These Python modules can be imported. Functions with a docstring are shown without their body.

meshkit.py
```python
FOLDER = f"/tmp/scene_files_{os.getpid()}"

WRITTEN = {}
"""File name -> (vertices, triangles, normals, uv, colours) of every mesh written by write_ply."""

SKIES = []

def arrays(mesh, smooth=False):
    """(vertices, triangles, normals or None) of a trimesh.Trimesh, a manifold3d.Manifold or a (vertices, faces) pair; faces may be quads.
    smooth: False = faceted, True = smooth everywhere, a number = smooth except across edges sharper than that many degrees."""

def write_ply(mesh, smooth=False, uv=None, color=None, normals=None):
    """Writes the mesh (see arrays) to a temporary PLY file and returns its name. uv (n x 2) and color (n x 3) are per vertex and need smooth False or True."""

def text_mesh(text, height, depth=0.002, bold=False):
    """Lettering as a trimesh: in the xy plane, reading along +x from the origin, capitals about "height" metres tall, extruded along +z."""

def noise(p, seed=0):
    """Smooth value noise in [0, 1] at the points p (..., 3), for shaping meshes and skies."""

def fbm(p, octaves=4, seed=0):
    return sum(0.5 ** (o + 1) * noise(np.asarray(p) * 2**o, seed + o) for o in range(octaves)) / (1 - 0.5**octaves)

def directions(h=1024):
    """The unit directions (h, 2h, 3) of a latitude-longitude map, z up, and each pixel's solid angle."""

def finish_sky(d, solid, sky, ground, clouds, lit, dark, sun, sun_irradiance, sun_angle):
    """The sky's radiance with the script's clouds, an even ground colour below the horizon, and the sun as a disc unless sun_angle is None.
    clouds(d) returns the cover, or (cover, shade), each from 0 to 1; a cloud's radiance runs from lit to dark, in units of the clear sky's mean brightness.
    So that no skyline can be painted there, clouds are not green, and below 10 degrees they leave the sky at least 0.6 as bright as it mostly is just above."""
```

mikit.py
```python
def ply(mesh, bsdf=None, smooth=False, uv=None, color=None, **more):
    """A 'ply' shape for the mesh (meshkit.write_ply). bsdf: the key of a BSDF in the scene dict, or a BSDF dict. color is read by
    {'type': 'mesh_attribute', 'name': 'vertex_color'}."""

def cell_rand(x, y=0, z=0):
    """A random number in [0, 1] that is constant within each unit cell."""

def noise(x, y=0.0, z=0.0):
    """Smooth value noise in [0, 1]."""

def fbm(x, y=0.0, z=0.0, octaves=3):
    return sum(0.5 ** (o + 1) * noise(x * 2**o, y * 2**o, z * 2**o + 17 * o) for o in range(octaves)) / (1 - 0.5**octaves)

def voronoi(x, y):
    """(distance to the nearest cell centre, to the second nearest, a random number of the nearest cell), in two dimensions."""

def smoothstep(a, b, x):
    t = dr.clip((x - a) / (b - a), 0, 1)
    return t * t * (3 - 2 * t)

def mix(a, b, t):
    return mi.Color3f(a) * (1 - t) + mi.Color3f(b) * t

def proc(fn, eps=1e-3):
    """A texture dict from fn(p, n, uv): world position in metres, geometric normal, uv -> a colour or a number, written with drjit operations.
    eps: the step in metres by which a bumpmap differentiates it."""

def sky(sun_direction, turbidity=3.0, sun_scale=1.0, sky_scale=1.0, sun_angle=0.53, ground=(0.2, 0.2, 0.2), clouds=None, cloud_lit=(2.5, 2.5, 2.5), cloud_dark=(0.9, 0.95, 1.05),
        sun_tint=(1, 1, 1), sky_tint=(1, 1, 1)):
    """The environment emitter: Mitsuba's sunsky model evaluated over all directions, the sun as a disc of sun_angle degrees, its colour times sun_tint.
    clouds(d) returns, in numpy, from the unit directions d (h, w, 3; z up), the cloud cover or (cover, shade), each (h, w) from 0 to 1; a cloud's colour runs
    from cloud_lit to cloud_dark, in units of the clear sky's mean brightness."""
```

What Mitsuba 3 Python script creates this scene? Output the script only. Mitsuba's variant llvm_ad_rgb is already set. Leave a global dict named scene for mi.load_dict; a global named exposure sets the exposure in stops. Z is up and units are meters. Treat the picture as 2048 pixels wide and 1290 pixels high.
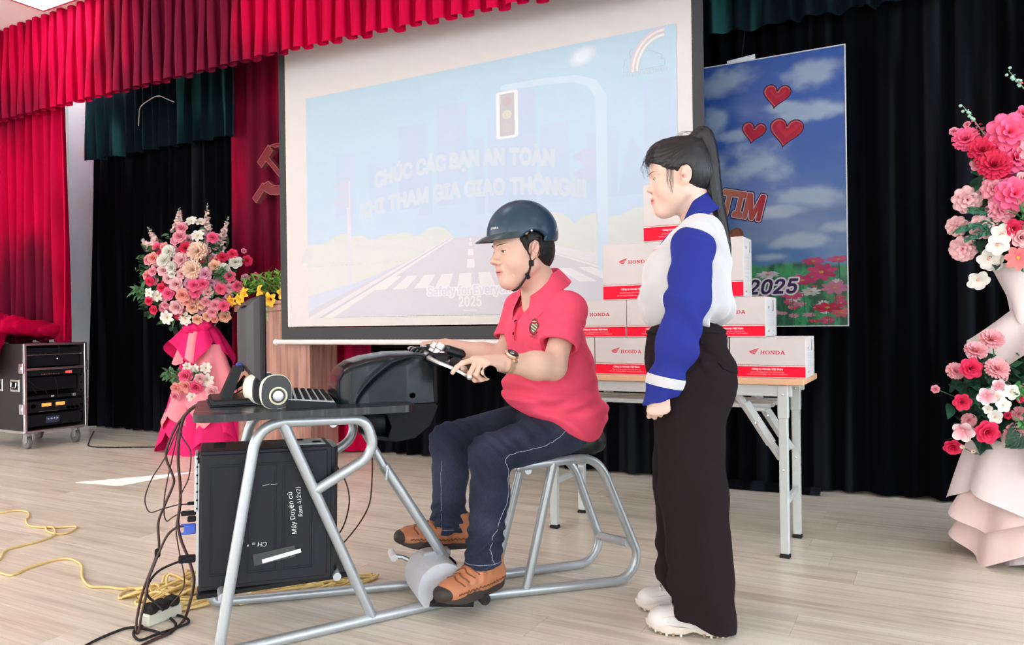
import math, random
import numpy as np, trimesh, mitsuba as mi, mikit, meshkit
import manifold3d as m3
from shapely.geometry import Polygon, Point, LineString, box as sbox
from shapely import affinity
from shapely.ops import unary_union
from mikit import proc, noise, fbm, smoothstep, mix, cell_rand, voronoi
import drjit as dr
T = mi.ScalarTransform4f
scene, labels = {}, {}
PI = math.pi
# ---------------------------------------------------------------- camera, light, exposure
YAW = math.radians(28.6)            # the stage's back curtain is seen at this angle
ROLL = math.radians(0.75)
EYE = np.array([0.0, 0.0, 0.98])
fwd = np.array([-math.sin(YAW), math.cos(YAW), 0.0]); rgt = np.array([math.cos(YAW), math.sin(YAW), 0.0])
upv = math.cos(ROLL) * np.array([0, 0, 1.0]) + math.sin(ROLL) * rgt
scene['camera'] = {'type': 'perspective', 'fov_axis': 'x', 'fov': 2 * math.degrees(math.atan(1024 / 1540.0)), 'near_clip': 0.05, 'far_clip': 60.0,
                   'to_world': T().look_at(origin=EYE.tolist(), target=(EYE + fwd).tolist(), up=upv.tolist())}
exposure = 0.14
SUN_TRAVEL = np.array([0.75, 0.35, -0.56])
scene['sun'] = {'type': 'directional', 'direction': SUN_TRAVEL.tolist(), 'irradiance': {'type': 'rgb', 'value': [16.0, 15.0, 13.5]}}
WINDOW_LIGHT = [4.35, 4.42, 4.5]      # overcast daylight behind the panes of the hall's windows
LAMP_LIGHT = [5.0, 5.0, 5.0]        # the ceiling's light panels
SIDE_LIGHT = [5.2, 6.6, 7.8]        # bluish daylight in the windows of the right wall
ADDED_STAGE_LIGHT = [80.0, 104.0, 114.0]    # unseen cool tubes added behind the red valance, standing in for stage lighting
ROOM = dict(u0=-7.75, u1=4.6, v0=-5.2, v1=4.95, h=3.6)

# ---------------------------------------------------------------- helpers
def C2W(p):
    """from the axes in which people and rig were measured (x across, y away, z up, camera's foot point at 0) to the room's axes"""
    p = np.asarray(p, float); c, s = math.cos(YAW), math.sin(YAW)
    return np.stack([c * p[..., 0] - s * p[..., 1], s * p[..., 0] + c * p[..., 1], p[..., 2]], -1)
MC = np.eye(4); MC[:3, :3] = [[math.cos(YAW), -math.sin(YAW), 0], [math.sin(YAW), math.cos(YAW), 0], [0, 0, 1]]
def frame(o, x, y, z=(0, 0, 1)):
    m = np.eye(4); m[:3, 0], m[:3, 1], m[:3, 2], m[:3, 3] = x, y, z, o; return m
used = {}
def numbered(key):
    n = used.get(key, 0); used[key] = n + 1
    return key if n == 0 else f'{key}_{n:03d}'
def lab(key, label, cat=None, group=None, kind=None):
    d = labels.setdefault(key, {})
    if label: d['label'] = label
    if cat: d['category'] = cat
    if group: d['group'] = group
    if kind: d['kind'] = kind
def thing(name, label, cat, group=None):
    key = numbered(name); lab(key, label, cat, group); return key
def asmesh(m):
    if hasattr(m, 'to_mesh'):
        q = m.to_mesh(); return trimesh.Trimesh(np.array(q.vert_properties[:, :3]), np.array(q.tri_verts), process=False)
    if isinstance(m, (list,)): return trimesh.util.concatenate([asmesh(x) for x in m])
    if isinstance(m, tuple):
        f = np.asarray(m[1], int)
        if f.shape[1] == 4: f = np.vstack([f[:, [0, 1, 2]], f[:, [0, 2, 3]]])
        return trimesh.Trimesh(np.asarray(m[0], float), f, process=False)
    return m
def part(name, mesh, mat, parent=None, M=None, smooth=35, label=None, cat=None, group=None, kind=None, color=None, uv=None, place=None):
    """one entry of the scene; M: matrix baked into the vertices; place: to_world"""
    key = numbered((parent + '__' if parent else '') + name)
    if isinstance(mesh, dict): d = dict(mesh)
    else:
        mesh = asmesh(mesh).copy()
        if M is not None: mesh.apply_transform(M)
        d = mikit.ply(mesh, mat, smooth=smooth, color=color, uv=uv)
    if place is not None: d['to_world'] = T(place.tolist() if hasattr(place, 'tolist') else place)
    scene[key] = d
    if label or cat or group or kind: lab(key, label, cat, group, kind)
    return key
def shared(mesh, mat, smooth=35, color=None): return mikit.ply(asmesh(mesh), mat, smooth=smooth, color=color)

def bx(cx, cy, cz, sx, sy, sz, r=0.0, R=None):
    """a box with chamfered edges"""
    if r <= 0: m = trimesh.creation.box((sx, sy, sz))
    else:
        r = min(r, 0.49 * min(sx, sy, sz)); x, y, z = sx / 2, sy / 2, sz / 2; pts = []
        for a in (-1, 1):
            for b in (-1, 1):
                for c in (-1, 1): pts += [(a * (x - r), b * (y - r), c * z), (a * (x - r), b * y, c * (z - r)), (a * x, b * (y - r), c * (z - r))]
        m = trimesh.Trimesh(np.array(pts)).convex_hull
    if R is not None: m.apply_transform(R)
    m.apply_translation((cx, cy, cz)); return m
def spline(pts, n=8, closed=False):
    p = np.asarray(pts, float)
    if closed: p = np.vstack([p[-1], p, p[0], p[1]])
    else: p = np.vstack([2 * p[0] - p[1], p, 2 * p[-1] - p[-2]])
    out = []
    for i in range(1, len(p) - 2):
        a, b, c, d = p[i - 1:i + 3]
        for t in np.linspace(0, 1, n, endpoint=False): out.append(0.5 * (2 * b + (c - a) * t + (2 * a - 5 * b + 4 * c - d) * t * t + (3 * b - a - 3 * c + d) * t ** 3))
    if not closed: out.append(p[-2])
    return np.array(out)
def fillet(pts, r=0.06, n=7):
    """a polyline with its inner corners rounded to radius about r (r may be a list)"""
    p = [np.asarray(q, float) for q in pts]; out = [p[0]]
    for i in range(1, len(p) - 1):
        ri = r[i - 1] if isinstance(r, (list, tuple)) else r
        a, b = p[i - 1] - p[i], p[i + 1] - p[i]; la, lb = np.linalg.norm(a), np.linalg.norm(b)
        d = min(ri, 0.49 * la, 0.49 * lb) if ri > 0 else 0
        if d == 0: out.append(p[i]); continue
        s, e = p[i] + a / la * d, p[i] + b / lb * d
        for t in np.linspace(0, 1, n): out.append((1 - t) ** 2 * s + 2 * t * (1 - t) * p[i] + t * t * e)
    out.append(p[-1]); return np.array(out)
def tube(pts, r, sides=10, caps=True, squash=None):
    """round tube along a polyline; r a number or one per point"""
    p = np.asarray(pts, float); n = len(p); r = np.broadcast_to(r, (n,))
    t = np.gradient(p, axis=0); t /= np.linalg.norm(t, axis=1, keepdims=True) + 1e-12
    a = np.cross(t[0], [0, 0, 1.0] if abs(t[0][2]) < 0.9 else [1.0, 0, 0]); A = []
    for i in range(n):
        a = a - t[i] * (a @ t[i]); a = a / (np.linalg.norm(a) + 1e-12); A.append(a)
    A = np.array(A); B = np.cross(t, A); ang = np.arange(sides) * 2 * PI / sides
    ring = np.cos(ang)[None, :, None] * A[:, None] + np.sin(ang)[None, :, None] * B[:, None] * (squash or 1)
    v = (p[:, None] + r[:, None, None] * ring).reshape(-1, 3)
    i, j = np.meshgrid(np.arange(n - 1), np.arange(sides), indexing='ij'); k = (j + 1) % sides
    q = np.stack([i * sides + j, i * sides + k, (i + 1) * sides + k, (i + 1) * sides + j], -1).reshape(-1, 4)
    f = np.vstack([q[:, [0, 1, 2]], q[:, [0, 2, 3]]])
    if caps:
        c0, c1 = len(v), len(v) + 1; v = np.vstack([v, p[0], p[-1]]); j = np.arange(sides)
        f = np.vstack([f, np.stack([np.full(sides, c0), (j + 1) % sides, j], 1), np.stack([np.full(sides, c1), (n - 1) * sides + j, (n - 1) * sides + (j + 1) % sides], 1)])
    m = trimesh.Trimesh(v, f, process=False)
    if m.volume < 0: m.invert()
    return m
def lathe(prof, n=32, axis=None, at=(0, 0, 0)):
    """revolve (radius, height) about z, then turn z to axis"""
    prof = np.asarray(prof, float); ang = np.arange(n) * 2 * PI / n
    v = np.stack([prof[:, None, 0] * np.cos(ang), prof[:, None, 0] * np.sin(ang), np.repeat(prof[:, 1:], n, 1)], -1).reshape(-1, 3)
    i, j = np.meshgrid(np.arange(len(prof) - 1), np.arange(n), indexing='ij'); k = (j + 1) % n
    q = np.stack([i * n + j, i * n + k, (i + 1) * n + k, (i + 1) * n + j], -1).reshape(-1, 4)
    m = trimesh.Trimesh(v, np.vstack([q[:, [0, 1, 2]], q[:, [0, 2, 3]]]), process=False)
    if axis is not None: m.apply_transform(trimesh.geometry.align_vectors([0, 0, 1], np.asarray(axis, float)))
    m.apply_translation(at); return m
def cyl(p, q, r, n=16): return tube([p, q], r, n)
def extr(poly, h, M=None):
    ms = [trimesh.creation.extrude_polygon(g, h, engine='earcut') for g in getattr(poly, 'geoms', [poly]) if g.area > 1e-10]
    m = trimesh.util.concatenate(ms)
    if M is not None: m.apply_transform(M)
    return m
def gridmesh(P, closed_u=False):
    """triangles of a grid of points (n, m, 3)"""
    n, m = P.shape[:2]; i, j = np.meshgrid(np.arange(n - (0 if closed_u else 1)), np.arange(m - 1), indexing='ij'); i2 = (i + 1) % n
    q = np.stack([i * m + j, i2 * m + j, i2 * m + j + 1, i * m + j + 1], -1).reshape(-1, 4)
    return trimesh.Trimesh(P.reshape(-1, 3), np.vstack([q[:, [0, 1, 2]], q[:, [0, 2, 3]]]), process=False)
def prints(items, z=0.0004):
    """flat print: [(polygon, colour, layer)] in the xy plane -> mesh and colours; every layer lies a hair above the one below"""
    V, F, C, at = [], [], [], 0
    for poly, col, layer in items:
        for g in getattr(poly, 'geoms', [poly]):
            if g.is_empty or g.geom_type != 'Polygon' or g.area < 1e-8: continue
            v, f = trimesh.creation.triangulate_polygon(g, engine='earcut')
            n = len(v); V.append(np.column_stack([v, np.full(n, layer * z)])); F.append(np.asarray(f) + at); C.append(np.tile(col, (n, 1))); at += n
    m = trimesh.Trimesh(np.vstack(V), np.vstack(F), process=False)
    nz = np.cross(m.vertices[m.faces[:, 1]] - m.vertices[m.faces[:, 0]], m.vertices[m.faces[:, 2]] - m.vertices[m.faces[:, 0]])[:, 2]
    f = np.array(m.faces); f[nz < 0] = f[nz < 0][:, ::-1]; f = f[np.abs(nz) > 1e-8]; m = trimesh.Trimesh(m.vertices, f, process=False)
    return m, np.vstack(C)
_font = {}
def letters(text, h, bold=0, slant=0.0, fill=0.6):
    """lettering as a flat polygon, reading along +x from the origin, capitals h tall"""
    import glob
    from PIL import Image, ImageDraw, ImageFont
    key = (text, bold)
    if key not in _font:
        f = ImageFont.truetype(glob.glob('/opt/blender-*/*/datafiles/fonts/Inter.woff2')[0], 96)
        x0, y0, x1, y1 = f.getbbox(text, anchor='ls', stroke_width=bold)
        im = Image.new('L', (x1 - x0 + 8, y1 - y0 + 8)); ImageDraw.Draw(im).text((4 - x0, 4 - y0), text, 255, f, anchor='ls', stroke_width=bold)
        on = np.pad(np.asarray(im) > 127, ((0, 0), (1, 1))).astype(np.int8)
        rows, st = np.nonzero(np.diff(on, axis=1) == 1); en = np.nonzero(np.diff(on, axis=1) == -1)[1]
        s = unary_union([sbox(a, -r - 1, b, -r) for a, b, r in zip(st, en, rows)]).buffer(fill).buffer(-fill).simplify(0.8)
        _font[key] = affinity.translate(s, -4, 4 - y0)
    s = h / 70.0
    return affinity.affine_transform(_font[key], [s, slant * s, 0, s, 0, 0])

# implicit surfaces: bodies, clothes and soft shapes are blends of rounded limbs, meshed by surface nets
def rc(a, b, r1, r2=None, k=0.02, flat=None, cut=False):
    """a limb from a to b that tapers from r1 to r2; flat=(direction, ratio) makes it thinner along that direction"""
    a, b = np.asarray(a, float), np.asarray(b, float); r2 = r1 if r2 is None else r2; ba = b - a; l2 = max(ba @ ba, 1e-12)
    n = None if flat is None else (np.asarray(flat[0], float) / np.linalg.norm(flat[0]), flat[1])
    def f(p):
        q = p - a; e = ba; L = l2
        if n is not None:
            g = 1 / n[1] - 1; q = q + (q @ n[0])[:, None] * n[0] * g; e = ba + (ba @ n[0]) * n[0] * g; L = max(e @ e, 1e-12)
        t = np.clip(q @ e / L, 0, 1); w = q - t[:, None] * e
        return (np.sqrt((w * w).sum(1)) - (r1 + (r2 - r1) * t)) * (min(1.0, n[1]) if n is not None else 1)
    wide = 1.0 if flat is None else max(1.0, flat[1])
    return dict(f=f, c=(a + b) / 2, R=math.sqrt(l2) / 2 + max(r1, r2) * wide, k=k, cut=cut)
def el(c, r, R=None, k=0.02, cut=False):
    """an ellipsoid; the columns of R are its axes"""
    c, r = np.asarray(c, float), np.asarray(r, float)
    def f(p):
        q = p - c
        if R is not None: q = q @ R
        k0 = np.sqrt(((q / r) ** 2).sum(1)); k1 = np.sqrt(((q / r ** 2) ** 2).sum(1)); return k0 * (k0 - 1) / (k1 + 1e-9)
    return dict(f=f, c=c, R=r.max(), k=k, cut=cut)
def half(c, n, k=0.003):
    """cuts away what lies beyond c along n"""
    c, n = np.asarray(c, float), np.asarray(n, float) / np.linalg.norm(n)
    return dict(f=lambda p: -((p - c) @ n), c=c, R=1e9, k=k, cut=True)
def field(prims, p):
    d = np.full(len(p), 1e3)
    for q in prims:
        e, k = q['f'](p), q['k']
        if q['cut']: e = -e; h = np.maximum(k - np.abs(d - e), 0) / k; d = np.maximum(d, e) + h * h * k / 4
        else: h = np.maximum(k - np.abs(d - e), 0) / k; d = np.minimum(d, e) - h * h * k / 4
    return d
def soft(prims, h, disp=None, lo=None, hi=None, slack=0.02):
    """the surface of the blend as a mesh of cell size h; disp(points) is added to the distance"""
    add = [q for q in prims if not q['cut']]
    L = np.min([q['c'] - q['R'] for q in add], 0) - slack - 2 * h if lo is None else np.asarray(lo, float)
    U = np.max([q['c'] + q['R'] for q in add], 0) + slack + 2 * h if hi is None else np.asarray(hi, float)
    B = 12; nb = np.ceil((U - L) / (h * B)).astype(int); n = nb * B; D = np.full(n, 1.0, np.float32)
    QC, QR = np.array([q['c'] for q in prims]), np.array([q['R'] + q['k'] for q in prims])
    g = np.arange(B) * h; loc = np.stack(np.meshgrid(g, g, g, indexing='ij'), -1).reshape(-1, 3); rad = h * B * 0.87
    for b in np.ndindex(*nb):
        o = L + np.array(b) * B * h; c = o + h * (B - 1) / 2
        near = [prims[i] for i in np.nonzero(((QC - c) ** 2).sum(1) < (QR + rad + slack) ** 2)[0]]
        if not any(not q['cut'] for q in near): continue
        dc = field(near, c[None])[0]
        if abs(dc) > rad * 1.6 + slack: val = dc
        else:
            p = loc + o; val = field(near, p)
            if disp is not None: val = val + disp(p)
            val = val.reshape(B, B, B)
        s = tuple(slice(i * B, i * B + B) for i in b); D[s] = val
    return nets(D, L, h)
def nets(D, L, h):
    inside = D < 0; n = D.shape
    o = [(a, b, c) for a in (0, 1) for b in (0, 1) for c in (0, 1)]
    cnt = sum(inside[a:n[0] - 1 + a, b:n[1] - 1 + b, c:n[2] - 1 + c].astype(np.int8) for a, b, c in o)
    cell = np.argwhere((cnt > 0) & (cnt < 8)); idx = np.full([m - 1 for m in n], -1, np.int32); idx[tuple(cell.T)] = np.arange(len(cell))
    val = np.stack([D[cell[:, 0] + a, cell[:, 1] + b, cell[:, 2] + c] for a, b, c in o], 1).astype(float); O = np.array(o, float)
    P, w = np.zeros((len(cell), 3)), np.zeros(len(cell))
    for i in range(8):
        for j in range(i + 1, 8):
            if abs(O[i] - O[j]).sum() != 1: continue
            s = (val[:, i] < 0) != (val[:, j] < 0); t = np.where(s, val[:, i] / np.where(s, val[:, i] - val[:, j], 1), 0)
            P += np.where(s[:, None], O[i] + t[:, None] * (O[j] - O[i]), 0); w += s
    V = L + (cell + P / w[:, None]) * h; F = []
    for ax in range(3):
        s = [slice(1, m - 1) for m in n]; s2 = list(s); s[ax] = slice(0, n[ax] - 1); s2[ax] = slice(1, n[ax])
        e = np.argwhere(inside[tuple(s)] != inside[tuple(s2)])
        if not len(e): continue
        off = np.ones(3, int); off[ax] = 0; e = e + off; u, v = [(1, 2), (2, 0), (0, 1)][ax]
        du, dv = np.zeros(3, int), np.zeros(3, int); du[u] = 1; dv[v] = 1
        q = np.stack([idx[tuple((e - a).T)] for a in (du + dv, dv, 0 * du, du)], 1); flip = ~inside[tuple(e.T)]
        q[flip] = q[flip][:, ::-1]; F.append(q[(q >= 0).all(1)])
    F = np.vstack(F); return trimesh.Trimesh(V, np.vstack([F[:, [0, 1, 2]], F[:, [0, 2, 3]]]), process=False)
def rotm(axis, deg): return trimesh.transformations.rotation_matrix(math.radians(deg), axis)
def trs(x, y, z): return trimesh.transformations.translation_matrix((x, y, z))
SLIDE_Q = [(-3.918, 1.030), (-1.212, 1.030), (-1.212, 2.608), (-3.918, 2.600)]
HEARTS = [(-0.755, 2.245, 0.155, -12), (-0.884, 2.055, 0.14, -14), (-0.707, 2.035, 0.185, -12)]
TIM_AT = (-0.955, 1.64, -14)
DATE_AT = (-0.65, 1.125)
COSMOS = [(-0.571, 1.298, 0.06, 0.35, (0.40, 0.05, 0.14)), (-0.443, 1.303, 0.06, 0.3, (0.42, 0.07, 0.17)), (-0.53, 1.236, 0.075, 0.62, (0.42, 0.04, 0.13)), (-0.629, 1.195, 0.07, 0.4, (0.40, 0.03, 0.12)), (-0.817, 1.232, 0.065, 0.3, (0.45, 0.42, 0.48)),
          (-0.684, 1.113, 0.06, 0.4, (0.40, 0.05, 0.14)), (-0.462, 1.148, 0.07, 0.5, (0.42, 0.14, 0.24)), (-0.585, 1.13, 0.05, 0.45, (0.45, 0.46, 0.46)), (-0.502, 1.04, 0.075, 0.35, (0.40, 0.02, 0.06)), (-0.43, 1.011, 0.05, 0.5, (0.44, 0.10, 0.12))]
VALANCE_CORD = [(-6.218, 4.465, 2.784), (-6.209, 4.465, 2.872), (-6.187, 4.465, 2.949), (-6.056, 4.465, 2.997), (-5.941, 4.465, 3.010), (-5.843, 4.465, 2.973), (-5.739, 4.465, 2.927)]
POSTER_CLOUDS = [(-1.013, 2.371, 0.177, 0.087), (-0.563, 2.354, 0.194, 0.088), (-0.737, 2.172, 0.107, 0.034), (-0.558, 2.126, 0.193, 0.061), (-1.088, 2.149, 0.081, 0.088), (-0.870, 1.862, 0.263, 0.120), (-0.988, 2.049, 0.113, 0.040), (-0.572, 1.658, 0.220, 0.055), (-0.745, 1.595, 0.134, 0.034), (-0.667, 1.409, 0.198, 0.045), (-0.789, 1.332, 0.114, 0.025), (-0.408, 1.472, 0.100, 0.033), (-0.999, 1.253, 0.114, 0.026), (-1.080, 1.622, 0.087, 0.041)]
# ---------------------------------------------------------------- materials
def mat(name, rgb, rough=0.5, spec=0.5, two=False, **kw):
    b = {'type': 'principled', 'base_color': {'type': 'rgb', 'value': list(rgb)} if not isinstance(rgb, dict) else rgb, 'roughness': rough, 'specular': spec, **kw}
    scene[name] = {'type': 'twosided', 'bsdf': b} if two else b
    return name
VC = {'type': 'mesh_attribute', 'name': 'vertex_color'}
def floor_fn(p, n, uv):
    row = dr.floor(p.y / 0.192); off = cell_rand(row, 7) * 1.22; col = dr.floor((p.x + off) / 1.22)
    tone = cell_rand(row, col, 3); sh = cell_rand(row, col, 5) * 40
    g = fbm(p.x * 1.6 + sh, p.y * 26 + sh, 0.0, 4); g2 = noise(p.x * 5 + sh, p.y * 150 + sh, 1.0); blot = fbm(p.x * 0.9 + sh, p.y * 5, 3.0, 3)
    c = mix((0.645, 0.585, 0.485), (0.585, 0.525, 0.425), tone)
    c = mix(c, (0.38, 0.305, 0.25), smoothstep(0.54, 0.80, g) * 0.50)
    c = mix(c, (0.74, 0.68, 0.59), smoothstep(0.45, 0.75, blot) * 0.6)
    s3 = fbm(p.x * 2.4 + sh, p.y * 75 + sh, 5.0, 3); c = mix(c, (0.45, 0.35, 0.27), smoothstep(0.56, 0.78, s3) * 0.36)
    return c * (0.90 + 0.16 * g2)
mat('laminate', proc(floor_fn), 0.30, 0.45)
mat('plaster_pink', (0.80, 0.73, 0.70), 0.9, 0.1); mat('plaster_white', (0.78, 0.76, 0.74), 0.9, 0.1); mat('plaster_blue', (0.72, 0.82, 0.86), 0.85, 0.1)
mat('window_white', (0.8, 0.8, 0.8), 0.5); mat('joint', (0.25, 0.2, 0.16), 0.9, 0.1)
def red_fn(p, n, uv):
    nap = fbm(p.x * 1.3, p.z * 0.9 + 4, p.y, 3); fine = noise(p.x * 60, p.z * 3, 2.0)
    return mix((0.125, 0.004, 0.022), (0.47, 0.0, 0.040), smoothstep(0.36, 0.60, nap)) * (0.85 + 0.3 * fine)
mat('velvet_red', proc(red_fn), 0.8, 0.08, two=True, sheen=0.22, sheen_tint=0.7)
def black_fn(p, n, uv):
    nap = smoothstep(0.60, 0.92, noise(p.x * 22, p.z * 0.7, 2.0))
    return mix((0.0026, 0.0026, 0.0036), (0.011, 0.012, 0.016), nap)
mat('velvet_black', proc(black_fn), 1.0, 0.03, two=True)
def green_fn(p, n, uv):
    nap = smoothstep(0.58, 0.9, noise(p.x * 24, p.z * 0.6, 5.0)) * smoothstep(0.35, 0.6, fbm(p.x * 0.9 + 3, p.z * 1.2, 0.0, 2))
    return mix((0.004, 0.009, 0.012), (0.02, 0.085, 0.085), nap)
mat('velvet_green', proc(green_fn), 1.0, 0.03, two=True)
mat('black_plastic', (0.010, 0.0105, 0.012), 0.42, 0.2); mat('black_matte', (0.012, 0.012, 0.014), 0.7, 0.12); mat('black_gloss', (0.008, 0.010, 0.012), 0.25, 0.25)
mat('rubber', (0.014, 0.013, 0.013), 0.75, 0.3); mat('white_plastic', (0.70, 0.68, 0.66), 0.4); mat('chrome', (0.75, 0.76, 0.78), 0.22, metallic=1.0); mat('alu', (0.72, 0.74, 0.76), 0.35, metallic=1.0)
mat('silver_paint', (0.44, 0.48, 0.50), 0.36, 0.5, metallic=0.6); mat('steel_white', (0.74, 0.76, 0.75), 0.4); mat('print', VC, 0.6, 0.2, two=True)

# ---------------------------------------------------------------- the room
U0, U1, V0, V1, HT = ROOM['u0'], ROOM['u1'], ROOM['v0'], ROOM['v1'], ROOM['h']
def st(name, mesh, m, **kw): return part(name, mesh, m, kind='structure', smooth=False, **kw)
fl = st('floor', bx((U0 + U1) / 2, (V0 + V1) / 2, -0.06, U1 - U0, V1 - V0, 0.1), 'joint', label='pale wood laminate floor with streaky grain')
far = [bx((U0 + U1) / 2, (V0 + 0.576) / 2, -0.005, U1 - U0, 0.576 - V0, 0.01)]
part('board_field', far, 'laminate', fl, smooth=False, kind='stuff')
def frand(a, b=0, c=0):     # cell_rand in plain numbers, so that the boards and their grain agree
    M = 0xFFFFFFFF; x, y, z = [(int(math.floor(v)) + 1000000) & M for v in (a, b, c)]
    h = ((x * 374761393) & M) ^ 0; h = (h + y * 668265263 + z * 2147483647) & M
    h = ((h ^ (h >> 13)) * 1274126177) & M
    return ((h ^ (h >> 16)) & 0xFFFFFF) / 16777215.0
for row in range(3, 25):
    off = frand(row, 7) * 1.22; y0, y1 = row * 0.192, (row + 1) * 0.192
    a = -off + 1.22 * math.floor((max(U0, -7.75) + off) / 1.22)
    umin, umax = -7.74, 2.6
    while a < umax:
        x0, x1 = max(a, umin), min(a + 1.22, umax)
        if x1 - x0 > 0.02 and y0 > 0.5: part('plank', bx((x0 + x1) / 2, (y0 + y1) / 2, -0.006, x1 - x0 - 0.0006, y1 - y0 - 0.0006, 0.012, 0.0006), 'laminate', fl, smooth=False)
        a += 1.22
part('board_field', [bx((2.6 + U1) / 2, 2.69, -0.006, U1 - 2.6, 4.23, 0.012), bx((U0 + U1) / 2, 4.88, -0.006, U1 - U0, 0.15, 0.012)], 'laminate', fl, smooth=False, kind='stuff')
ce = st('ceiling', bx((U0 + U1) / 2, (V0 + V1) / 2, HT + 0.05, U1 - U0 + 0.4, V1 - V0 + 0.4, 0.1), 'plaster_pink', label='pale pinkish ceiling')
st('wall_back', bx((U0 + U1) / 2, V1 + 0.06, HT / 2, U1 - U0 + 0.4, 0.12, HT), 'plaster_white')
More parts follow.
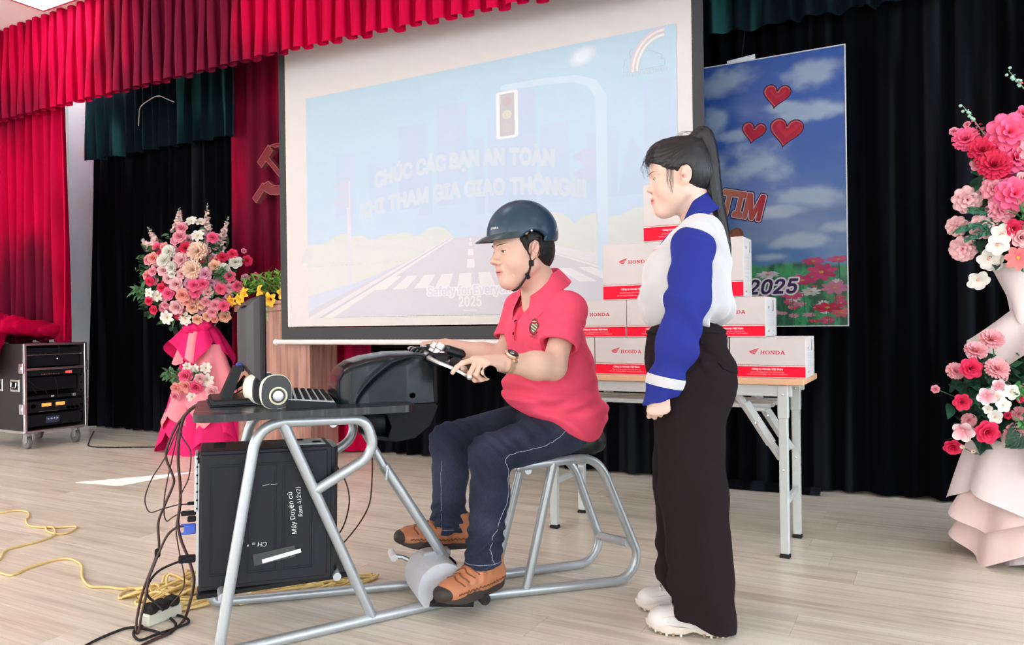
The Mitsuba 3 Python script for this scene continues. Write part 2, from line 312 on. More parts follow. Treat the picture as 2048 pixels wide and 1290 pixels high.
# stage wing: the bluish white strip between the red and the black curtain
st('wall_stage_left', bx(-7.10, 4.79, HT / 2, 1.28, 0.06, HT), 'plaster_blue', label='bluish white wall strip between the red and the black curtain')
def wall_with_windows(name, along, at, lo, hi, wins, holes=(), right=False, light=WINDOW_LIGHT):
    """a wall with window openings; along 'u' or 'v'"""
    W = sbox(lo, 0, hi, HT)
    for c, w, z0, z1 in wins: W = W.difference(sbox(c - w / 2, z0, c + w / 2, z1))
    for h in holes: W = W.difference(h)
    m = extr(W, 0.12)
    if along == 'u': M = frame((0, at, 0), (1, 0, 0), (0, 0, 1), (0, -1, 0))
    else: M = frame((at - (0 if right else 0.12), 0, 0), (0, 1, 0), (0, 0, 1), (1, 0, 0))
    st(name, m, 'plaster_white', M=M)
    for c, w, z0, z1 in wins:
        def place(a0, a1, b0, b1, d, t):
            if along == 'u': return bx((a0 + a1) / 2, at - d, (b0 + b1) / 2, a1 - a0, t, b1 - b0)
            return bx(at + (d if right else -d), (a0 + a1) / 2, (b0 + b1) / 2, t, a1 - a0, b1 - b0)
        key = 'window_%d' % (1 + sum(k.startswith('window_') and '__' not in k for k in labels)); f = 0.05
        bars = [(c - w / 2, c - w / 2 + f, z0, z1), (c + w / 2 - f, c + w / 2, z0, z1), (c - w / 2, c + w / 2, z0, z0 + f), (c - w / 2, c + w / 2, z1 - f, z1), (c - f / 2, c + f / 2, z0, z1)]
        lab(key, None, kind='structure')
        part('frame', [place(*b, 0.05, 0.06) for b in bars], 'window_white', key, smooth=False)
        g = T(frame((c, at - 0.06, (z0 + z1) / 2), (-1, 0, 0), (0, 0, 1), (0, 1, 0)).tolist() if along == 'u' else (frame((at + 0.06, c, (z0 + z1) / 2), (0, -1, 0), (0, 0, 1), (-1, 0, 0)) if right else frame((at - 0.06, c, (z0 + z1) / 2), (0, 1, 0), (0, 0, 1), (1, 0, 0))).tolist()) @ T().scale([w / 2, (z1 - z0) / 2, 1])
        scene[key + '__pane'] = {'type': 'rectangle', 'to_world': g, 'emitter': {'type': 'area', 'radiance': {'type': 'rgb', 'value': light}}, 'bsdf': {'type': 'ref', 'id': 'window_white'}}
# the sun falls through a narrow gap high in the left wall on the floor before the flower stand
s = SUN_TRAVEL / np.linalg.norm(SUN_TRAVEL); hole = []
for q in [(-4.796, 2.957, 0), (-4.437, 3.01, 0), (-4.39, 3.50, 0), (-4.36, 3.56, 0)]:
    q = np.array(q); t = (q[0] - U0) / s[0]; w = q - t * s; hole.append((w[1], w[2]))
wall_with_windows('wall_left', 'v', U0, V0, V1, [(-3.9, 1.9, 0.8, 2.9), (-1.5, 1.9, 0.8, 2.9), (0.55, 1.5, 0.8, 2.9)], [Polygon(hole).buffer(0.004).union(affinity.translate(Polygon(hole).buffer(0.004), 0.12 * s[1] / -s[0], 0.12 * s[2] / -s[0])).convex_hull])
wall_with_windows('wall_front', 'u', V0, U0, U1, [(-6.2, 2.0, 0.8, 2.9), (-3.4, 2.0, 0.8, 2.9), (-0.4, 2.0, 0.8, 2.9), (2.6, 2.0, 0.8, 2.9)])
wall_with_windows('wall_right', 'v', U1, V0, V1, [(-3.2, 1.9, 0.8, 2.9), (0.0, 1.9, 0.8, 2.9), (3.3, 2.2, 0.8, 2.9)], right=True, light=SIDE_LIGHT)
# ceiling panels; the one whose corner shows at the photo's top left is at (-6.35, 3.1)
for i, (u, v) in enumerate([(-6.04, 3.4), (-2.4, 2.2), (1.6, 2.2), (-6.04, -0.6), (-2.4, -0.6), (1.6, -0.6), (-4.2, -3.4), (0.4, -3.4)]):
    t = thing('ceiling_light', 'bright square light panel in the ceiling above the red valance' if i == 0 else 'square light panel in the hall ceiling', 'ceiling light', None if i == 0 else 'ceiling light panels of the hall')
    part('frame', [bx(u, v + s * 0.315, HT - 0.012, 0.64, 0.02, 0.024, 0.003) for s in (-1, 1)] + [bx(u + s * 0.315, v, HT - 0.012, 0.02, 0.61, 0.024, 0.003) for s in (-1, 1)], 'alu', t, smooth=False)
    scene[t + '__diffuser'] = {'type': 'rectangle', 'to_world': T(frame((u, v, HT - 0.012), (1, 0, 0), (0, -1, 0), (0, 0, -1)).tolist()) @ T().scale([0.305, 0.305, 1]),
                               'emitter': {'type': 'area', 'radiance': {'type': 'rgb', 'value': LAMP_LIGHT}}, 'bsdf': {'type': 'ref', 'id': 'window_white'}}

for i, u in enumerate((-7.0, 0.9)):  # tubes added out of sight to brighten the wall strip and green valance
    t = thing('stage_light', 'added unseen tube light over the stage behind the red valance, ' + ('left of the lectern' if i == 0 else 'above the table'), 'added stage light')
    part('housing', bx(u, 4.33, HT - 0.05, 1.25, 0.09, 0.05, 0.008), 'window_white', t, smooth=False); k = part('tube', tube([(u - 0.6, 4.33, HT - 0.10), (u + 0.6, 4.33, HT - 0.10)], 0.016, 12), 'window_white', t)
    scene[k]['emitter'] = {'type': 'area', 'radiance': {'type': 'rgb', 'value': ADDED_STAGE_LIGHT}}
    for s in (-1, 1): part('bracket', bx(u + s * 0.61, 4.33, HT - 0.085, 0.02, 0.03, 0.06), 'window_white', t, smooth=False)
# ---------------------------------------------------------------- curtains
def curtain(u0, u1, v, z0, z1, wave, amp, seed, omega=0.0, hem=0.0, nz=24, loose=0.35, left_slant=0.0, flare=0.0, per=14, droop=None):
    """hanging cloth with pleats along u; omega overlaps the folds into tubes, loose varies them"""
    rng = np.random.default_rng(seed); k = int((u1 - u0) / wave * per); x = np.linspace(0, 1, k + 1)
    n = max(2, int((u1 - u0) / wave)); knots = np.cumsum(rng.uniform(1 - loose, 1 + loose, n + 1)); knots = (knots - knots[0]) / (knots[-1] - knots[0])
    ph = np.interp(x, knots, np.arange(n + 1)) * 2 * PI; A = np.interp(x, knots, rng.uniform(1 - loose, 1 + loose, n + 1)) * amp
    drift = np.interp(x, knots, rng.uniform(-1, 1, n + 1)) * loose; P = np.zeros((k + 1, nz + 1, 3))
    for j, t in enumerate(np.linspace(0, 1, nz + 1)):          # t: 0 top, 1 hem
        grow = 0.75 + 0.25 * t; w = ph + drift * t * 1.2
        P[:, j, 0] = u0 + x * (u1 - u0) + omega * wave * np.sin(2 * w) * grow - left_slant * t * (1 - x) ** 3
        P[:, j, 1] = v - A * grow * np.cos(w) + 0.25 * A * np.sin(0.37 * w + 5 * t) - flare * t * t
        P[:, j, 2] = z1 + t * (z0 - z1) + hem * t * np.sin(w * 0.5 + 1.3 * drift) + (t * droop(P[:, j, 0]) if droop else 0)
    return gridmesh(P)
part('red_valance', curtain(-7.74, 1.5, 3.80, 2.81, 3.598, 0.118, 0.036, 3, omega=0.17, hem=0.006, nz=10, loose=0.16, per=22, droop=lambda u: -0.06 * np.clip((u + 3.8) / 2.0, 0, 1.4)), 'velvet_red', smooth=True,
     label='red pleated velvet valance across the top of the stage', cat='valance')
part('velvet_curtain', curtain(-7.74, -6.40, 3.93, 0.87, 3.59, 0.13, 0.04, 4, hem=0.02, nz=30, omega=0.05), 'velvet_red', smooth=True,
     label='red velvet curtain at the left edge hanging down to the equipment case', cat='curtain')
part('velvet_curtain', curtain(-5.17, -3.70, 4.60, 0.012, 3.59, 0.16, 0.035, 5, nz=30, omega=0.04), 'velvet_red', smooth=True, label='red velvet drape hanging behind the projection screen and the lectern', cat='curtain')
part('velvet_curtain', curtain(-7.19, -5.0, 4.70, 0.012, 3.0, 0.12, 0.03, 6, nz=30, left_slant=0.14), 'velvet_black', smooth=True, label='black velvet curtain behind the pink flower stand', cat='curtain')
part('velvet_curtain', curtain(-3.85, 3.2, 4.70, 0.012, 3.59, 0.13, 0.03, 7, nz=30, hem=0.004, flare=0.03), 'velvet_black', smooth=True, label='wide black velvet backdrop curtain behind the table and the poster', cat='curtain')
part('dark_green_valance', curtain(-7.04, -5.05, 4.52, 2.57, 3.598, 0.12, 0.03, 8, nz=12, hem=0.01), 'velvet_green', smooth=True, label='dark green velvet valance above the black curtain at left', cat='valance')
part('dark_green_valance', curtain(-1.6, 3.2, 4.52, 2.64, 3.598, 0.12, 0.03, 9, nz=12, hem=0.01), 'velvet_green', smooth=True, label='dark green velvet valance above the sky poster', cat='valance')
t = thing('cord', 'thin pale loose cord lying over the dark green valance', 'cord'); part('thread', tube(spline(VALANCE_CORD, 6), 0.0045, 6), 'steel_white', t)
# pooled cloth at the foot of the backdrop
rng = np.random.default_rng(11)
for u0, u1, nm in ((-1.3, -0.55, 'gathered hem of the black backdrop lying on the floor behind the table'),):
    x = np.linspace(u0, u1, 60); P = np.zeros((60, 14, 3))
    for j, t in enumerate(np.linspace(0, PI, 14)):
        r = 0.035 + 0.02 * meshkit.noise(np.stack([x * 9, 0 * x + j * 0.4, 0 * x], -1)) * np.minimum(1, 4 * np.minimum(x - u0, u1 - x))
        P[:, j] = np.stack([x, 4.58 - np.cos(t) * r * 1.6, np.maximum(0.004, np.sin(t) * r)], -1)
    part('gathered_hem', gridmesh(P), 'velvet_black', 'velvet_curtain_003' if 'velvet_curtain_003' in scene else 'velvet_curtain', smooth=True, label='crumpled hem on the floor')
# the bunched end of the left red curtain, thrown over the case
pr = []; rng = np.random.default_rng(5)
for i in range(11):
    a = i / 10; x = -7.35 + 0.70 * a
    pr.append(rc((x, 3.50 - 0.05 * math.sin(i * 2.1), 1.0 + 0.05 * math.sin(i * 3.3)), (x - 0.02, 3.44 + 0.04 * math.sin(i * 1.7), 0.62 + 0.05 * math.cos(i * 2.6) + 0.14 * max(0, a - 0.6)), 0.075, 0.05, k=0.03))
for i in range(8): pr.append(rc((-7.3 + 0.1 * i, 3.55, 1.02), (-7.28 + 0.1 * i, 3.9, 0.96), 0.07, 0.06, k=0.04))
part('curtain_bunch', soft(pr, 0.016, disp=lambda p: 0.012 * np.sin(p[:, 0] * 95 + 3 * np.sin(p[:, 2] * 9) + p[:, 1] * 25) + 0.02 * (meshkit.noise(p * 14) - 0.5)), 'velvet_red', 'velvet_curtain', smooth=True, label='bunched red velvet end thrown over the case')
CABLES = {
    'main': [(-0.899, 2.580, 0.812), (-0.938, 2.600, 0.773), (-0.997, 2.620, 0.738), (-1.085, 2.660, 0.713), (-1.130, 2.660, 0.679), (-1.136, 2.620, 0.612), (-1.142, 2.620, 0.527), (-1.132, 2.610, 0.444), (-1.129, 2.600, 0.378), (-1.128, 2.580, 0.325), (-1.114, 2.570, 0.269), (-1.080, 2.550, 0.208), (-1.052, 2.520, 0.151), (-1.047, 2.480, 0.100), (-1.103, 2.558, 0.006), (-1.103, 2.455, 0.006), (-1.135, 2.387, 0.006), (-1.151, 2.325, 0.006), (-1.152, 2.223, 0.006)],
    'vga': [(-0.901, 2.600, 0.798), (-0.954, 2.620, 0.763), (-1.004, 2.640, 0.734), (-1.090, 2.680, 0.711), (-1.151, 2.660, 0.655), (-1.181, 2.640, 0.584), (-1.192, 2.640, 0.533), (-1.166, 2.630, 0.474), (-1.163, 2.630, 0.444), (-1.189, 2.620, 0.375), (-1.212, 2.620, 0.315), (-1.206, 2.610, 0.242), (-1.207, 2.600, 0.217), (-1.224, 2.580, 0.158), (-1.240, 2.560, 0.098), (-1.238, 2.520, 0.039), (-1.219, 2.471, 0.006), (-1.207, 2.462, 0.006), (-1.215, 2.500, 0.046), (-1.214, 2.530, 0.100), (-1.215, 2.550, 0.143), (-1.199, 2.570, 0.200), (-1.189, 2.580, 0.233), (-1.168, 2.590, 0.280), (-1.144, 2.600, 0.301), (-1.113, 2.600, 0.309)],
    'thin1': [(-0.954, 2.620, 0.766), (-1.022, 2.640, 0.733), (-1.116, 2.680, 0.699), (-1.160, 2.680, 0.638), (-1.209, 2.670, 0.528), (-1.249, 2.660, 0.461), (-1.269, 2.650, 0.403), (-1.269, 2.650, 0.368), (-1.248, 2.640, 0.345), (-1.202, 2.630, 0.359), (-1.146, 2.620, 0.374), (-1.107, 2.620, 0.377)],
    'thin2': [(-0.913, 2.600, 0.781), (-0.980, 2.630, 0.745), (-1.034, 2.650, 0.713), (-1.103, 2.670, 0.700), (-1.145, 2.670, 0.671), (-1.155, 2.660, 0.632), (-1.165, 2.650, 0.574), (-1.183, 2.650, 0.496), (-1.197, 2.640, 0.413), (-1.202, 2.640, 0.349), (-1.189, 2.630, 0.318), (-1.164, 2.620, 0.332), (-1.138, 2.620, 0.347), (-1.118, 2.620, 0.350)],
    'thin3': [(-0.886, 2.580, 0.779), (-0.963, 2.620, 0.742), (-1.082, 2.660, 0.706), (-1.133, 2.650, 0.670), (-1.135, 2.630, 0.614), (-1.101, 2.620, 0.561), (-1.096, 2.610, 0.511), (-1.101, 2.600, 0.463), (-1.125, 2.600, 0.412), (-1.136, 2.600, 0.345), (-1.139, 2.590, 0.297), (-1.123, 2.580, 0.216), (-1.101, 2.560, 0.155), (-1.097, 2.540, 0.115), (-1.132, 2.540, 0.071), (-1.210, 2.642, 0.006)],
    'power': [(-1.103, 2.600, 0.196), (-1.127, 2.590, 0.192), (-1.190, 2.580, 0.166), (-1.218, 2.560, 0.131), (-1.219, 2.550, 0.093), (-1.185, 2.530, 0.075), (-1.145, 2.500, 0.061)],
    'loop1': [(-1.186, 2.623, 0.006), (-1.108, 2.580, 0.006), (-1.078, 2.536, 0.006), (-1.092, 2.503, 0.006), (-1.143, 2.437, 0.006), (-1.172, 2.399, 0.006), (-1.216, 2.447, 0.006), (-1.228, 2.499, 0.006), (-1.205, 2.536, 0.006), (-1.198, 2.592, 0.006)],
    'loop2': [(-1.160, 2.582, 0.006), (-1.111, 2.516, 0.006), (-1.106, 2.443, 0.006), (-1.178, 2.477, 0.006), (-1.253, 2.500, 0.006), (-1.295, 2.442, 0.006), (-1.321, 2.359, 0.006), (-1.331, 2.245, 0.006)],
    'right1': [(-0.601, 2.600, 0.507), (-0.571, 2.600, 0.456), (-0.558, 2.600, 0.405), (-0.562, 2.610, 0.360), (-0.583, 2.630, 0.296), (-0.619, 2.650, 0.246), (-0.676, 2.670, 0.209)],
    'right2': [(-0.478, 2.550, 0.610), (-0.471, 2.560, 0.554), (-0.476, 2.580, 0.458), (-0.491, 2.600, 0.370), (-0.537, 2.630, 0.292), (-0.607, 2.670, 0.211), (-0.653, 2.680, 0.179)],
}
YELLOW = [(-2.923, 4.135, 0.006), (-2.734, 4.092, 0.006), (-2.680, 4.133, 0.006), (-2.590, 4.095, 0.006), (-2.509, 3.975, 0.006), (-2.490, 3.924, 0.006), (-2.389, 3.803, 0.006), (-2.250, 3.769, 0.006), (-2.155, 3.783, 0.006), (-2.126, 3.682, 0.006), (-2.167, 3.649, 0.006), (-2.248, 3.705, 0.006), (-2.298, 3.780, 0.006), (-2.252, 3.760, 0.006), (-2.173, 3.632, 0.006), (-2.178, 3.533, 0.006), (-2.221, 3.455, 0.006), (-2.239, 3.381, 0.006), (-2.183, 3.264, 0.006), (-2.171, 3.183, 0.006), (-2.105, 3.116, 0.006), (-1.997, 3.050, 0.006), (-1.980, 3.142, 0.006), (-1.936, 3.240, 0.006), (-1.879, 3.251, 0.006), (-1.785, 3.167, 0.006), (-1.691, 3.008, 0.006), (-1.606, 2.907, 0.006), (-1.533, 2.894, 0.006), (-1.464, 2.869, 0.006), (-1.437, 2.879, 0.006), (-1.402, 2.856, 0.006), (-1.416, 2.774, 0.006), (-1.439, 2.795, 0.006), (-1.440, 2.858, 0.006), (-1.396, 2.883, 0.006)]
FLOWERS_TALL_LEFT = [('rose', 'pink', np.float64(-0.033), np.float64(1.742), 0.09), ('rose', 'pink', np.float64(-0.01), np.float64(1.665), 0.093), ('rose', 'pink', np.float64(-0.052), np.float64(1.638), 0.066), ('rose', 'hot', np.float64(0.231), np.float64(1.659), 0.082), ('rose', 'crimson', np.float64(0.035), np.float64(1.58), 0.093), ('mum', 'cream', np.float64(0.13), np.float64(1.552), 0.143), ('mum', 'blush', np.float64(0.008), np.float64(1.486), 0.115), ('mum', 'cream', np.float64(0.105), np.float64(1.411), 0.131), ('mum', 'white', np.float64(-0.084), np.float64(1.554), 0.096), ('mum', 'white', np.float64(-0.114), np.float64(1.484), 0.1), ('mum', 'white', np.float64(-0.059), np.float64(1.433), 0.084), ('rose', 'salmon', np.float64(-0.209), np.float64(1.507), 0.081), ('rose', 'blush', np.float64(-0.119), np.float64(1.411), 0.088), ('rose', 'pink', np.float64(-0.212), np.float64(1.405), 0.065), ('rose', 'red', np.float64(-0.248), np.float64(1.333), 0.066), ('mum', 'blush', np.float64(-0.079), np.float64(1.348), 0.077), ('rose', 'blush', np.float64(-0.017), np.float64(1.305), 0.096), ('rose', 'blush', np.float64(0.019), np.float64(1.381), 0.073), ('rose', 'mauve', np.float64(0.198), np.float64(1.377), 0.096), ('rose', 'peach', np.float64(0.253), np.float64(1.439), 0.089), ('mum', 'white', np.float64(0.312), np.float64(1.412), 0.097), ('rose', 'white', np.float64(0.384), np.float64(1.473), 0.094), ('rose', 'red', np.float64(0.366), np.float64(1.537), 0.072), ('rose', 'red', np.float64(0.445), np.float64(1.493), 0.078), ('rose', 'pink', np.float64(0.417), np.float64(1.569), 0.04), ('rose', 'hot', np.float64(0.358), np.float64(1.359), 0.086), ('rose', 'hot', np.float64(0.506), np.float64(1.368), 0.062), ('rose', 'mauve', np.float64(0.445), np.float64(1.353), 0.064), ('rose', 'mauve', np.float64(0.074), np.float64(1.308), 0.088), ('rose', 'hot', np.float64(0.125), np.float64(1.292), 0.086), ('rose', 'hot', np.float64(0.183), np.float64(1.304), 0.083), ('rose', 'hot', np.float64(0.122), np.float64(1.243), 0.086), ('rose', 'blush', np.float64(0.204), np.float64(1.242), 0.083), ('rose', 'hot', np.float64(0.292), np.float64(1.269), 0.085), ('rose', 'mauve', np.float64(0.281), np.float64(1.338), 0.081), ('rose', 'mauve', np.float64(0.352), np.float64(1.277), 0.074), ('rose', 'hot', np.float64(0.41), np.float64(1.286), 0.08), ('rose', 'hot', np.float64(-0.077), np.float64(1.234), 0.088), ('rose', 'red', np.float64(-0.138), np.float64(1.281), 0.065), ('rose', 'salmon', np.float64(0.031), np.float64(1.221), 0.096), ('rose', 'salmon', np.float64(0.095), np.float64(1.189), 0.065), ('rose', 'red', np.float64(-0.245), np.float64(1.183), 0.064), ('rose', 'red', np.float64(-0.228), np.float64(1.114), 0.065), ('rose', 'blush', np.float64(-0.034), np.float64(1.134), 0.1), ('rose', 'peach', np.float64(0.076), np.float64(1.128), 0.086), ('rose', 'peach', np.float64(0.141), np.float64(1.147), 0.066), ('rose', 'hot', np.float64(0.312), np.float64(1.138), 0.078), ('rose', 'pink', np.float64(0.246), np.float64(1.146), 0.078), ('rose', 'pink', np.float64(0.217), np.float64(1.092), 0.074), ('rose', 'peach', np.float64(0.176), np.float64(1.062), 0.074), ('rose', 'peach', np.float64(0.289), np.float64(1.061), 0.088), ('rose', 'peach', np.float64(0.099), np.float64(1.039), 0.072), ('rose', 'mauve', np.float64(0.341), np.float64(1.215), 0.062), ('rose', 'crimson', np.float64(0.153), np.float64(1.485), 0.069), ('rose', 'crimson', np.float64(0.297), np.float64(1.51), 0.074), ('rose', 'pink', np.float64(0.179), np.float64(1.17), 0.07), ('rose', 'white', np.float64(-0.047), np.float64(1.379), 0.054), ('rose', 'salmon', np.float64(0.225), np.float64(1.038), 0.055), ('rose', 'salmon', np.float64(0.048), np.float64(1.171), 0.062), ('rose', 'pink', np.float64(-0.128), np.float64(1.15), 0.054), ('rose', 'mauve', np.float64(0.232), np.float64(1.315), 0.054), ('cosmos', 'white', np.float64(0.107), np.float64(1.681), 0.093), ('cosmos', 'white', np.float64(0.02), np.float64(1.807), 0.087), ('cosmos', 'white', np.float64(0.087), np.float64(1.798), 0.091), ('cosmos', 'white', np.float64(-0.246), np.float64(1.241), 0.077), ('cosmos', 'white', np.float64(-0.19), np.float64(1.22), 0.081), ('cosmos', 'white', np.float64(-0.128), np.float64(1.054), 0.101), ('cosmos', 'white', np.float64(0.003), np.float64(1.045), 0.101)]
FLOWERS_LOW_LEFT = [('cosmos', 'white', np.float64(0.044), np.float64(0.677), 0.065), ('cosmos', 'white', np.float64(0.178), np.float64(0.663), 0.08), ('cosmos', 'white', np.float64(0.094), np.float64(0.656), 0.068), ('cosmos', 'white', np.float64(0.075), np.float64(0.444), 0.077), ('cosmos', 'white', np.float64(0.189), np.float64(0.57), 0.096), ('rose', 'hot', np.float64(0.035), np.float64(0.604), 0.102), ('rose', 'hot', np.float64(0.111), np.float64(0.526), 0.102), ('rose', 'salmon', np.float64(0.042), np.float64(0.533), 0.096), ('rose', 'salmon', np.float64(-0.036), np.float64(0.515), 0.08), ('rose', 'blush', np.float64(0.14), np.float64(0.583), 0.077), ('rose', 'blush', np.float64(0.237), np.float64(0.489), 0.09), ('rose', 'pink', np.float64(-0.044), np.float64(0.454), 0.07)]
FLOWERS_TALL_RIGHT = [('peony', 'hot', np.float64(-0.198), np.float64(1.691), 0.133), ('mum', 'hot', np.float64(-0.302), np.float64(1.692), 0.088), ('mum', 'crimson', np.float64(-0.28), np.float64(1.631), 0.094), ('mum', 'crimson', np.float64(-0.258), np.float64(1.565), 0.105), ('rose', 'pink', np.float64(-0.28), np.float64(1.582), 0.05), ('mum', 'crimson', np.float64(-0.224), np.float64(1.53), 0.076), ('peony', 'hot', np.float64(-0.18), np.float64(1.587), 0.099), ('rose', 'hot', np.float64(-0.139), np.float64(1.764), 0.056), ('peony', 'blush', np.float64(-0.318), np.float64(1.446), 0.091), ('peony', 'pink', np.float64(-0.252), np.float64(1.476), 0.08), ('peony', 'hot', np.float64(-0.206), np.float64(1.444), 0.115), ('peony', 'pink', np.float64(-0.232), np.float64(1.395), 0.092), ('peony', 'blush', np.float64(-0.334), np.float64(1.346), 0.069), ('peony', 'blush', np.float64(-0.282), np.float64(1.335), 0.084), ('peony', 'blush', np.float64(-0.318), np.float64(1.254), 0.086), ('rose', 'red', np.float64(-0.192), np.float64(1.318), 0.067), ('rose', 'blush', np.float64(-0.171), np.float64(1.282), 0.067), ('cosmos', 'coral', np.float64(-0.18), np.float64(1.204), 0.084), ('orchid', 'white', np.float64(-0.247), np.float64(1.259), 0.073), ('orchid', 'white', np.float64(-0.235), np.float64(1.297), 0.072), ('orchid', 'white', np.float64(-0.257), np.float64(1.208), 0.075), ('orchid', 'white', np.float64(-0.226), np.float64(1.199), 0.068), ('orchid', 'white', np.float64(-0.251), np.float64(1.129), 0.075), ('peony', 'pink', np.float64(-0.127), np.float64(1.611), 0.103), ('rose', 'red', np.float64(-0.123), np.float64(1.498), 0.094), ('peony', 'blush', np.float64(-0.11), np.float64(1.388), 0.102), ('rose', 'crimson', np.float64(-0.122), np.float64(1.264), 0.087), ('peony', 'hot', np.float64(-0.069), np.float64(1.64), 0.102), ('peony', 'pink', np.float64(-0.055), np.float64(1.463), 0.102), ('peony', 'blush', np.float64(-0.052), np.float64(1.323), 0.094), ('rose', 'blush', np.float64(-0.169), np.float64(1.501), 0.055), ('rose', 'pink', np.float64(-0.295), np.float64(1.751), 0.025), ('rose', 'pink', np.float64(-0.325), np.float64(1.733), 0.033)]
FLOWERS_LOW_RIGHT = [('mum', 'softpink', np.float64(-0.259), np.float64(0.887), 0.081), ('mum', 'softpink', np.float64(-0.329), np.float64(0.843), 0.077), ('mum', 'softpink', np.float64(-0.29), np.float64(0.777), 0.079), ('mum', 'softpink', np.float64(-0.394), np.float64(0.764), 0.064), ('mum', 'softpink', np.float64(-0.235), np.float64(0.536), 0.077), ('mum', 'softpink', np.float64(-0.358), np.float64(0.575), 0.051), ('mum', 'softpink', np.float64(-0.262), np.float64(0.749), 0.046), ('rose', 'red', np.float64(-0.358), np.float64(0.777), 0.074), ('rose', 'red', np.float64(-0.327), np.float64(0.539), 0.08), ('rose', 'red', np.float64(-0.372), np.float64(0.462), 0.063), ('rose', 'red', np.float64(-0.399), np.float64(0.65), 0.059), ('rose', 'red', np.float64(-0.214), np.float64(0.684), 0.062), ('rose', 'red', np.float64(-0.243), np.float64(0.6), 0.029), ('orchid', 'magnolia', np.float64(-0.359), np.float64(0.681), 0.063), ('orchid', 'magnolia', np.float64(-0.403), np.float64(0.542), 0.073), ('orchid', 'magnolia', np.float64(-0.303), np.float64(0.716), 0.048), ('orchid', 'white', np.float64(-0.274), np.float64(0.695), 0.054), ('orchid', 'white', np.float64(-0.319), np.float64(0.678), 0.046), ('orchid', 'white', np.float64(-0.307), np.float64(0.647), 0.05), ('orchid', 'white', np.float64(-0.3), np.float64(0.595), 0.05), ('orchid', 'white', np.float64(-0.339), np.float64(0.627), 0.033), ('rose', 'pink', np.float64(-0.449), np.float64(0.691), 0.03), ('mum', 'softpink', np.float64(-0.206), np.float64(0.605), 0.054), ('cosmos', 'cream', np.float64(-0.363), np.float64(0.465), 0.019), ('cosmos', 'cream', np.float64(-0.323), np.float64(0.447), 0.017), ('rose', 'red', np.float64(-0.167), np.float64(0.634), 0.062), ('mum', 'softpink', np.float64(-0.14), np.float64(0.559), 0.066), ('peony', 'blush', np.float64(-0.157), np.float64(0.717), 0.062)]
# ---------------------------------------------------------------- projection screen with the projected slide
SV = 4.15; SL, SR, SB, ST_ = -4.185, -1.065, 0.865, 3.35
def SM(z=0.0): return frame((0, SV - z, 0), (1, 0, 0), (0, 0, 1), (0, -1, 0))
sc = thing('projection_screen', 'large white roll-down projection screen with black border showing a pale road safety slide', 'projection screen')
mat('screen_white', (0.635, 0.615, 0.605), 0.8, 0.1, two=True)
part('cloth', bx((SL + SR) / 2, SV, (SB + ST_) / 2 + 0.06, SR - SL - 0.02, 0.004, ST_ - SB - 0.09), 'screen_white', sc, smooth=False)
bw = 0.062
part('border', [bx(SL + bw / 2, SV, (SB + ST_) / 2, bw, 0.008, ST_ - SB), bx(SR - bw / 2, SV, (SB + ST_) / 2, bw, 0.008, ST_ - SB), bx((SL + SR) / 2, SV, SB + 0.055, SR - SL, 0.0085, 0.085)], mat('screen_border', (0.055, 0.056, 0.06), 0.7, 0.2), sc, smooth=False, label='black border')
part('bottom_bar', tube([(SL - 0.05, SV, SB - 0.006), (SR + 0.05, SV, SB - 0.006)], 0.019, 12), 'white_plastic', sc, label='white bottom bar')
part('end_cap', [lathe([(0, 0), (0.022, 0), (0.024, 0.01), (0.022, 0.03), (0, 0.032)], 14, axis=(1, 0, 0), at=(x, SV, SB - 0.006)) for x in (SL - 0.07, SR + 0.04)], 'white_plastic', sc)
part('roller_case', bx((SL + SR) / 2, SV + 0.02, 3.40, SR - SL + 0.2, 0.1, 0.11, 0.012), 'white_plastic', sc, smooth=False)
part('hanger', [cyl((x, SV + 0.02, 3.45), (x, SV + 0.02, 3.6), 0.006, 8) for x in (SL + 0.3, SR - 0.3)], 'alu', sc)
# slide corners in the room: lower left, lower right, upper right, upper left (u, z)
QL = np.array(SLIDE_Q)
def S(x, y):
    """slide coordinates 0..1 -> screen"""
    a = QL[0] * (1 - x) + QL[1] * x; b = QL[3] * (1 - x) + QL[2] * x; return a * (1 - y) + b * y
def SP(pts): return Polygon([S(*q) for q in pts])
def dens(pts, n=12):
    out = []
    for a, b in zip(pts, pts[1:] + pts[:1]): out += [(a[0] + (b[0] - a[0]) * t, a[1] + (b[1] - a[1]) * t) for t in np.linspace(0, 1, n, endpoint=False)]
    return out
it = []
def sky_col(y): return np.array([0.59, 0.68, 0.84]) * (1 - y) + np.array([0.50, 0.67, 0.79]) * y if y > 0.3 else np.array([0.66, 0.68, 0.80]) * (1 - y / 0.3) + np.array([0.59, 0.68, 0.84]) * (y / 0.3)
for i in range(28):
    y0, y1 = i / 28, (i + 1) / 28; it.append((SP([(0, y0), (1, y0), (1, y1), (0, y1)]), sky_col((y0 + y1) / 2), 1))
bc = np.array([0.535, 0.645, 0.80])
for x0, x1, y0, y1 in [(0.10, 0.165, 0.45, 0.72), (0.21, 0.28, 0.45, 0.66), (0.30, 0.385, 0.45, 0.80), (0.415, 0.50, 0.45, 0.86), (0.52, 0.545, 0.4, 0.70), (0.555, 0.60, 0.4, 0.78), (0.60, 0.68, 0.42, 0.845), (0.69, 0.76, 0.42, 0.72), (0.80, 0.87, 0.42, 0.66), (0.885, 0.93, 0.42, 0.58), (0.93, 1.0, 0.42, 0.82), (0.36, 0.40, 0.42, 0.60)]:
    it.append((SP([(x0, y0), (x1, y0), (x1, y1), (x0, y1)]), bc * (0.985 + 0.03 * ((x0 * 37) % 1)), 2))
it.append((SP([(0.60, 0.84), (0.68, 0.84), (0.645, 0.945)]), bc, 2)); it.append((SP([(0.87, 0.42), (0.93, 0.42), (0.93, 0.56), (0.90, 0.63)]), bc * 0.99, 2))
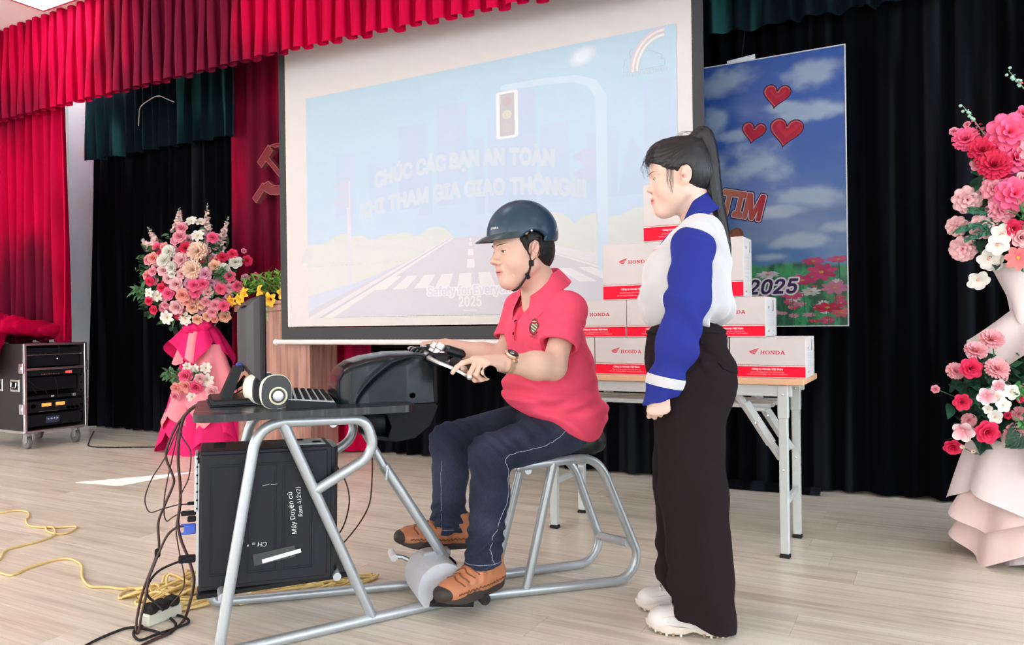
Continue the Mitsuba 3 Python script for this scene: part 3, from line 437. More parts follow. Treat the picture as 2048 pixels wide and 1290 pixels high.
bush = np.array([0.665, 0.705, 0.69]); bush2 = np.array([0.68, 0.70, 0.68])
def cloudy(x0, x1, y0, hgt, n, sd):
    r = np.random.default_rng(sd); ps = []
    for i in range(n):
        c = x0 + (x1 - x0) * (i + 0.5) / n; rr = hgt * r.uniform(0.6, 1.0)
        ps.append(Polygon([(c + 0.6 * rr * math.cos(t), y0 + rr * 1.1 * math.sin(t)) for t in np.linspace(0, PI, 14)]))
    u = unary_union(ps + [sbox(x0, y0 - 0.02, x1, y0 + hgt * 0.4)]).buffer(0.004)
    return SP(list(getattr(u, 'geoms', [u])[0].exterior.coords)) if u.geom_type == 'Polygon' else SP(list(u.geoms[0].exterior.coords))
it.append((SP([(0.0, 0.10), (0.0, 0.33), (0.44, 0.33), (0.44, 0.29), (0.16, 0.15)]), bush2 * 1.03, 3)); it.append((cloudy(0.0, 0.43, 0.255, 0.11, 9, 3), bush, 3))
it.append((cloudy(0.58, 1.0, 0.25, 0.12, 8, 4), bush, 3)); it.append((SP([(0.57, 0.32), (1, 0.32), (1, 0.08), (0.8, 0.20)]), bush2 * 1.03, 3))
road = np.array([0.635, 0.635, 0.70]); pale = np.array([0.735, 0.73, 0.775])
it.append((SP(dens([(0.0, 0.0), (1.0, 0.0), (1.0, 0.10), (0.560, 0.315), (0.455, 0.315), (0.0, 0.03)])), road, 4))
def band(p, q, w0, w1, col, layer=5): it.append((SP([(p[0], p[1]), (p[0] + w0, p[1]), (q[0] + w1, q[1]), (q[0], q[1])]), col, layer))
band((-0.0, 0.0), (0.440, 0.313), 0.035, 0.006, pale * 1.0); band((0.05, 0.0), (0.452, 0.313), 0.035, 0.005, np.array([0.77, 0.75, 0.78])); band((0.035, 0.0), (0.446, 0.313), 0.015, 0.004, road * 0.95)
it.append((SP([(0.560, 0.316), (1.0, 0.085), (1.0, 0.145), (0.567, 0.318)]), pale, 5)); it.append((SP([(0.567, 0.312), (1.0, 0.065), (1.0, 0.08)]), np.array([0.77, 0.75, 0.78]), 5))
wt = np.array([0.78, 0.77, 0.80])
for y0, y1, w in [(0.300, 0.310, 0.003), (0.278, 0.292, 0.005), (0.240, 0.265, 0.008), (0.190, 0.225, 0.011)]: it.append((SP([(0.505 - w, y0), (0.505 + w, y0), (0.505 + w * 0.85, y1), (0.505 - w * 0.85, y1)]), wt, 6))
for i in range(11):
    xb = 0.235 + 0.063 * i; xt = 0.505 + (xb - 0.505) * 0.80; it.append((SP([(xb - 0.020, 0.116), (xb + 0.020, 0.116), (xt + 0.016, 0.170), (xt - 0.016, 0.170)]), wt, 6))
# street light mast and traffic lights
mast = LineString([(0.603, 0.885), (0.70, 0.882), (0.775, 0.872), (0.815, 0.845), (0.835, 0.79), (0.836, 0.16)]).buffer(0.0125, join_style=1)
it.append((SP(list(mast.exterior.coords)), np.array([0.605, 0.73, 0.845]), 6))
lp = sbox(0.135, 0.14, 0.147, 0.60); it.append((SP(list(lp.exterior.coords)), np.array([0.69, 0.70, 0.78]), 6))
def tl(cx, cy, w, h, frame_col, body, lamps):
    a = sbox(cx - w / 2, cy - h / 2, cx + w / 2, cy + h / 2)
    it.append((SP(list(a.buffer(0.010).exterior.coords)), frame_col * 0.9, 6)); it.append((SP(list(a.buffer(0.008).exterior.coords)), frame_col, 7)); it.append((SP(list(a.exterior.coords)), body, 8))
    for k, c in enumerate(lamps): it.append((SP([(cx + 0.32 * w * math.cos(t), cy + h * (0.31 - 0.31 * k) + 0.11 * h * math.sin(t)) for t in np.linspace(0, 2 * PI, 20, endpoint=False)]), np.array(c), 9))
tl(0.607, 0.779, 0.038, 0.165, np.array([0.82, 0.83, 0.86]), np.array([0.545, 0.54, 0.58]), [(0.58, 0.50, 0.53), (0.66, 0.66, 0.58), (0.56, 0.57, 0.58)])
sig = np.array([0.570, 0.630, 0.775])
for cx, cy, sc_, col in ((0.806, 0.546, 1.0, sig), (0.128, 0.545, 0.9, np.array([0.60, 0.645, 0.78]))):
    it.append((SP([(cx - 0.016, cy - 0.062), (cx + 0.014, cy - 0.062), (cx + 0.014, cy + 0.062), (cx - 0.016, cy + 0.062)]), col, 7))
    for dy in (-0.035, 0.03): it.append((SP([(cx - 0.016, cy + dy - 0.02), (cx - 0.038, cy + dy + 0.004), (cx - 0.038, cy + dy + 0.012), (cx - 0.016, cy + dy + 0.026)]), col * 0.98, 7))
def ontext(txt, h, x, y, col, layer, arc=None, bold=5, outline=None, width=None):
    g = letters(txt, h, bold); x0, y0, x1, y1 = g.bounds; out = []; g = affinity.scale(g, (width / (x1 - x0)) if width else 0.581, 1, origin=(0, 0)); x0, y0, x1, y1 = g.bounds
    def w(q): 
        px, py = q[0] - (x0 + x1) / 2, q[1]
        yy = y + py + (arc * px * px if arc else 0); return (x + px, yy)
    for p in getattr(g, 'geoms', [g]):
        P = Polygon([w(q) for q in p.exterior.coords], [[w(q) for q in r.coords] for r in p.interiors]).buffer(0)
        out.append(P)
    U = unary_union(out)
    def S2(p): return [Polygon([S(*q) for q in z.exterior.coords], [[S(*q) for q in r.coords] for r in z.interiors]) for z in getattr(p, 'geoms', [p])]
    if outline is not None: it.extend((z, outline, layer) for z in S2(U.buffer(h * 0.13)))
    it.extend((z, col, layer + 1) for z in S2(U))
cream = np.array([0.615, 0.69, 0.78])
ontext('CHÚC CÁC BẠN AN TOÀN', 0.058, 0.475, 0.598, cream, 9, arc=-0.66, bold=7, width=0.50); ontext('KHI THAM GIA GIAO THÔNG!!!', 0.058, 0.489, 0.478, cream, 9, arc=-0.50, bold=7, width=0.62)
ontext('Safety for Everyone', 0.034, 0.505, 0.085, np.array([0.66, 0.685, 0.775]), 9, bold=3, outline=np.array([0.79, 0.785, 0.81]), width=0.245); ontext('2025', 0.040, 0.502, 0.036, wt * 1.02, 9, bold=3, width=0.062)
it.append((SP([(0.485, 0.018), (0.518, 0.018), (0.518, 0.022), (0.485, 0.022)]), wt, 9))
for k in range(4): it.append((SP([(0.794 + (0.034 - 0.006 * k) * math.cos(t), 0.950 + (0.036 - 0.006 * k) * math.sin(t) + 0.25 * (0.034 - 0.006 * k) * math.cos(t)) for t in np.linspace(0, 2 * PI, 30, endpoint=False)]), np.array([0.60, 0.69, 0.78]) + 0.045 * k, 3 + k))
# rainbow and cloud emblem
def ring(c, r0, r1, a0, a1): return Polygon([(c[0] + r1 * math.cos(t), c[1] + 1.9 * r1 * math.sin(t)) for t in np.linspace(a0, a1, 24)] + [(c[0] + r0 * math.cos(t), c[1] + 1.9 * r0 * math.sin(t)) for t in np.linspace(a1, a0, 24)])
cl = unary_union([Point(0.905, 0.895).buffer(0.016), Point(0.918, 0.925).buffer(0.017), Point(0.935, 0.90).buffer(0.024), Point(0.955, 0.895).buffer(0.014), sbox(0.888, 0.862, 0.975, 0.885)]).buffer(0.002)
co = cl.difference(cl.buffer(-0.0022))
for z in getattr(co, 'geoms', [co]): it.append((Polygon([S(*q) for q in z.exterior.coords], [[S(*q) for q in r.coords] for r in z.interiors]), np.array([0.50, 0.58, 0.66]), 9))
for r0, col in ((0.070, (0.68, 0.60, 0.66)), (0.0655, (0.80, 0.80, 0.80)), (0.061, (0.66, 0.60, 0.60)), (0.0565, (0.78, 0.80, 0.82)), (0.052, (0.52, 0.66, 0.66))): it.append((SP(list(ring((0.975, 0.858), r0, r0 + 0.0045, PI / 2, PI).exterior.coords)), np.array(col), 10))
ontext('SAFETY VIETNAM', 0.014, 0.932, 0.842, np.array([0.52, 0.60, 0.68]), 9, bold=2)
# the soft white cloud spot is part of the slide's picture
m, c = prints(it, 0.00012); c = c * np.array([0.84, 0.845, 0.85]); m.apply_transform(SM(0.0045)); part('projected_slide', m, 'print', sc, smooth=True, color=c, label='pale blue projected road safety slide')  # projected light painted in as reflective print colours, nothing is projected

# ---------------------------------------------------------------- sky poster
PV = 4.54; PL, PR, PB, PT = -1.62, -0.40, 0.942, 2.462
po = thing('sky_poster', 'blue sky poster with three red hearts and pink cosmos flowers hanging on the black backdrop', 'poster')
def poster_fn(p, n, uv):
    x, z = p.x, p.z
    cl = fbm(x * 2.1 + 0.8 * noise(x * 3, z * 3, 2.0), z * 3.6 + 3.1, 1.0, 4); low = fbm(x * 1.4 + 9, z * 5.5, 4.0, 4)
    sky = mix((0.012, 0.062, 0.27), (0.035, 0.12, 0.30), smoothstep(2.0, 1.3, z))
    wob = (fbm(x * 7, z * 9, 3.0, 4) - 0.5) * 1.5; cov = mi.Float(0)
    for cx, cz, rx, rz in POSTER_CLOUDS: cov = dr.maximum(cov, smoothstep(1.25, 0.35, dr.sqrt(dr.square((x - cx) / rx) + dr.square((z - cz) / rz)) + wob))
    c = mix(sky, (0.25, 0.33, 0.43), cov * 0.8 + 0.25 * smoothstep(0.5, 0.75, cl))
    c = mix(c, (0.26, 0.27, 0.34), smoothstep(0.52, 0.75, low) * smoothstep(1.85, 1.5, z) * 0.25)
    g = fbm(x * 24, z * 13, 2.0, 3); grass = mix((0.008, 0.06, 0.035), (0.02, 0.20, 0.075), smoothstep(0.3, 0.7, g))
    return mix(c, grass, smoothstep(1.30, 1.27, z + 0.03 * (noise(x * 12, 1.0, 1.0) - 0.5))) * 0.88
mat('poster_print', proc(poster_fn), 0.35, 0.4)
part('panel', bx((PL + PR) / 2, PV + 0.004, (PB + PT) / 2, PR - PL, 0.008, PT - PB), 'poster_print', po, smooth=False)
part('edge_strip', [bx((PL + PR) / 2, PV + 0.003, PT + 0.003, PR - PL, 0.012, 0.006), bx(PR + 0.003, PV + 0.003, (PB + PT) / 2, 0.006, 0.012, PT - PB + 0.012), bx((PL + PR) / 2, PV + 0.003, PB - 0.003, PR - PL, 0.012, 0.006)], mat('grey_edge', (0.45, 0.47, 0.5), 0.5), po, smooth=False)
def heart(cx, cz, s, deg):
    t = np.linspace(0, 2 * PI, 60, endpoint=False); x = 16 * np.sin(t) ** 3; y = 13 * np.cos(t) - 5 * np.cos(2 * t) - 2 * np.cos(3 * t) - np.cos(4 * t)
    return affinity.translate(affinity.rotate(Polygon(np.stack([x, y], 1) * s / 32), deg, origin=(0, 0)), cx, cz)
it = []
for cx, cz, s, d in HEARTS:
    h = heart(cx, cz, s, d); it += [(h, (0.07, 0.005, 0.03), 1), (h.buffer(-0.006), (0.42, 0.10, 0.12), 2), (affinity.translate(h.buffer(-0.011), 0.003, -0.003), (0.36, 0.012, 0.035), 3), (affinity.translate(h.buffer(-0.032), 0.004, 0.006), (0.43, 0.02, 0.045), 4)]
for cx, cz, r_ in ((-0.985, 1.475, 0.036), (-0.968, 1.452, 0.026), (-0.952, 1.34, 0.022), (-1.02, 1.43, 0.07), (-1.0, 1.33, 0.05)): it.append((Point(cx, cz).buffer(r_), (0.20, 0.07, 0.04), 2)); it.append((Point(cx - 0.005, cz + 0.006).buffer(r_ * 0.6), (0.30, 0.10, 0.06), 3))
# the word TIM in red outlined capitals, tilted
def tilted(g, cx, cz, deg): x0, y0, x1, y1 = g.bounds; return affinity.translate(affinity.rotate(affinity.translate(g, -(x0 + x1) / 2, -(y0 + y1) / 2), deg, origin=(0, 0)), cx, cz)
tim = letters('TIM', 0.15, 5); tim = affinity.scale(tim, 0.245 / (tim.bounds[2] - tim.bounds[0]), 0.150 / (tim.bounds[3] - tim.bounds[1])); tim = tilted(tim, *TIM_AT); it += [(tim.buffer(0.0105, join_style=2), (0.03, 0.01, 0.05), 1), (tim.buffer(0.0055, join_style=2), (0.46, 0.36, 0.40), 2)]
cols = [(0.40, 0.15, 0.10), (0.42, 0.09, 0.08), (0.40, 0.03, 0.04)]; tb = tim.bounds
for k in range(12):
    a0 = tb[0] + (tb[2] - tb[0]) * k / 12; w = (tb[2] - tb[0]) / 12; f = k / 11; it.append((tim.intersection(sbox(a0, 0, a0 + w, 5)), np.array((0.44, 0.17, 0.11)) * (1 - f) + np.array((0.36, 0.01, 0.03)) * f, 3))
dt = affinity.translate(letters('20/09/2025', 0.078, 3, slant=0.22), 0, 0); dt = affinity.translate(dt, DATE_AT[0] - dt.bounds[2], DATE_AT[1]); it += [(dt.buffer(0.009), (0.62, 0.58, 0.66), 12), (dt, (0.035, 0.02, 0.08), 13)]
r = np.random.default_rng(21)
def cosmos(cx, cz, rad, tilt, col, layer, n=8):
    for k in range(n):
        a = 2 * PI * k / n + 0.3; px, pz = cx + 0.55 * rad * math.cos(a), cz + 0.55 * rad * tilt * math.sin(a)
        e = affinity.scale(Point(0, 0).buffer(1, 8), 0.55 * rad, 0.27 * rad); e = affinity.rotate(e, math.degrees(a), origin=(0, 0)); e = affinity.scale(e, 1, tilt, origin=(0, 0))
        it.append((affinity.translate(e, px, pz), np.array(col) * r.uniform(0.8, 1.15), layer + (k % 2)))
    it.append((affinity.translate(affinity.scale(Point(0, 0).buffer(0.17 * rad, 6), 1, max(tilt, 0.5)), cx, cz), (0.42, 0.24, 0.03), layer + 2))
pk, wh, lp_ = (0.42, 0.05, 0.14), (0.42, 0.44, 0.46), (0.42, 0.20, 0.28)
for k in range(70):
    z = PB + 0.02 + 0.30 * r.random() ** 1.3; x = r.uniform(PL + 0.05, PR - 0.03); cosmos(x, z, r.uniform(0.014, 0.034) * (1.35 - (z - PB)), r.uniform(0.3, 0.6), [pk, wh, wh, lp_, (0.40, 0.03, 0.07)][r.integers(5)], 3)
for cx, cz, rad, tl_, col in COSMOS: cosmos(cx, cz, rad, tl_, col, 6); it.append((LineString([(cx, cz), (cx + 0.01, cz - 0.18)]).buffer(0.0018), (0.03, 0.10, 0.04), 5))
for k in range(160):
    x = r.uniform(PL + 0.03, PR - 0.03); z = r.uniform(PB + 0.01, PB + 0.28); it.append((LineString([(x, z), (x + r.uniform(-0.03, 0.03), z + r.uniform(0.02, 0.05))]).buffer(0.0014), [(0.05, 0.35, 0.14), (0.02, 0.16, 0.07), (0.10, 0.40, 0.18)][r.integers(3)], 2))
B = sbox(PL + 0.002, PB + 0.002, PR - 0.002, PT - 0.002); it = [(g.intersection(B), c, l) for g, c, l in it]
m, c = prints(it, 0.0002); c = c * 0.72; m.apply_transform(frame((0, PV - 0.0006, 0), (1, 0, 0), (0, 0, 1), (0, -1, 0))); part('poster_print', m, 'print', po, smooth=True, color=c)
part('hanging_cord', tube([(-0.95, PV + 0.02, 2.48), (-0.93, PV + 0.03, 2.66)], 0.003, 6), 'black_matte', po); part('hanging_tape', bx(-0.95, PV + 0.006, 2.475, 0.16, 0.003, 0.035, 0.001, rotm((0, 1, 0), -5)), mat('clear_tape', (0.6, 0.65, 0.7), 0.3), po, smooth=False)

# ---------------------------------------------------------------- lectern and the emblem on the drape
def wood_fn(p, n, uv):
    a = p.x + p.y; g = fbm(a * 34, p.z * 2.2, p.y * 5, 4); b = noise(a * 130, p.z * 4, 1.0)
    c = mix((0.40, 0.215, 0.165), (0.25, 0.115, 0.085), smoothstep(0.35, 0.72, g)); return c * (0.88 + 0.2 * b)
mat('red_wood', proc(wood_fn), 0.42, 0.4); mat('dark_plinth', (0.05, 0.03, 0.03), 0.6)
t = thing('lectern', 'reddish wood veneer lectern below the projection screen, carrying a yellow flower arrangement', 'lectern')
u0, u1, v0, v1 = -4.73, -3.985, 4.22, 4.52
part('front_panel', bx((u0 + u1) / 2, v0 + 0.01, 0.58, u1 - u0, 0.02, 1.02, 0.003), 'red_wood', t, smooth=False)
part('side_panel', bx(u0 + 0.01, (v0 + v1) / 2 + 0.01, 0.58, 0.02, v1 - v0 - 0.02, 1.02, 0.002), 'red_wood', t, smooth=False); part('side_panel', bx(u1 - 0.01, (v0 + v1) / 2 + 0.01, 0.58, 0.02, v1 - v0 - 0.02, 1.02, 0.002), 'red_wood', t, smooth=False)
part('shelf', bx((u0 + u1) / 2, (v0 + v1) / 2 + 0.01, 0.5, u1 - u0 - 0.05, v1 - v0 - 0.03, 0.02), 'red_wood', t, smooth=False)
part('plinth', bx((u0 + u1) / 2, (v0 + v1) / 2, 0.037, u1 - u0 + 0.02, v1 - v0 + 0.02, 0.068, 0.004), 'dark_plinth', t, smooth=False)
part('top_band', bx((u0 + u1) / 2, (v0 + v1) / 2, 1.115, u1 - u0 + 0.03, v1 - v0 + 0.03, 0.05, 0.004), 'red_wood', t, smooth=False); part('top_board', bx((u0 + u1) / 2, (v0 + v1) / 2, 1.155, u1 - u0 + 0.06, v1 - v0 + 0.05, 0.028, 0.004), 'red_wood', t, smooth=False)
em = thing('emblem', 'dark red glossy hammer and sickle emblem on the red drape beside the screen', 'emblem')
mat('emblem_red', (0.17, 0.006, 0.014), 0.35, 0.25); mat('emblem_edge', (0.42, 0.16, 0.17), 0.25, metallic=0.5)
sick = Polygon([(0.30 * math.cos(a) , 0.30 * math.sin(a)) for a in np.linspace(math.radians(215), math.radians(470), 50)] + [(0.045 + 0.225 * math.cos(a), 0.03 + 0.225 * math.sin(a)) for a in np.linspace(math.radians(462), math.radians(222), 50)])
grip = affinity.rotate(sbox(-0.045, -0.12, 0.045, 0.12), -45, origin=(0, 0)); grip = affinity.translate(grip, -0.27, -0.25)
ham = unary_union([affinity.rotate(sbox(-0.03, -0.36, 0.03, 0.26), 45, origin=(0, 0)), affinity.translate(affinity.rotate(sbox(-0.13, -0.055, 0.13, 0.055), 45, origin=(0, 0)), -0.17, 0.17)])
EMF = frame((-4.535, 4.50, 2.215), (1, 0, 0), (0, 0, 1), (0, -1, 0)) @ np.diag([0.68, 0.68, 1, 1])
for nm, g in (('sickle', unary_union([sick, grip])), ('hammer', ham)):
    k = part(nm, extr(g.buffer(-0.004), 0.045), 'emblem_red', em, M=EMF, smooth=False); part('rim', extr(g.difference(g.buffer(-0.004)), 0.047), 'emblem_edge', k, M=EMF, smooth=False, label='pale shiny edge')
# ---------------------------------------------------------------- folding table
TZ, TU0, TU1, TV0, TV1 = 0.735, -1.735, -0.455, 3.275, 3.69
scene['steel_white'] = {'type': 'principled', 'base_color': {'type': 'rgb', 'value': [0.49, 0.52, 0.505]}, 'roughness': 0.42, 'specular': 0.5}
mat('beech_edge', (0.66, 0.40, 0.24), 0.45); mat('beech_top', (0.62, 0.45, 0.31), 0.4)
t = thing('folding_table', 'long folding table with light wood top and white metal legs carrying the stacked cartons', 'table')
part('tabletop', bx((TU0 + TU1) / 2, (TV0 + TV1) / 2, TZ - 0.0125, TU1 - TU0, TV1 - TV0, 0.025, 0.003), 'beech_edge', t, smooth=False)
part('apron_rail', bx((TU0 + TU1) / 2, TV0 + 0.035, TZ - 0.05, TU1 - TU0 - 0.10, 0.025, 0.048, 0.003), 'steel_white', t, smooth=False); part('apron_rail', bx((TU0 + TU1) / 2, TV1 - 0.035, TZ - 0.05, TU1 - TU0 - 0.10, 0.025, 0.048, 0.003), 'steel_white', t, smooth=False)
for i, (u, d) in enumerate(((-1.587, 1), (-0.54, -1))):
    for v in (3.312, 3.64):
        k = part('leg', bx(u, v, 0.365, 0.036, 0.032, 0.70, 0.004), 'steel_white', t, smooth=False); part('foot_cap', bx(u, v, 0.006, 0.040, 0.036, 0.014, 0.002), 'rubber', k, smooth=False)
        part('leg_sleeve', bx(u, v, 0.64, 0.042, 0.038, 0.14, 0.004), 'steel_white', k, smooth=False)
        vv = v + (0.03 if v < 3.5 else -0.03)
        part('folding_brace', tube([(u + d * 0.015, vv, 0.40), (u + d * 0.215, vv, TZ - 0.04)], 0.017, 4), 'steel_white', t, smooth=False); part('brace_sleeve', tube([(u + d * 0.055, vv, 0.46), (u + d * 0.16, vv, 0.625)], 0.022, 4), 'steel_white', t, smooth=False)
        for z in (0.67, 0.36): part('rivet', lathe([(0, 0), (0.006, 0), (0.005, 0.003), (0, 0.004)], 10, axis=(0, -1, 0), at=(u, v - 0.016 if z < 0.5 else v - 0.019, z)), 'chrome', k)
        part('brace_bolt', lathe([(0, 0), (0.008, 0), (0.007, 0.005), (0, 0.006)], 10, axis=(0, -1, 0), at=(u + d * 0.11, vv - 0.022, 0.545)), 'chrome', t)
    part('crossbar', bx(u, 3.476, 0.22, 0.02, 0.30, 0.028, 0.003), 'steel_white', t, smooth=False)
for v, z in ((3.36, 0.615), (3.44, 0.613), (3.52, 0.613), (3.60, 0.615)): part('shelf_rail', tube([(-1.55, v, z), (-0.60, v, z)], 0.011, 8), 'steel_white', t)
for u in (-1.53, -0.65): part('shelf_bracket', bx(u, 3.48, 0.600, 0.06, 0.28, 0.016, 0.004), 'steel_white', t, smooth=False)
# ---------------------------------------------------------------- cartons
mat('carton_white', (0.575, 0.54, 0.525), 0.6, 0.25)
def honda():
    s = sbox; out, x = [], 0.0
    H = unary_union([s(.13, 0, .36, 1), s(.86, 0, 1.09, 1), s(.3, .43, .9, .57), s(0, 0, .49, .13), s(.73, 0, 1.22, .13), s(0, .87, .49, 1), s(.73, .87, 1.22, 1)])
    O = affinity.scale(Point(.62, .5).buffer(1, 24), .62, .51).difference(affinity.scale(Point(.62, .5).buffer(1, 24), .36, .38))
    N = unary_union([s(.13, 0, .30, 1), s(.92, 0, 1.09, 1), Polygon([(.05, 1), (.36, 1), (1.09, 0), (.86, 0)]), s(0, 0, .44, .13), s(.78, .87, 1.22, 1), s(0, .87, .3, 1)])
    D = unary_union([s(.13, 0, .36, 1), s(0, 0, .5, .13), s(0, .87, .5, 1), affinity.scale(Point(.5, .5).buffer(1, 24), .68, .5).intersection(s(.36, 0, 2, 1)).difference(affinity.scale(Point(.45, .5).buffer(1, 24), .48, .37).intersection(s(.36, 0, 2, 1)))])
    A = unary_union([Polygon([(.12, 0), (.34, 0), (.66, .82), (.58, 1), (.52, 1)]), Polygon([(.52, 1), (.76, 1), (1.18, 0), (.88, 0)]), s(.36, .26, .95, .38), s(0, 0, .46, .13), s(.76, 0, 1.32, .13), s(.42, .87, .76, 1)])
    for g, w in ((H, 1.34), (O, 1.36), (N, 1.34), (D, 1.30), (A, 1.3)): out.append(affinity.translate(g, x, 0)); x += w
    return unary_union(out)          # 6.6 wide, 1 tall
def wing():
    q = [[(0, .44), (.30, .67), (1.0, 1.0), (.86, .80), (.40, .56), (.12, .40)], [(.14, .37), (.42, .52), (.88, .76), (.78, .62), (.46, .44), (.2, .31)], [(.22, .28), (.48, .40), (.80, .58), (.72, .46), (.50, .34), (.26, .23)], [(.28, .20), (.52, .30), (.74, .42), (.66, .32), (.52, .24), (.30, .16)], [(.31, .13), (.52, .20), (.67, .28), (.60, .16), (.50, .10), (.34, .07)],
         [(0, .44), (.12, .40), (.20, .30), (.28, .18), (.34, .07), (.60, .10), (.58, .02), (.36, 0), (.20, .12), (.08, .28)]]
    return unary_union([Polygon(x).buffer(0) for x in q])
HON, WNG = honda(), wing()
def logo(cx, cz, h):
    g = affinity.scale(HON, h, h, origin=(0, 0)); w = affinity.scale(WNG, 2.85 * h, 1.75 * h, origin=(0, 0)); tot = 6.6 * h + 3.0 * h
    return [affinity.translate(g, cx - tot / 2 + 3.0 * h, cz), affinity.translate(w, cx - tot / 2, cz)]
RED, WHT, DRED, INK = (0.78, 0.004, 0.030), (0.80, 0.72, 0.72), (0.55, 0.03, 0.07), (0.10, 0.11, 0.13)
def ctext(s, h, cx, cz, bold=0): g = letters(s, h, bold); x0, _, x1, _ = g.bounds; return affinity.translate(g, cx - (x0 + x1) / 2, cz)
def carton_front(w, h, band, text):
    it = [(sbox(0.0015, 0.004, w - 0.0015, band), RED, 1), (sbox(0.0015, band + 0.005, w - 0.0015, band + 0.0068), (0.42, 0.10, 0.13), 1)]
    it += [(g, DRED, 1) for g in logo(w / 2, band + (h - band) * 0.42 if h < 0.2 else band + (h - band) * 0.52, 0.0150)]
    if text:
        it += [(ctext('Công ty Honda Việt Nam', 0.0078, w / 2, band * 0.70, 4), (0.82, 0.62, 0.62), 2), (ctext('Địa chỉ: Phường Phúc Yên, Tỉnh Phú Thọ', 0.0052, w / 2, band * 0.46), (0.82, 0.50, 0.52), 2), (ctext('Tel: (84-211) 3868888   Fax: (84-211) 3868910', 0.0050, w / 2, band * 0.27), (0.82, 0.50, 0.52), 2)]
    return prints(it)
def carton_side(d, h, lying):
    it = [(sbox(0.02, h - 0.010, 0.10 if not lying else 0.06, h - 0.002), (0.3, 0.33, 0.35), 1)] if False else []
    q = d * 0.5; arc = Point(d * 0.52, h - 0.035).buffer(0.05, 20); arc = arc.difference(Point(d * 0.47, h - 0.03).buffer(0.05, 20)).intersection(sbox(d * 0.5, h - 0.06, d, h - 0.012)); it.append((arc, INK, 1))
    it.append((affinity.translate(letters('HVN', 0.011, 2), d * 0.22, h - 0.05), (0.25, 0.22, 0.24), 1))
    r = np.random.default_rng(3)
    for k in range(7):
        z = h * 0.66 - k * h * 0.065
        x = d * 0.25
        while x < d * 0.8: l = r.uniform(0.006, 0.02); it.append((sbox(x, z, x + l, z + 0.0035), (0.48, 0.55, 0.58), 1)); x += l + 0.004
    it.append((letters('XE', 0.009, 2) if False else sbox(d * 0.2, 0.02, d * 0.36, 0.027), (0.42, 0.25, 0.27), 1)); it.append((sbox(d * 0.62, 0.022, d * 0.75, 0.026), (0.42, 0.40, 0.42), 1))
    return prints(it)
LOW = dict(w=0.304, d=0.255, h=0.169, band=0.047); TALL = dict(w=0.303, d=0.168, h=0.256, band=0.064); shared_parts = {}
for nm, q in (('low', LOW), ('tall', TALL)):
    w, d, h = q['w'], q['d'], q['h']; body = bx(w / 2, d / 2, h / 2, w, d, h, 0.0018)
    lip = [bx(w / 2, 0.0005, h - 0.001, w - 0.006, 0.003, 0.002), bx(w / 2, d / 2, h, w - 0.01, 0.0012, 0.0016)]
    f, c = carton_front(w, h, q['band'], True); f.apply_transform(frame((0, -0.0004, 0), (1, 0, 0), (0, 0, 1), (0, -1, 0)))
    g, cs = carton_side(d, h, nm == 'tall'); g.apply_transform(frame((w + 0.0004, 0, 0), (0, 1, 0), (0, 0, 1), (1, 0, 0)))
    shared_parts[nm] = [('carton', shared(body, 'carton_white', False)), ('flap', shared(lip, 'carton_white', False)), ('front_print', mikit.ply(f, 'print', smooth=False, color=c)), ('side_print', mikit.ply(g, 'print', smooth=False, color=cs))]
rng = np.random.default_rng(8)
BOX = [('low', -1.682, 0, 'leftmost white and red carton of the bottom row, mostly hidden by the seated rider'), ('low', -1.373, 0, 'white and red carton on the table between the rider and the standing woman, bottom row'), ('low', -1.066, 0, 'white and red carton on the table behind the standing woman, bottom row'), ('low', -0.756, 0, 'white and red carton at the right end of the table, rightmost of the bottom row'),
       ('low', -1.525, 1, 'white and red carton of the second row next to the rider\'s back'), ('low', -1.218, 1, 'white and red carton of the second row, mostly behind the standing woman\'s arm'), ('low', -0.913, 1, 'white and red carton of the second row, right of the standing woman'),
       ('tall', -1.336, 2, 'taller white and red carton of the third row left of the standing woman'), ('tall', -1.000, 2, 'taller third-row carton whose printed side shows behind the woman\'s ponytail'), ('tall', -1.138, 3, 'topmost white and red carton of the stack beside the standing woman\'s chin')]
for nm, u, row, txt in BOX:
    z = TZ + 0.0006 + [0, 0.1705, 0.341, 0.5985][row]; key = thing('carton_box', txt, 'box', 'stacked white and red cartons')
    v = 3.322 + [0, 0.004, 0.012, 0.014][row] + rng.uniform(-0.003, 0.003); M = trs(u, v, z) @ rotm((0, 0, 1), rng.uniform(-0.5, 0.5))
    for pn, d in shared_parts[nm]: part(pn, d, None, key, place=M)
# ---------------------------------------------------------------- motorcycle riding simulator, built in its own axes (a: front to rear, b: away from the photographer, z up)
RA = math.radians(20.4); RIG = MC @ frame((-0.96, 2.472, 0), (math.cos(RA), math.sin(RA), 0), (-math.sin(RA), math.cos(RA), 0))
rig = thing('riding_simulator', 'silver tube-framed motorcycle simulator with black tank and desk, ridden by the seated man', 'riding simulator')
TR = 0.0168
def rt(name, pts, r=TR, fil=0.09, m='silver_paint', **kw): return part(name, tube(fillet(pts, fil, 9) if fil else pts, r, 14), m, rig, M=RIG, **kw)
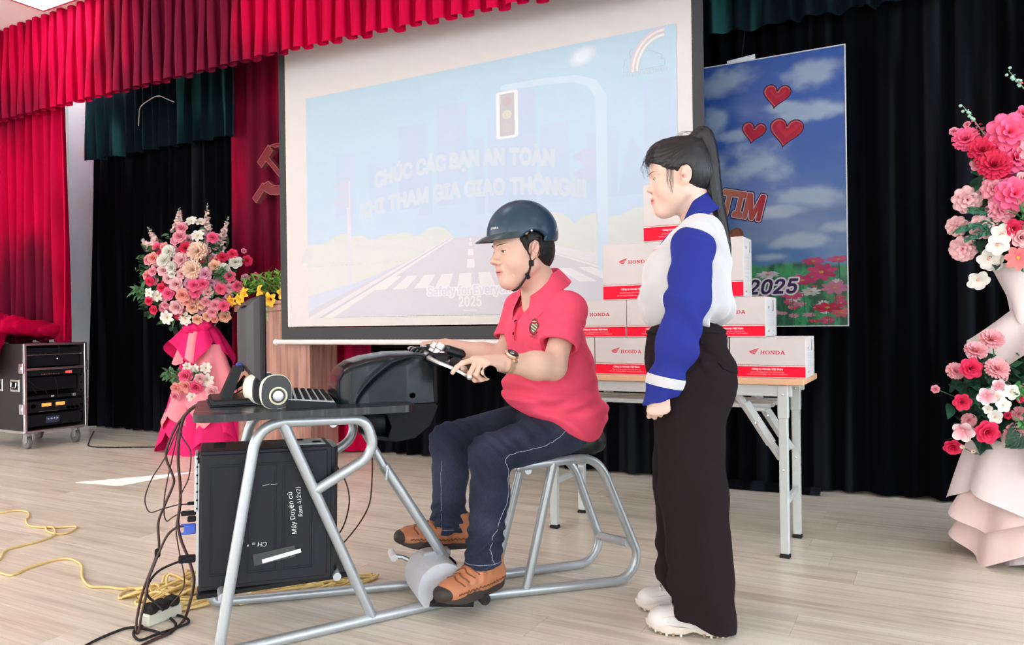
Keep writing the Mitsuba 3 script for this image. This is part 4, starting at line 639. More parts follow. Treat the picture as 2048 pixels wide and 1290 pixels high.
# near and far side frames: bottom rail splayed at the front, front leg, top tube, brace loop; rear hoop and seat rail
rt('frame_tube', [(0.205, -0.198, 0.675), (0.20, -0.2, 0.685), (0.45, -0.2, 0.682), (0.475, -0.195, 0.60), (0.455, -0.19, 0.555), (0.296, -0.176, 0.462)], fil=[0.0, 0.10, 0.045, 0.045])
rt('frame_tube', [(0.30, -0.2, 0.685), (0.125, -0.2, 0.685), (0.02, -0.23, 0.10), (0.005, -0.232, 0.019), (0.30, -0.165, 0.019), (0.79, -0.062, 0.019), (1.42, -0.116, 0.019), (1.475, -0.118, 0.10), (1.31, -0.11, 0.487), (1.00, -0.105, 0.470)], fil=[0.13, 0.05, 0.09, 0.2, 0.12, 0.085, 0.07, 0.085])
rt('frame_tube', [(0.30, 0.2, 0.685), (0.125, 0.2, 0.685), (-0.015, 0.228, 0.10), (-0.025, 0.23, 0.019), (0.35, 0.185, 0.019), (0.80, 0.126, 0.019), (1.38, 0.116, 0.019), (1.435, 0.116, 0.10), (1.30, 0.108, 0.455), (1.00, 0.105, 0.452)], fil=[0.13, 0.05, 0.09, 0.2, 0.12, 0.085, 0.07, 0.085])
rt('frame_tube', [(0.20, 0.2, 0.685), (0.45, 0.2, 0.682), (0.475, 0.195, 0.60), (0.455, 0.19, 0.555), (0.296, 0.176, 0.462)], fil=[0.10, 0.045, 0.045])
rt('diagonal_tube', [(0.20, -0.2, 0.68), (0.475, -0.128, 0.025)], fil=0); rt('diagonal_tube', [(0.20, 0.2, 0.68), (0.475, 0.165, 0.025)], fil=0)
rt('seat_post', [(1.135, -0.108, 0.478), (1.035, -0.084, 0.03)], fil=0); rt('seat_post', [(1.10, 0.108, 0.452), (0.99, 0.120, 0.03)], fil=0)
rt('cross_tube', [(1.04, -0.105, 0.452), (1.04, 0.105, 0.438)], r=0.013, fil=0); rt('cross_tube', [(1.25, -0.11, 0.47), (1.25, 0.108, 0.45)], r=0.013, fil=0); rt('cross_tube', [(1.432, -0.115, 0.155), (1.425, 0.112, 0.125)], fil=0)
rt('cross_tube', [(0.02, -0.225, 0.18), (0.0, 0.22, 0.18)], r=0.013, fil=0); rt('cross_tube', [(0.36, -0.165, 0.18), (0.36, 0.18, 0.18)], r=0.013, fil=0); rt('cross_tube', [(0.35, -0.2, 0.672), (0.35, 0.2, 0.672)], r=0.013, fil=0); rt('cross_tube', [(0.70, -0.08, 0.019), (0.70, 0.135, 0.019)], r=0.015, fil=0)
for b in (-0.105, 0.105): part('end_plug', lathe([(0.004, 0), (0.0175, 0.0), (0.0175, 0.006), (0.012, 0.008), (0.004, 0.004)], 16, axis=(-1, 0, 0), at=(1.00, b, 0.470 if b < 0 else 0.452)), 'alu', rig, M=RIG)
rt('steering_column', [(0.455, 0.0, 0.66), (0.565, 0.0, 0.452)], r=0.014, fil=0); rt('steering_column', [(0.545, 0.0, 0.49), (0.76, 0.0, 0.145)], r=0.0185, fil=0)
k = part('height_screw', cyl((0.55, -0.012, 0.462), (0.545, -0.05, 0.470), 0.006, 10), 'silver_paint', rig, M=RIG); part('handle', tube([(0.548, -0.05, 0.488), (0.545, -0.052, 0.470), (0.542, -0.05, 0.452)], 0.005, 8), 'silver_paint', k, M=RIG)
# rounded hood over the pedal axle
a = np.linspace(math.radians(-55), math.radians(165), 30); P = np.zeros((2, 30, 2)); pr = [(0.715 - 0.085 * math.cos(math.pi - t) * 1.0, 0.083 + 0.085 * math.sin(t)) for t in np.linspace(math.radians(-40), math.radians(220), 34)]
hood = Polygon(pr).buffer(0.0).difference(Polygon(pr).buffer(-0.004)); hood = Polygon(pr)
part('axle_hood', extr(hood.buffer(-0.004).buffer(0.004), 0.205, frame((0, -0.125, 0), (1, 0, 0), (0, 0, 1), (0, 1, 0))), mat('hood_grey', (0.46, 0.49, 0.53), 0.45, 0.5), rig, M=RIG, smooth=25)
part('hood_bracket', bx(0.73, 0.02, 0.165, 0.10, 0.05, 0.02, 0.004), 'silver_paint', rig, M=RIG, smooth=False)
part('axle', cyl((0.715, -0.17, 0.075), (0.715, 0.15, 0.075), 0.012, 12), 'chrome', rig, M=RIG)
k = part('gear_lever', tube([(0.70, 0.10, 0.095), (0.635, 0.14, 0.125), (0.600, 0.14, 0.132)], 0.009, 8), 'silver_paint', rig, M=RIG); part('lever_pad', tube([(0.600, 0.115, 0.132), (0.600, 0.168, 0.140)], 0.014, 10), 'white_plastic', k, M=RIG)
k = part('brake_pedal', tube([(0.70, -0.14, 0.07), (0.66, -0.17, 0.055), (0.80, -0.20, 0.045)], 0.010, 8), 'black_plastic', rig, M=RIG); part('pedal_pad', bx(0.70, -0.165, 0.062, 0.05, 0.05, 0.016, 0.005), 'rubber', k, M=RIG, smooth=False)
part('footrest', tube([(0.84, -0.05, 0.055), (0.84, -0.205, 0.055)], 0.019, 12), 'rubber', rig, M=RIG); part('footrest', tube([(0.80, 0.06, 0.10), (0.79, 0.205, 0.105)], 0.019, 12), 'rubber', rig, M=RIG); part('rear_lever', tube([(0.87, 0.12, 0.03), (0.93, 0.10, 0.075), (0.97, 0.075, 0.10)], 0.011, 8), 'silver_paint', rig, M=RIG)
# tray for the computer
part('lower_tray', bx(0.185, 0.0, 0.168, 0.48, 0.27, 0.018, 0.004, rotm((0, 1, 0), -1.5)), 'black_plastic', rig, M=RIG, smooth=False)
# desk board
def desk_fn(p, n, uv): return mix((0.012, 0.013, 0.016), (0.06, 0.062, 0.07), smoothstep(0.5, 0.9, fbm(p.x * 9, p.y * 60, 0.0, 3)))
mat('black_wood', proc(desk_fn), 0.25, 0.5)
dk = sbox(-0.055, -0.272, 0.60, 0.23).buffer(-0.05).buffer(0.05)
part('desk_board', extr(dk, 0.022, frame((0, 0, 0.7025), (1, 0, 0), (0, 1, 0), (0, 0, 1))), 'black_wood', rig, M=RIG, smooth=20)
# tank cover: lofted shell with an arched step on its flanks
def loft_tank():
    A = np.linspace(0, 1, 90); n = 72; P = np.zeros((90, n, 3)); a0, a1 = 0.372, 0.700
    for i, s in enumerate(A):
        a = a0 + (a1 - a0) * s; top = np.interp(s, [0, 0.02, 0.07, 0.16, 0.3, 0.55, 0.8, 0.92, 1.0], [0.770, 0.808, 0.838, 0.858, 0.873, 0.885, 0.886, 0.878, 0.864]); w = 0.150 * np.interp(s, [0, 0.03, 0.12, 0.3, 0.7, 1.0], [0.80, 0.88, 0.96, 1.0, 1.0, 0.92])
        for j, t in enumerate(np.linspace(-1, 1, n)):
            h = top - 0.715; q = abs(t)
            # walk: flank up, round shoulder, crown
            if q > 0.45: z = 0.715 + h * 0.80 * (1 - (q - 0.45) / 0.55); b = w * (1 - 0.05 * (1 - (q - 0.45) / 0.55))
            else:
                al = (q / 0.45) * PI / 2; b = w * 0.95 * math.sin(al) ** 0.62 if al > 0 else 0.0; z = 0.715 + h * (0.80 + 0.20 * math.cos(al) ** 0.75)
            # arch: from low front corner rising to the rear
            if q > 0.12:
                arch = 0.715 + h * (0.92 * math.sin(min(1, max(0, (s - 0.17) / 0.72)) * PI / 2) ** 0.62); e = (z - arch); step = 1 / (1 + math.exp(-e / 0.0035)); dent = 0.014 * (1 - step) * min(1, max(0, (s - 0.15) / 0.08)) * min(1, (q - 0.12) / 0.2)
                lip = 0.006 * math.exp(-(e - 0.012) ** 2 / 0.00012) * min(1, max(0, (s - 0.15) / 0.08)); b = b - dent + lip
            P[i, j] = (a, math.copysign(b, t), z)
    m = gridmesh(P); m = trimesh.util.concatenate([m] + [trimesh.Trimesh(np.vstack([P[i], [[P[i][:, 0].mean(), 0, 0.715]]]), [[j, j + 1, n] if i else [j + 1, j, n] for j in range(n - 1)], process=False) for i in (0, 89)])
    return m
mat('tank_black', (0.006, 0.010, 0.013), 0.22, 0.24, two=True)
tk = part('tank_cover', loft_tank(), 'tank_black', rig, M=RIG, smooth=40)
part('screw', lathe([(0, 0.004), (0.003, 0.005), (0.008, 0.003), (0.009, 0)], 12, axis=(0, -1, 0), at=(0.618, -0.140, 0.742)), 'chrome', tk, M=RIG)
# lower cowl below the tank: curved belly panel with an open front
cw = Polygon([(0.495, 0.712), (0.700, 0.712), (0.700, 0.690), (0.675, 0.640), (0.625, 0.600), (0.565, 0.592), (0.535, 0.602), (0.548, 0.640), (0.535, 0.678)]).buffer(-0.006).buffer(0.006)
part('lower_cowl', [extr(cw, 0.012, frame((0, s * 0.128 - 0.006, 0), (1, 0, 0), (0, 0, 1), (0, 1, 0))) for s in (-1,)], 'black_matte', rig, M=RIG, smooth=25); part('lower_cowl', extr(cw, 0.012, frame((0, 0.122, 0), (1, 0, 0), (0, 0, 1), (0, 1, 0))), 'black_matte', rig, M=RIG, smooth=25)
part('cowl_belly', extr(LineString([(0.700, 0.70), (0.675, 0.642), (0.625, 0.604), (0.565, 0.596), (0.50, 0.606)]).buffer(0.006), 0.25, frame((0, -0.125, 0), (1, 0, 0), (0, 0, 1), (0, 1, 0))), 'black_matte', rig, M=RIG, smooth=30)
part('inner_duct', lathe([(0.03, 0), (0.045, 0), (0.055, 0.05), (0.05, 0.09), (0.0, 0.09)], 20, axis=(1, -0.2, 0), at=(0.455, -0.03, 0.655)), 'black_plastic', rig, M=RIG)
part('rear_panel', bx(0.700, 0, 0.775, 0.012, 0.262, 0.13, 0.005), 'black_matte', rig, M=RIG, smooth=False)
# handlebar with grips, levers, clamps and meter
part('handlebar', tube(fillet([(0.805, -0.355, 0.828), (0.742, -0.16, 0.851), (0.700, -0.085, 0.842), (0.700, 0.085, 0.855), (0.745, 0.16, 0.878), (0.80, 0.355, 0.888)], 0.05, 6), 0.011, 12), 'chrome', rig, M=RIG)
def grip(p, q): 
    p, q = np.array(p), np.array(q); k = part('hand_grip', tube([p + (q - p) * t for t in np.linspace(0, 1, 25)], [0.0165 + 0.0012 * (i % 2) for i in range(25)], 14), 'rubber', rig, M=RIG)
    d = (p - q) / np.linalg.norm(p - q); part('bar_end', lathe([(0, 0.016), (0.012, 0.014), (0.0195, 0.007), (0.0205, -0.004), (0.017, -0.008)], 18, axis=d, at=p), 'rubber', k, M=RIG)
grip((0.812, -0.375, 0.826), (0.748, -0.178, 0.850)); grip((0.805, 0.375, 0.889), (0.75, 0.178, 0.879))
lev = spline([(0.700, -0.125, 0.868), (0.672, -0.15, 0.866), (0.690, -0.20, 0.852), (0.728, -0.262, 0.832), (0.752, -0.305, 0.815), (0.758, -0.325, 0.812)], 6)
k = part('brake_lever', tube(lev, np.interp(np.arange(len(lev)), [0, 6, 20, len(lev) - 1], [0.011, 0.010, 0.007, 0.0085]), 10, squash=0.7), 'alu', rig, M=RIG); part('lever_tip', trimesh.creation.icosphere(2, 0.0115), 'alu', k, M=RIG @ trs(0.758, -0.327, 0.811))
lev = spline([(0.700, 0.125, 0.885), (0.678, 0.15, 0.888), (0.69, 0.20, 0.89), (0.715, 0.262, 0.888), (0.73, 0.325, 0.885)], 6); part('clutch_lever', tube(lev, np.interp(np.arange(len(lev)), [0, 6, 18, len(lev) - 1], [0.011, 0.010, 0.007, 0.009]), 10, squash=0.7), 'alu', rig, M=RIG)
for b, z in ((-0.125, 0.858), (0.125, 0.872)):
    k = part('switch_housing', bx(0.715, b, z, 0.058, 0.058, 0.044, 0.010), 'black_plastic', rig, M=RIG, smooth=False); part('switch', bx(0.722, b, z + 0.024, 0.018, 0.022, 0.008, 0.003), 'alu', k, M=RIG, smooth=False)
    part('lever_bracket', tube([(0.70, b, z + 0.004), (0.675, b * 1.12, z + 0.01)], 0.015, 10), 'black_plastic', k, M=RIG)
for b in (-0.045, 0.03): part('bar_clamp', lathe([(0, 0), (0.021, 0), (0.021, 0.05), (0.015, 0.055), (0.015, 0.075), (0.019, 0.078), (0.019, 0.098), (0, 0.1)], 18, axis=(0.55, -0.05, 0.80), at=(0.690, b, 0.826)), 'alu', rig, M=RIG, label='bright metal clamp')
k = part('meter', bx(0.79, -0.03, 0.878, 0.075, 0.085, 0.03, 0.010, rotm((0, 1, 0), 18)), 'black_gloss', rig, M=RIG, smooth=False); part('meter_glass', bx(0.792, -0.03, 0.8945, 0.055, 0.065, 0.002, 0.0008, rotm((0, 1, 0), 18)), mat('meter_face', (0.10, 0.13, 0.15), 0.1), k, M=RIG, smooth=False)
part('steering_head', tube([(0.66, 0, 0.80), (0.70, 0, 0.862)], 0.022, 14), 'black_plastic', rig, M=RIG); part('top_bridge', bx(0.70, 0, 0.862, 0.05, 0.17, 0.022, 0.007), 'alu', rig, M=RIG, smooth=False)
for i, (b, c) in enumerate(((0.02, 'alu'), (-0.02, 'black_plastic'), (0.05, 'black_plastic'))): part('bar_cable', tube(spline([(0.655, b, 0.84), (0.645, b - 0.03, 0.888), (0.665, b - 0.07, 0.896), (0.70, -0.11, 0.876)], 6), 0.0035, 6), c, rig, M=RIG)
for i in range(5): part('cable_tie', tube([(0.640 + 0.012 * i, 0.005 - 0.01 * i, 0.868), (0.652 + 0.012 * i, -0.012 - 0.008 * i, 0.893 - 0.003 * i)], 0.0022, 5), 'alu', rig, M=RIG)
# seat
st_ = soft([rc((1.05, 0, 0.500), (1.30, 0, 0.525), 0.048, 0.058, k=0.03, flat=None), rc((1.07, -0.06, 0.505), (1.30, -0.085, 0.530), 0.036, 0.042, k=0.05), rc((1.07, 0.06, 0.505), (1.30, 0.085, 0.530), 0.036, 0.042, k=0.05), rc((1.30, -0.08, 0.545), (1.30, 0.08, 0.545), 0.045, 0.045, k=0.05), half((1.2, 0, 0.492), (0.03, 0, -1), k=0.02)], 0.007)
mat('seat_leather', (0.008, 0.010, 0.012), 0.42, 0.35)
sk = part('seat', st_, 'seat_leather', rig, M=RIG, smooth=True); part('seat_base', bx(1.175, 0, 0.487, 0.30, 0.17, 0.012, 0.004, rotm((0, 1, 0), -2)), 'black_matte', sk, M=RIG, smooth=False)
for a_ in (1.06, 1.27):
    for b in (-0.1, 0.1): part('seat_bolt', cyl((a_, b, 0.46), (a_, b, 0.495), 0.008, 10), 'alu', sk, M=RIG)
# ---------------------------------------------------------------- what stands on the simulator: computer, monitor, speakers, keyboard
mat('pc_black', (0.015, 0.0155, 0.020), 0.45, 0.2); mat('ink_white', (0.75, 0.76, 0.76), 0.6); mat('vga_blue', (0.03, 0.08, 0.42), 0.4)
PZ = 0.182
pc = thing('computer_tower', 'black desktop computer tower with white handwriting, standing on the tray under the desk', 'computer')
PM = RIG @ trs(-0.048, -0.152, PZ) @ rotm((0, 1, 0), 1.2)        # x: rear to front, y: away, z: up
body = asmesh(bx(0.195, 0.095, 0.212, 0.39, 0.19, 0.42, 0.003))
part('chassis', body, 'pc_black', pc, M=PM, smooth=False)
part('side_panel', bx(0.19, -0.001, 0.212, 0.372, 0.006, 0.398, 0.0025), 'pc_black', pc, M=PM, smooth=False)
for i, (x0, x1) in enumerate(((0.030, 0.115), (0.137, 0.222), (0.244, 0.329))):
    fr = sbox(x0, 0.045, x1, 0.375).buffer(0.004); g = fr.difference(fr.buffer(-0.0035)).union(fr.buffer(-0.007).difference(fr.buffer(-0.0095)))
    part('embossed_frame', extr(g, 0.0028), 'pc_black', pc, M=PM @ frame((0, -0.0038, 0), (1, 0, 0), (0, 0, 1), (0, -1, 0)), smooth=False)
bz = Polygon([(0.378, 0.0), (0.398, 0.004), (0.412, 0.03), (0.412, 0.16), (0.398, 0.186), (0.378, 0.19)]); part('front_bezel', extr(bz, 0.415), 'black_gloss', pc, M=PM @ trs(0, 0, 0.002), smooth=20)
part('rear_plate', bx(-0.004, 0.092, 0.20, 0.008, 0.165, 0.37, 0.001), mat('zinc', (0.46, 0.49, 0.50), 0.45, metallic=0.7), pc, M=PM, smooth=False)
part('power_supply_plate', bx(-0.010, 0.065, 0.325, 0.010, 0.115, 0.17, 0.002), 'zinc', pc, M=PM, smooth=False)
part('rear_screw', [lathe([(0, 0), (0.003, 0), (0.002, 0.002), (0, 0.002)], 8, axis=(0, -1, 0), at=(-0.007, 0.006, z)) for z in np.linspace(0.25, 0.40, 7)], 'black_matte', pc, M=PM, kind='stuff')
part('top_vent', bx(0.055, 0.085, 0.4225, 0.035, 0.035, 0.002, 0.0008), 'black_matte', pc, M=PM, smooth=False); part('top_vent', bx(0.055, 0.14, 0.4225, 0.035, 0.035, 0.002, 0.0008), 'black_matte', pc, M=PM, smooth=False)
k = part('top_port_panel', bx(0.325, 0.10, 0.4235, 0.10, 0.12, 0.004, 0.0015), 'steel_white', pc, M=PM, smooth=False, label='pale panel on top')
for x, y in ((0.35, 0.075), (0.30, 0.13)): part('port', bx(x, y, 0.4265, 0.026, 0.022, 0.003, 0.001), 'black_matte', k, M=PM, smooth=False)
# handwriting and the taped label
SIDE = PM @ frame((0, -0.0066, 0), (1, 0, 0), (0, 0, 1), (0, -1, 0))
def wr(txt, h, x, z, deg, slant=0.25, bold=0): return affinity.translate(affinity.rotate(letters(txt, h, bold, slant), deg, origin=(0, 0)), x, z)
it = [(wr('Máy Duyên cũ', 0.0145, 0.284, 0.152, 97, 0.1), (0.72, 0.74, 0.74), 1), (wr('Ram 4(2x2)', 0.0125, 0.3015, 0.205, 96, 0.1), (0.62, 0.64, 0.64), 1), (wr('CH = "', 0.014, 0.196, 0.135, 175, 0.1), (0.60, 0.63, 0.62), 1)]
it += [(LineString([(0.18, 0.309), (0.20, 0.312)]).buffer(0.0008), (0.4, 0.42, 0.42), 1), (LineString([(0.205, 0.3105), (0.222, 0.312)]).buffer(0.0009), (0.4, 0.42, 0.42), 1)]
tape = affinity.translate(affinity.rotate(sbox(0, 0, 0.125, 0.035), 8, origin=(0, 0)), 0.158, 0.065); slip = affinity.translate(affinity.rotate(sbox(0, 0, 0.118, 0.0125), 11.5, origin=(0, 0)), 0.182, 0.070)
it += [(tape, (0.055, 0.062, 0.062), 1), (slip, (0.72, 0.73, 0.73), 2)]
for i in range(2): it.append((affinity.translate(affinity.rotate(letters('Địa chỉ cài đặt phần mềm lái xe', 0.0028), 11.5, origin=(0, 0)), 0.195 + 0.001 * i, 0.0805 - 0.0045 * i), (0.45, 0.46, 0.47), 3))
m, c = prints(it, 0.0003); part('handwriting', m, 'print', pc, M=SIDE, smooth=False, color=c, label='white pen writing and a taped paper strip')
for z, nm, m_, sx, sy in ((0.262, 'audio_plug', 'black_matte', 0.026, 0.008), (0.233, 'usb_plug', 'black_matte', 0.042, 0.013), (0.215, 'usb_plug', 'black_matte', 0.024, 0.016), (0.185, 'vga_plug', 'vga_blue', 0.034, 0.030), (0.095, 'power_plug', 'black_matte', 0.048, 0.022)):
    k = part(nm, bx(-0.010 - sx / 2, 0.03, z, sx, 0.018, sy, 0.003), m_, pc, M=PM, smooth=False, label='blue video plug' if nm == 'vga_plug' else None)
    if nm == 'vga_plug':
        for s in (-1, 1): part('thumb_screw', cyl((-0.052, 0.03, z + s * 0.013), (-0.012, 0.03, z + s * 0.013), 0.0035, 8), 'vga_blue', k, M=PM)
# monitor: its screen turns to the rider, so its back shows
MA = 3.5
MM = RIG @ trs(0.115, 0.085, 0.7245) @ rotm((0, 0, 1), MA)       # x: towards the rider, y: along the screen
mo = thing('monitor', 'black computer monitor seen from behind at the front end of the desk', 'monitor')
W, Hh = 0.46, 0.275; zc = 0.215
part('bezel', bx(0.018, 0, zc, 0.018, W, Hh, 0.005), 'black_plastic', mo, M=MM, smooth=False)
part('screen_panel', bx(0.0275, 0, zc + 0.008, 0.002, W - 0.035, Hh - 0.045, 0.0005), mat('screen_dark', (0.02, 0.022, 0.028), 0.12), mo, M=MM, smooth=False)
bk = trimesh.Trimesh(np.array([(x, y, z) for x, s, h0, h1 in ((0.010, 0.222, -0.13, 0.13), (-0.008, 0.205, -0.115, 0.118), (-0.028, 0.165, -0.085, 0.095)) for y, z in ((-s, zc + h0), (s, zc + h0), (s, zc + h1), (-s, zc + h1))])).convex_hull
part('back_shell', bk, mat('monitor_back', (0.035, 0.035, 0.04), 0.5, 0.3), mo, M=MM, smooth=False); part('vent_slot', bx(-0.022, -0.02, zc + 0.104, 0.012, 0.17, 0.004, 0.001, rotm((0, 1, 0), 25)), 'black_matte', mo, M=MM, smooth=False)
k = part('neck', extr(Polygon([(-0.030, 0.12), (-0.052, 0.12), (-0.098, 0.016), (-0.070, 0.010)]).buffer(0.003), 0.085), 'black_gloss', mo, M=MM @ frame((0, 0.0425, 0), (1, 0, 0), (0, 0, 1), (0, -1, 0)), smooth=False)
part('base', bx(-0.035, 0, 0.012, 0.19, 0.25, 0.022, 0.006), 'black_gloss', mo, M=MM, smooth=False); part('base_plate', bx(-0.035, 0, 0.003, 0.20, 0.26, 0.005, 0.002), 'black_plastic', mo, M=MM, smooth=False)
part('video_socket', bx(-0.030, 0.05, zc - 0.10, 0.025, 0.035, 0.03, 0.003), 'vga_blue', mo, M=MM, smooth=False)
# two small speakers
def speaker(label, a, b, yaw, wr_=False):
    M = RIG @ trs(a, b, 0.7245) @ rotm((0, 0, 1), yaw) @ trs(0, 0, 0.053)     # front looks along -y
    t = thing('desktop_speaker', label, 'speaker', 'desktop speakers')
    def sec(s, r): 
        ang = np.linspace(0, 2 * PI, 44, endpoint=False); e = 2.7
        return np.stack([s * 0.047 * np.sign(np.cos(ang)) * np.abs(np.cos(ang)) ** (2 / e) * (1 - 0.10 * np.sin(ang)), s * 0.053 * np.sign(np.sin(ang)) * np.abs(np.sin(ang)) ** (2 / e)], 1)
    P = np.array([[(p[0], y, p[1]) for p in sec(s, 0)] for y, s in ((0.075, 0.02), (0.075, 0.62), (0.07, 0.74), (0.05, 0.86), (0.01, 0.97), (-0.005, 1.0), (-0.010, 0.99), (-0.012, 0.965), (-0.012, 0.3))])
    P = np.concatenate([P, P[:, :1]], 1); part('shell', gridmesh(P[::-1]), mat('speaker_shell', (0.72, 0.72, 0.62), 0.35, two=True), t, M=M, smooth=40)
    F = np.array([[(p[0], y, p[1]) for p in sec(s, 0)] for y, s in ((-0.011, 0.955), (-0.015, 0.945), (-0.017, 0.90), (-0.018, 0.01))]); F = np.concatenate([F, F[:, :1]], 1)
    part('front_grille', gridmesh(F[::-1]), mat('grille_dark', (0.045, 0.047, 0.05), 0.75, two=True), t, M=M, smooth=30)
    C = (0.003, -0.018, -0.012)
    part('cone_ring', lathe([(0.0225, 0.0), (0.0275, 0.0), (0.0275, 0.003), (0.0235, 0.0045), (0.0215, 0.001)], 36, axis=(0, -1, 0), at=C), mat('ring_lime', (0.62, 0.62, 0.42), 0.35, two=True), t, M=M, label='pale yellow ring'); part('cone', lathe([(0.0225, 0.0005), (0.016, 0.0008), (0.0155, 0.0)], 36, axis=(0, -1, 0), at=C), mat('cone_dark', (0.03, 0.025, 0.022), 0.5, two=True), t, M=M)
    part('dust_cap', lathe([(0.0162, 0.0005), (0.0155, 0.003), (0.011, 0.0055), (0.005, 0.0066), (0.0, 0.007)], 32, axis=(0, -1, 0), at=C), mat('cap_silver', (0.66, 0.68, 0.72), 0.3, two=True, metallic=0.3), t, M=M, label='silver dust cap')
speaker('small pale desktop speaker with a dark grille at the near edge of the desk', 0.180, -0.185, 8)
speaker('small desktop speaker half hidden between monitor stand and the nearer speaker', 0.150, -0.030, 26)
# keyboard, long side across the desk
kb = thing('keyboard', 'black computer keyboard lying between the speakers and the tank', 'keyboard')
KM = RIG @ trs(0.296, 0.010, 0.7245) @ rotm((0, 0, 1), -3)       # x depth of the keyboard (rider's side +), y its length
part('base', extr(Polygon([(-0.072, 0.002), (0.072, 0.002), (0.072, 0.012), (-0.072, 0.026)]).buffer(0.0015), 0.44), 'black_plastic', kb, M=KM @ frame((0, 0.22, 0), (1, 0, 0), (0, 0, 1), (0, -1, 0)), smooth=20)
part('light_rim', bx(0.0, 0.0, 0.0205, 0.140, 0.432, 0.006, 0.002, rotm((0, 1, 0), 5.5)), mat('rim_grey', (0.30, 0.33, 0.35), 0.4), kb, M=KM, smooth=False)
def keycap(w): 
    x, y = 0.0088, w / 2 - 0.0018; return trimesh.Trimesh(np.array([(a * x, b * y, 0.0) for a in (-1, 1) for b in (-1, 1)] + [(a * x * 0.72, b * (y - 0.0025), 0.009) for a in (-1, 1) for b in (-1, 1)])).convex_hull
kc = {w: shared(keycap(w), 'black_matte', False) for w in (0.019, 0.028, 0.038, 0.114)}
for r_ in range(6):
    x = -0.058 + r_ * 0.0228; z = 0.0245 - r_ * 0.0021; row = [0.019] * 21
    if r_ == 5: row = [0.028, 0.028, 0.028, 0.114, 0.028, 0.028, 0.028] + [0.019] * 3 + [0.038, 0.019]
    if r_ == 4: row = [0.038] + [0.019] * 10 + [0.038] + [0.019] * 3 + [0.019] * 4
    y = 0.208
    for w in row:
        if y - w < -0.212: break
        part('key', kc[w], None, kb, place=KM @ trs(x, y - w / 2, z)); y -= w * 1.02
# ---------------------------------------------------------------- cords
def cab(pts, r, sides=7, n=7): return tube(spline(pts, n), r, sides)
def cord(key, r, label, m='rubber', name='cord', plugs=()):
    t = thing(name, label, 'cord'); part('cable', cab(CABLES[key], r), m, t, M=MC, smooth=True)
    for nm, mesh, mm in plugs: part(nm, mesh, mm, t, M=MC, smooth=False)
    return t
v = np.array(CABLES['vga'])
mat('brown_cord', (0.045, 0.018, 0.015), 0.5)
cord('main', 0.0048, 'thick dark cord bundle hanging from the monitor over the desk edge to the floor', 'brown_cord')
cord('vga', 0.0042, 'dark video cord with a clip, looping to the floor and back to the blue plug', 'brown_cord', plugs=[('ferrite_clip', bx(*v[12], 0.016, 0.016, 0.030, 0.004), 'black_matte')])
cord('thin1', 0.0022, 'thin dark cord swinging out farthest left before the computer', 'brown_cord'); cord('thin2', 0.0022, 'thin dark cord with a low sag entering the back of the computer', 'brown_cord'); cord('thin3', 0.0022, 'thin reddish brown cord curving beside the computer down to the power strip', 'brown_cord')
cord('power', 0.0040, 'black power cord from the lowest computer plug to the power strip', 'rubber'); cord('loop1', 0.0042, 'black cord looping flat on the floor by the power strip', 'rubber'); cord('loop2', 0.0042, 'black cord running off from the power strip to the lower left picture edge', 'rubber')
cord('right1', 0.0025, 'thin dark cord curving down right behind the computer, the shorter of two', 'brown_cord'); cord('right2', 0.0025, 'thin dark cord curving down from the tank behind the computer, the longer of two', 'brown_cord')
ps = thing('power_strip', 'pale power strip with black plugs on the floor among the cords', 'power strip')
SM_ = MC @ trs(-1.19, 2.575, 0.022) @ rotm((0, 0, 1), 62)
part('body', bx(0, 0, 0, 0.135, 0.058, 0.042, 0.006), mat('strip_pale', (0.66, 0.66, 0.55), 0.45), ps, M=SM_, smooth=False)
for i, x in enumerate((-0.045, -0.002, 0.038)): part('plug', bx(x, -0.012, 0.034, 0.036, 0.05, 0.032, 0.008), 'rubber', ps, M=SM_, smooth=False)
mat('yellow_cord', (0.70, 0.53, 0.21), 0.5)
yc = thing('extension_cord', 'long yellow extension cord wandering over the floor into a tangled heap under the computer', 'cord')
rng = np.random.default_rng(14); pts = [np.array(p) for p in YELLOW]
part('cable', cab(pts, 0.0046), 'yellow_cord', yc, M=MC, smooth=True)
def heap(cx, cy, rx, ry, ang, n, seed, zmax):
    r = np.random.default_rng(seed); out = []; ph = r.uniform(0, 6); c, s = math.cos(ang), math.sin(ang)
    for i in range(n):
        ph += r.uniform(0.5, 1.15); q = r.uniform(0.35, 1.0); x, y = rx * q * math.cos(ph) + r.normal(0, rx * 0.15), ry * q * math.sin(ph * 1.07) + r.normal(0, ry * 0.12)
        out.append((cx + c * x - s * y, cy + s * x + c * y, 0.005 + zmax * r.random() ** 1.4 * (1.1 - q)))
    return out
for i, a in enumerate([(-1.27, 2.86, 0.15, 0.10, 0.3, 60, 1, 0.11), (-1.17, 2.80, 0.17, 0.11, 0.3, 64, 2, 0.10), (-0.80, 2.80, 0.22, 0.07, 0.3, 50, 3, 0.05), (-0.69, 2.88, 0.17, 0.06, 0.35, 40, 4, 0.05), (-1.10, 2.71, 0.12, 0.06, 0.3, 26, 5, 0.03)]):
    part('coil', cab(heap(*a), 0.0050, 6, 5), 'yellow_cord', yc, M=MC, smooth=True, kind='stuff')
t = thing('cord', 'thin black cord lying on the floor between the equipment case and the flower stand', 'cord'); part('cable', cab([(-6.28, 4.05, 0.10), (-6.24, 3.98, 0.02), (-6.1, 3.9, 0.006), (-5.9, 3.93, 0.006), (-5.6, 4.08, 0.006), (-5.3, 4.2, 0.006), (-4.9, 4.28, 0.006)], 0.005), 'rubber', t, smooth=True)
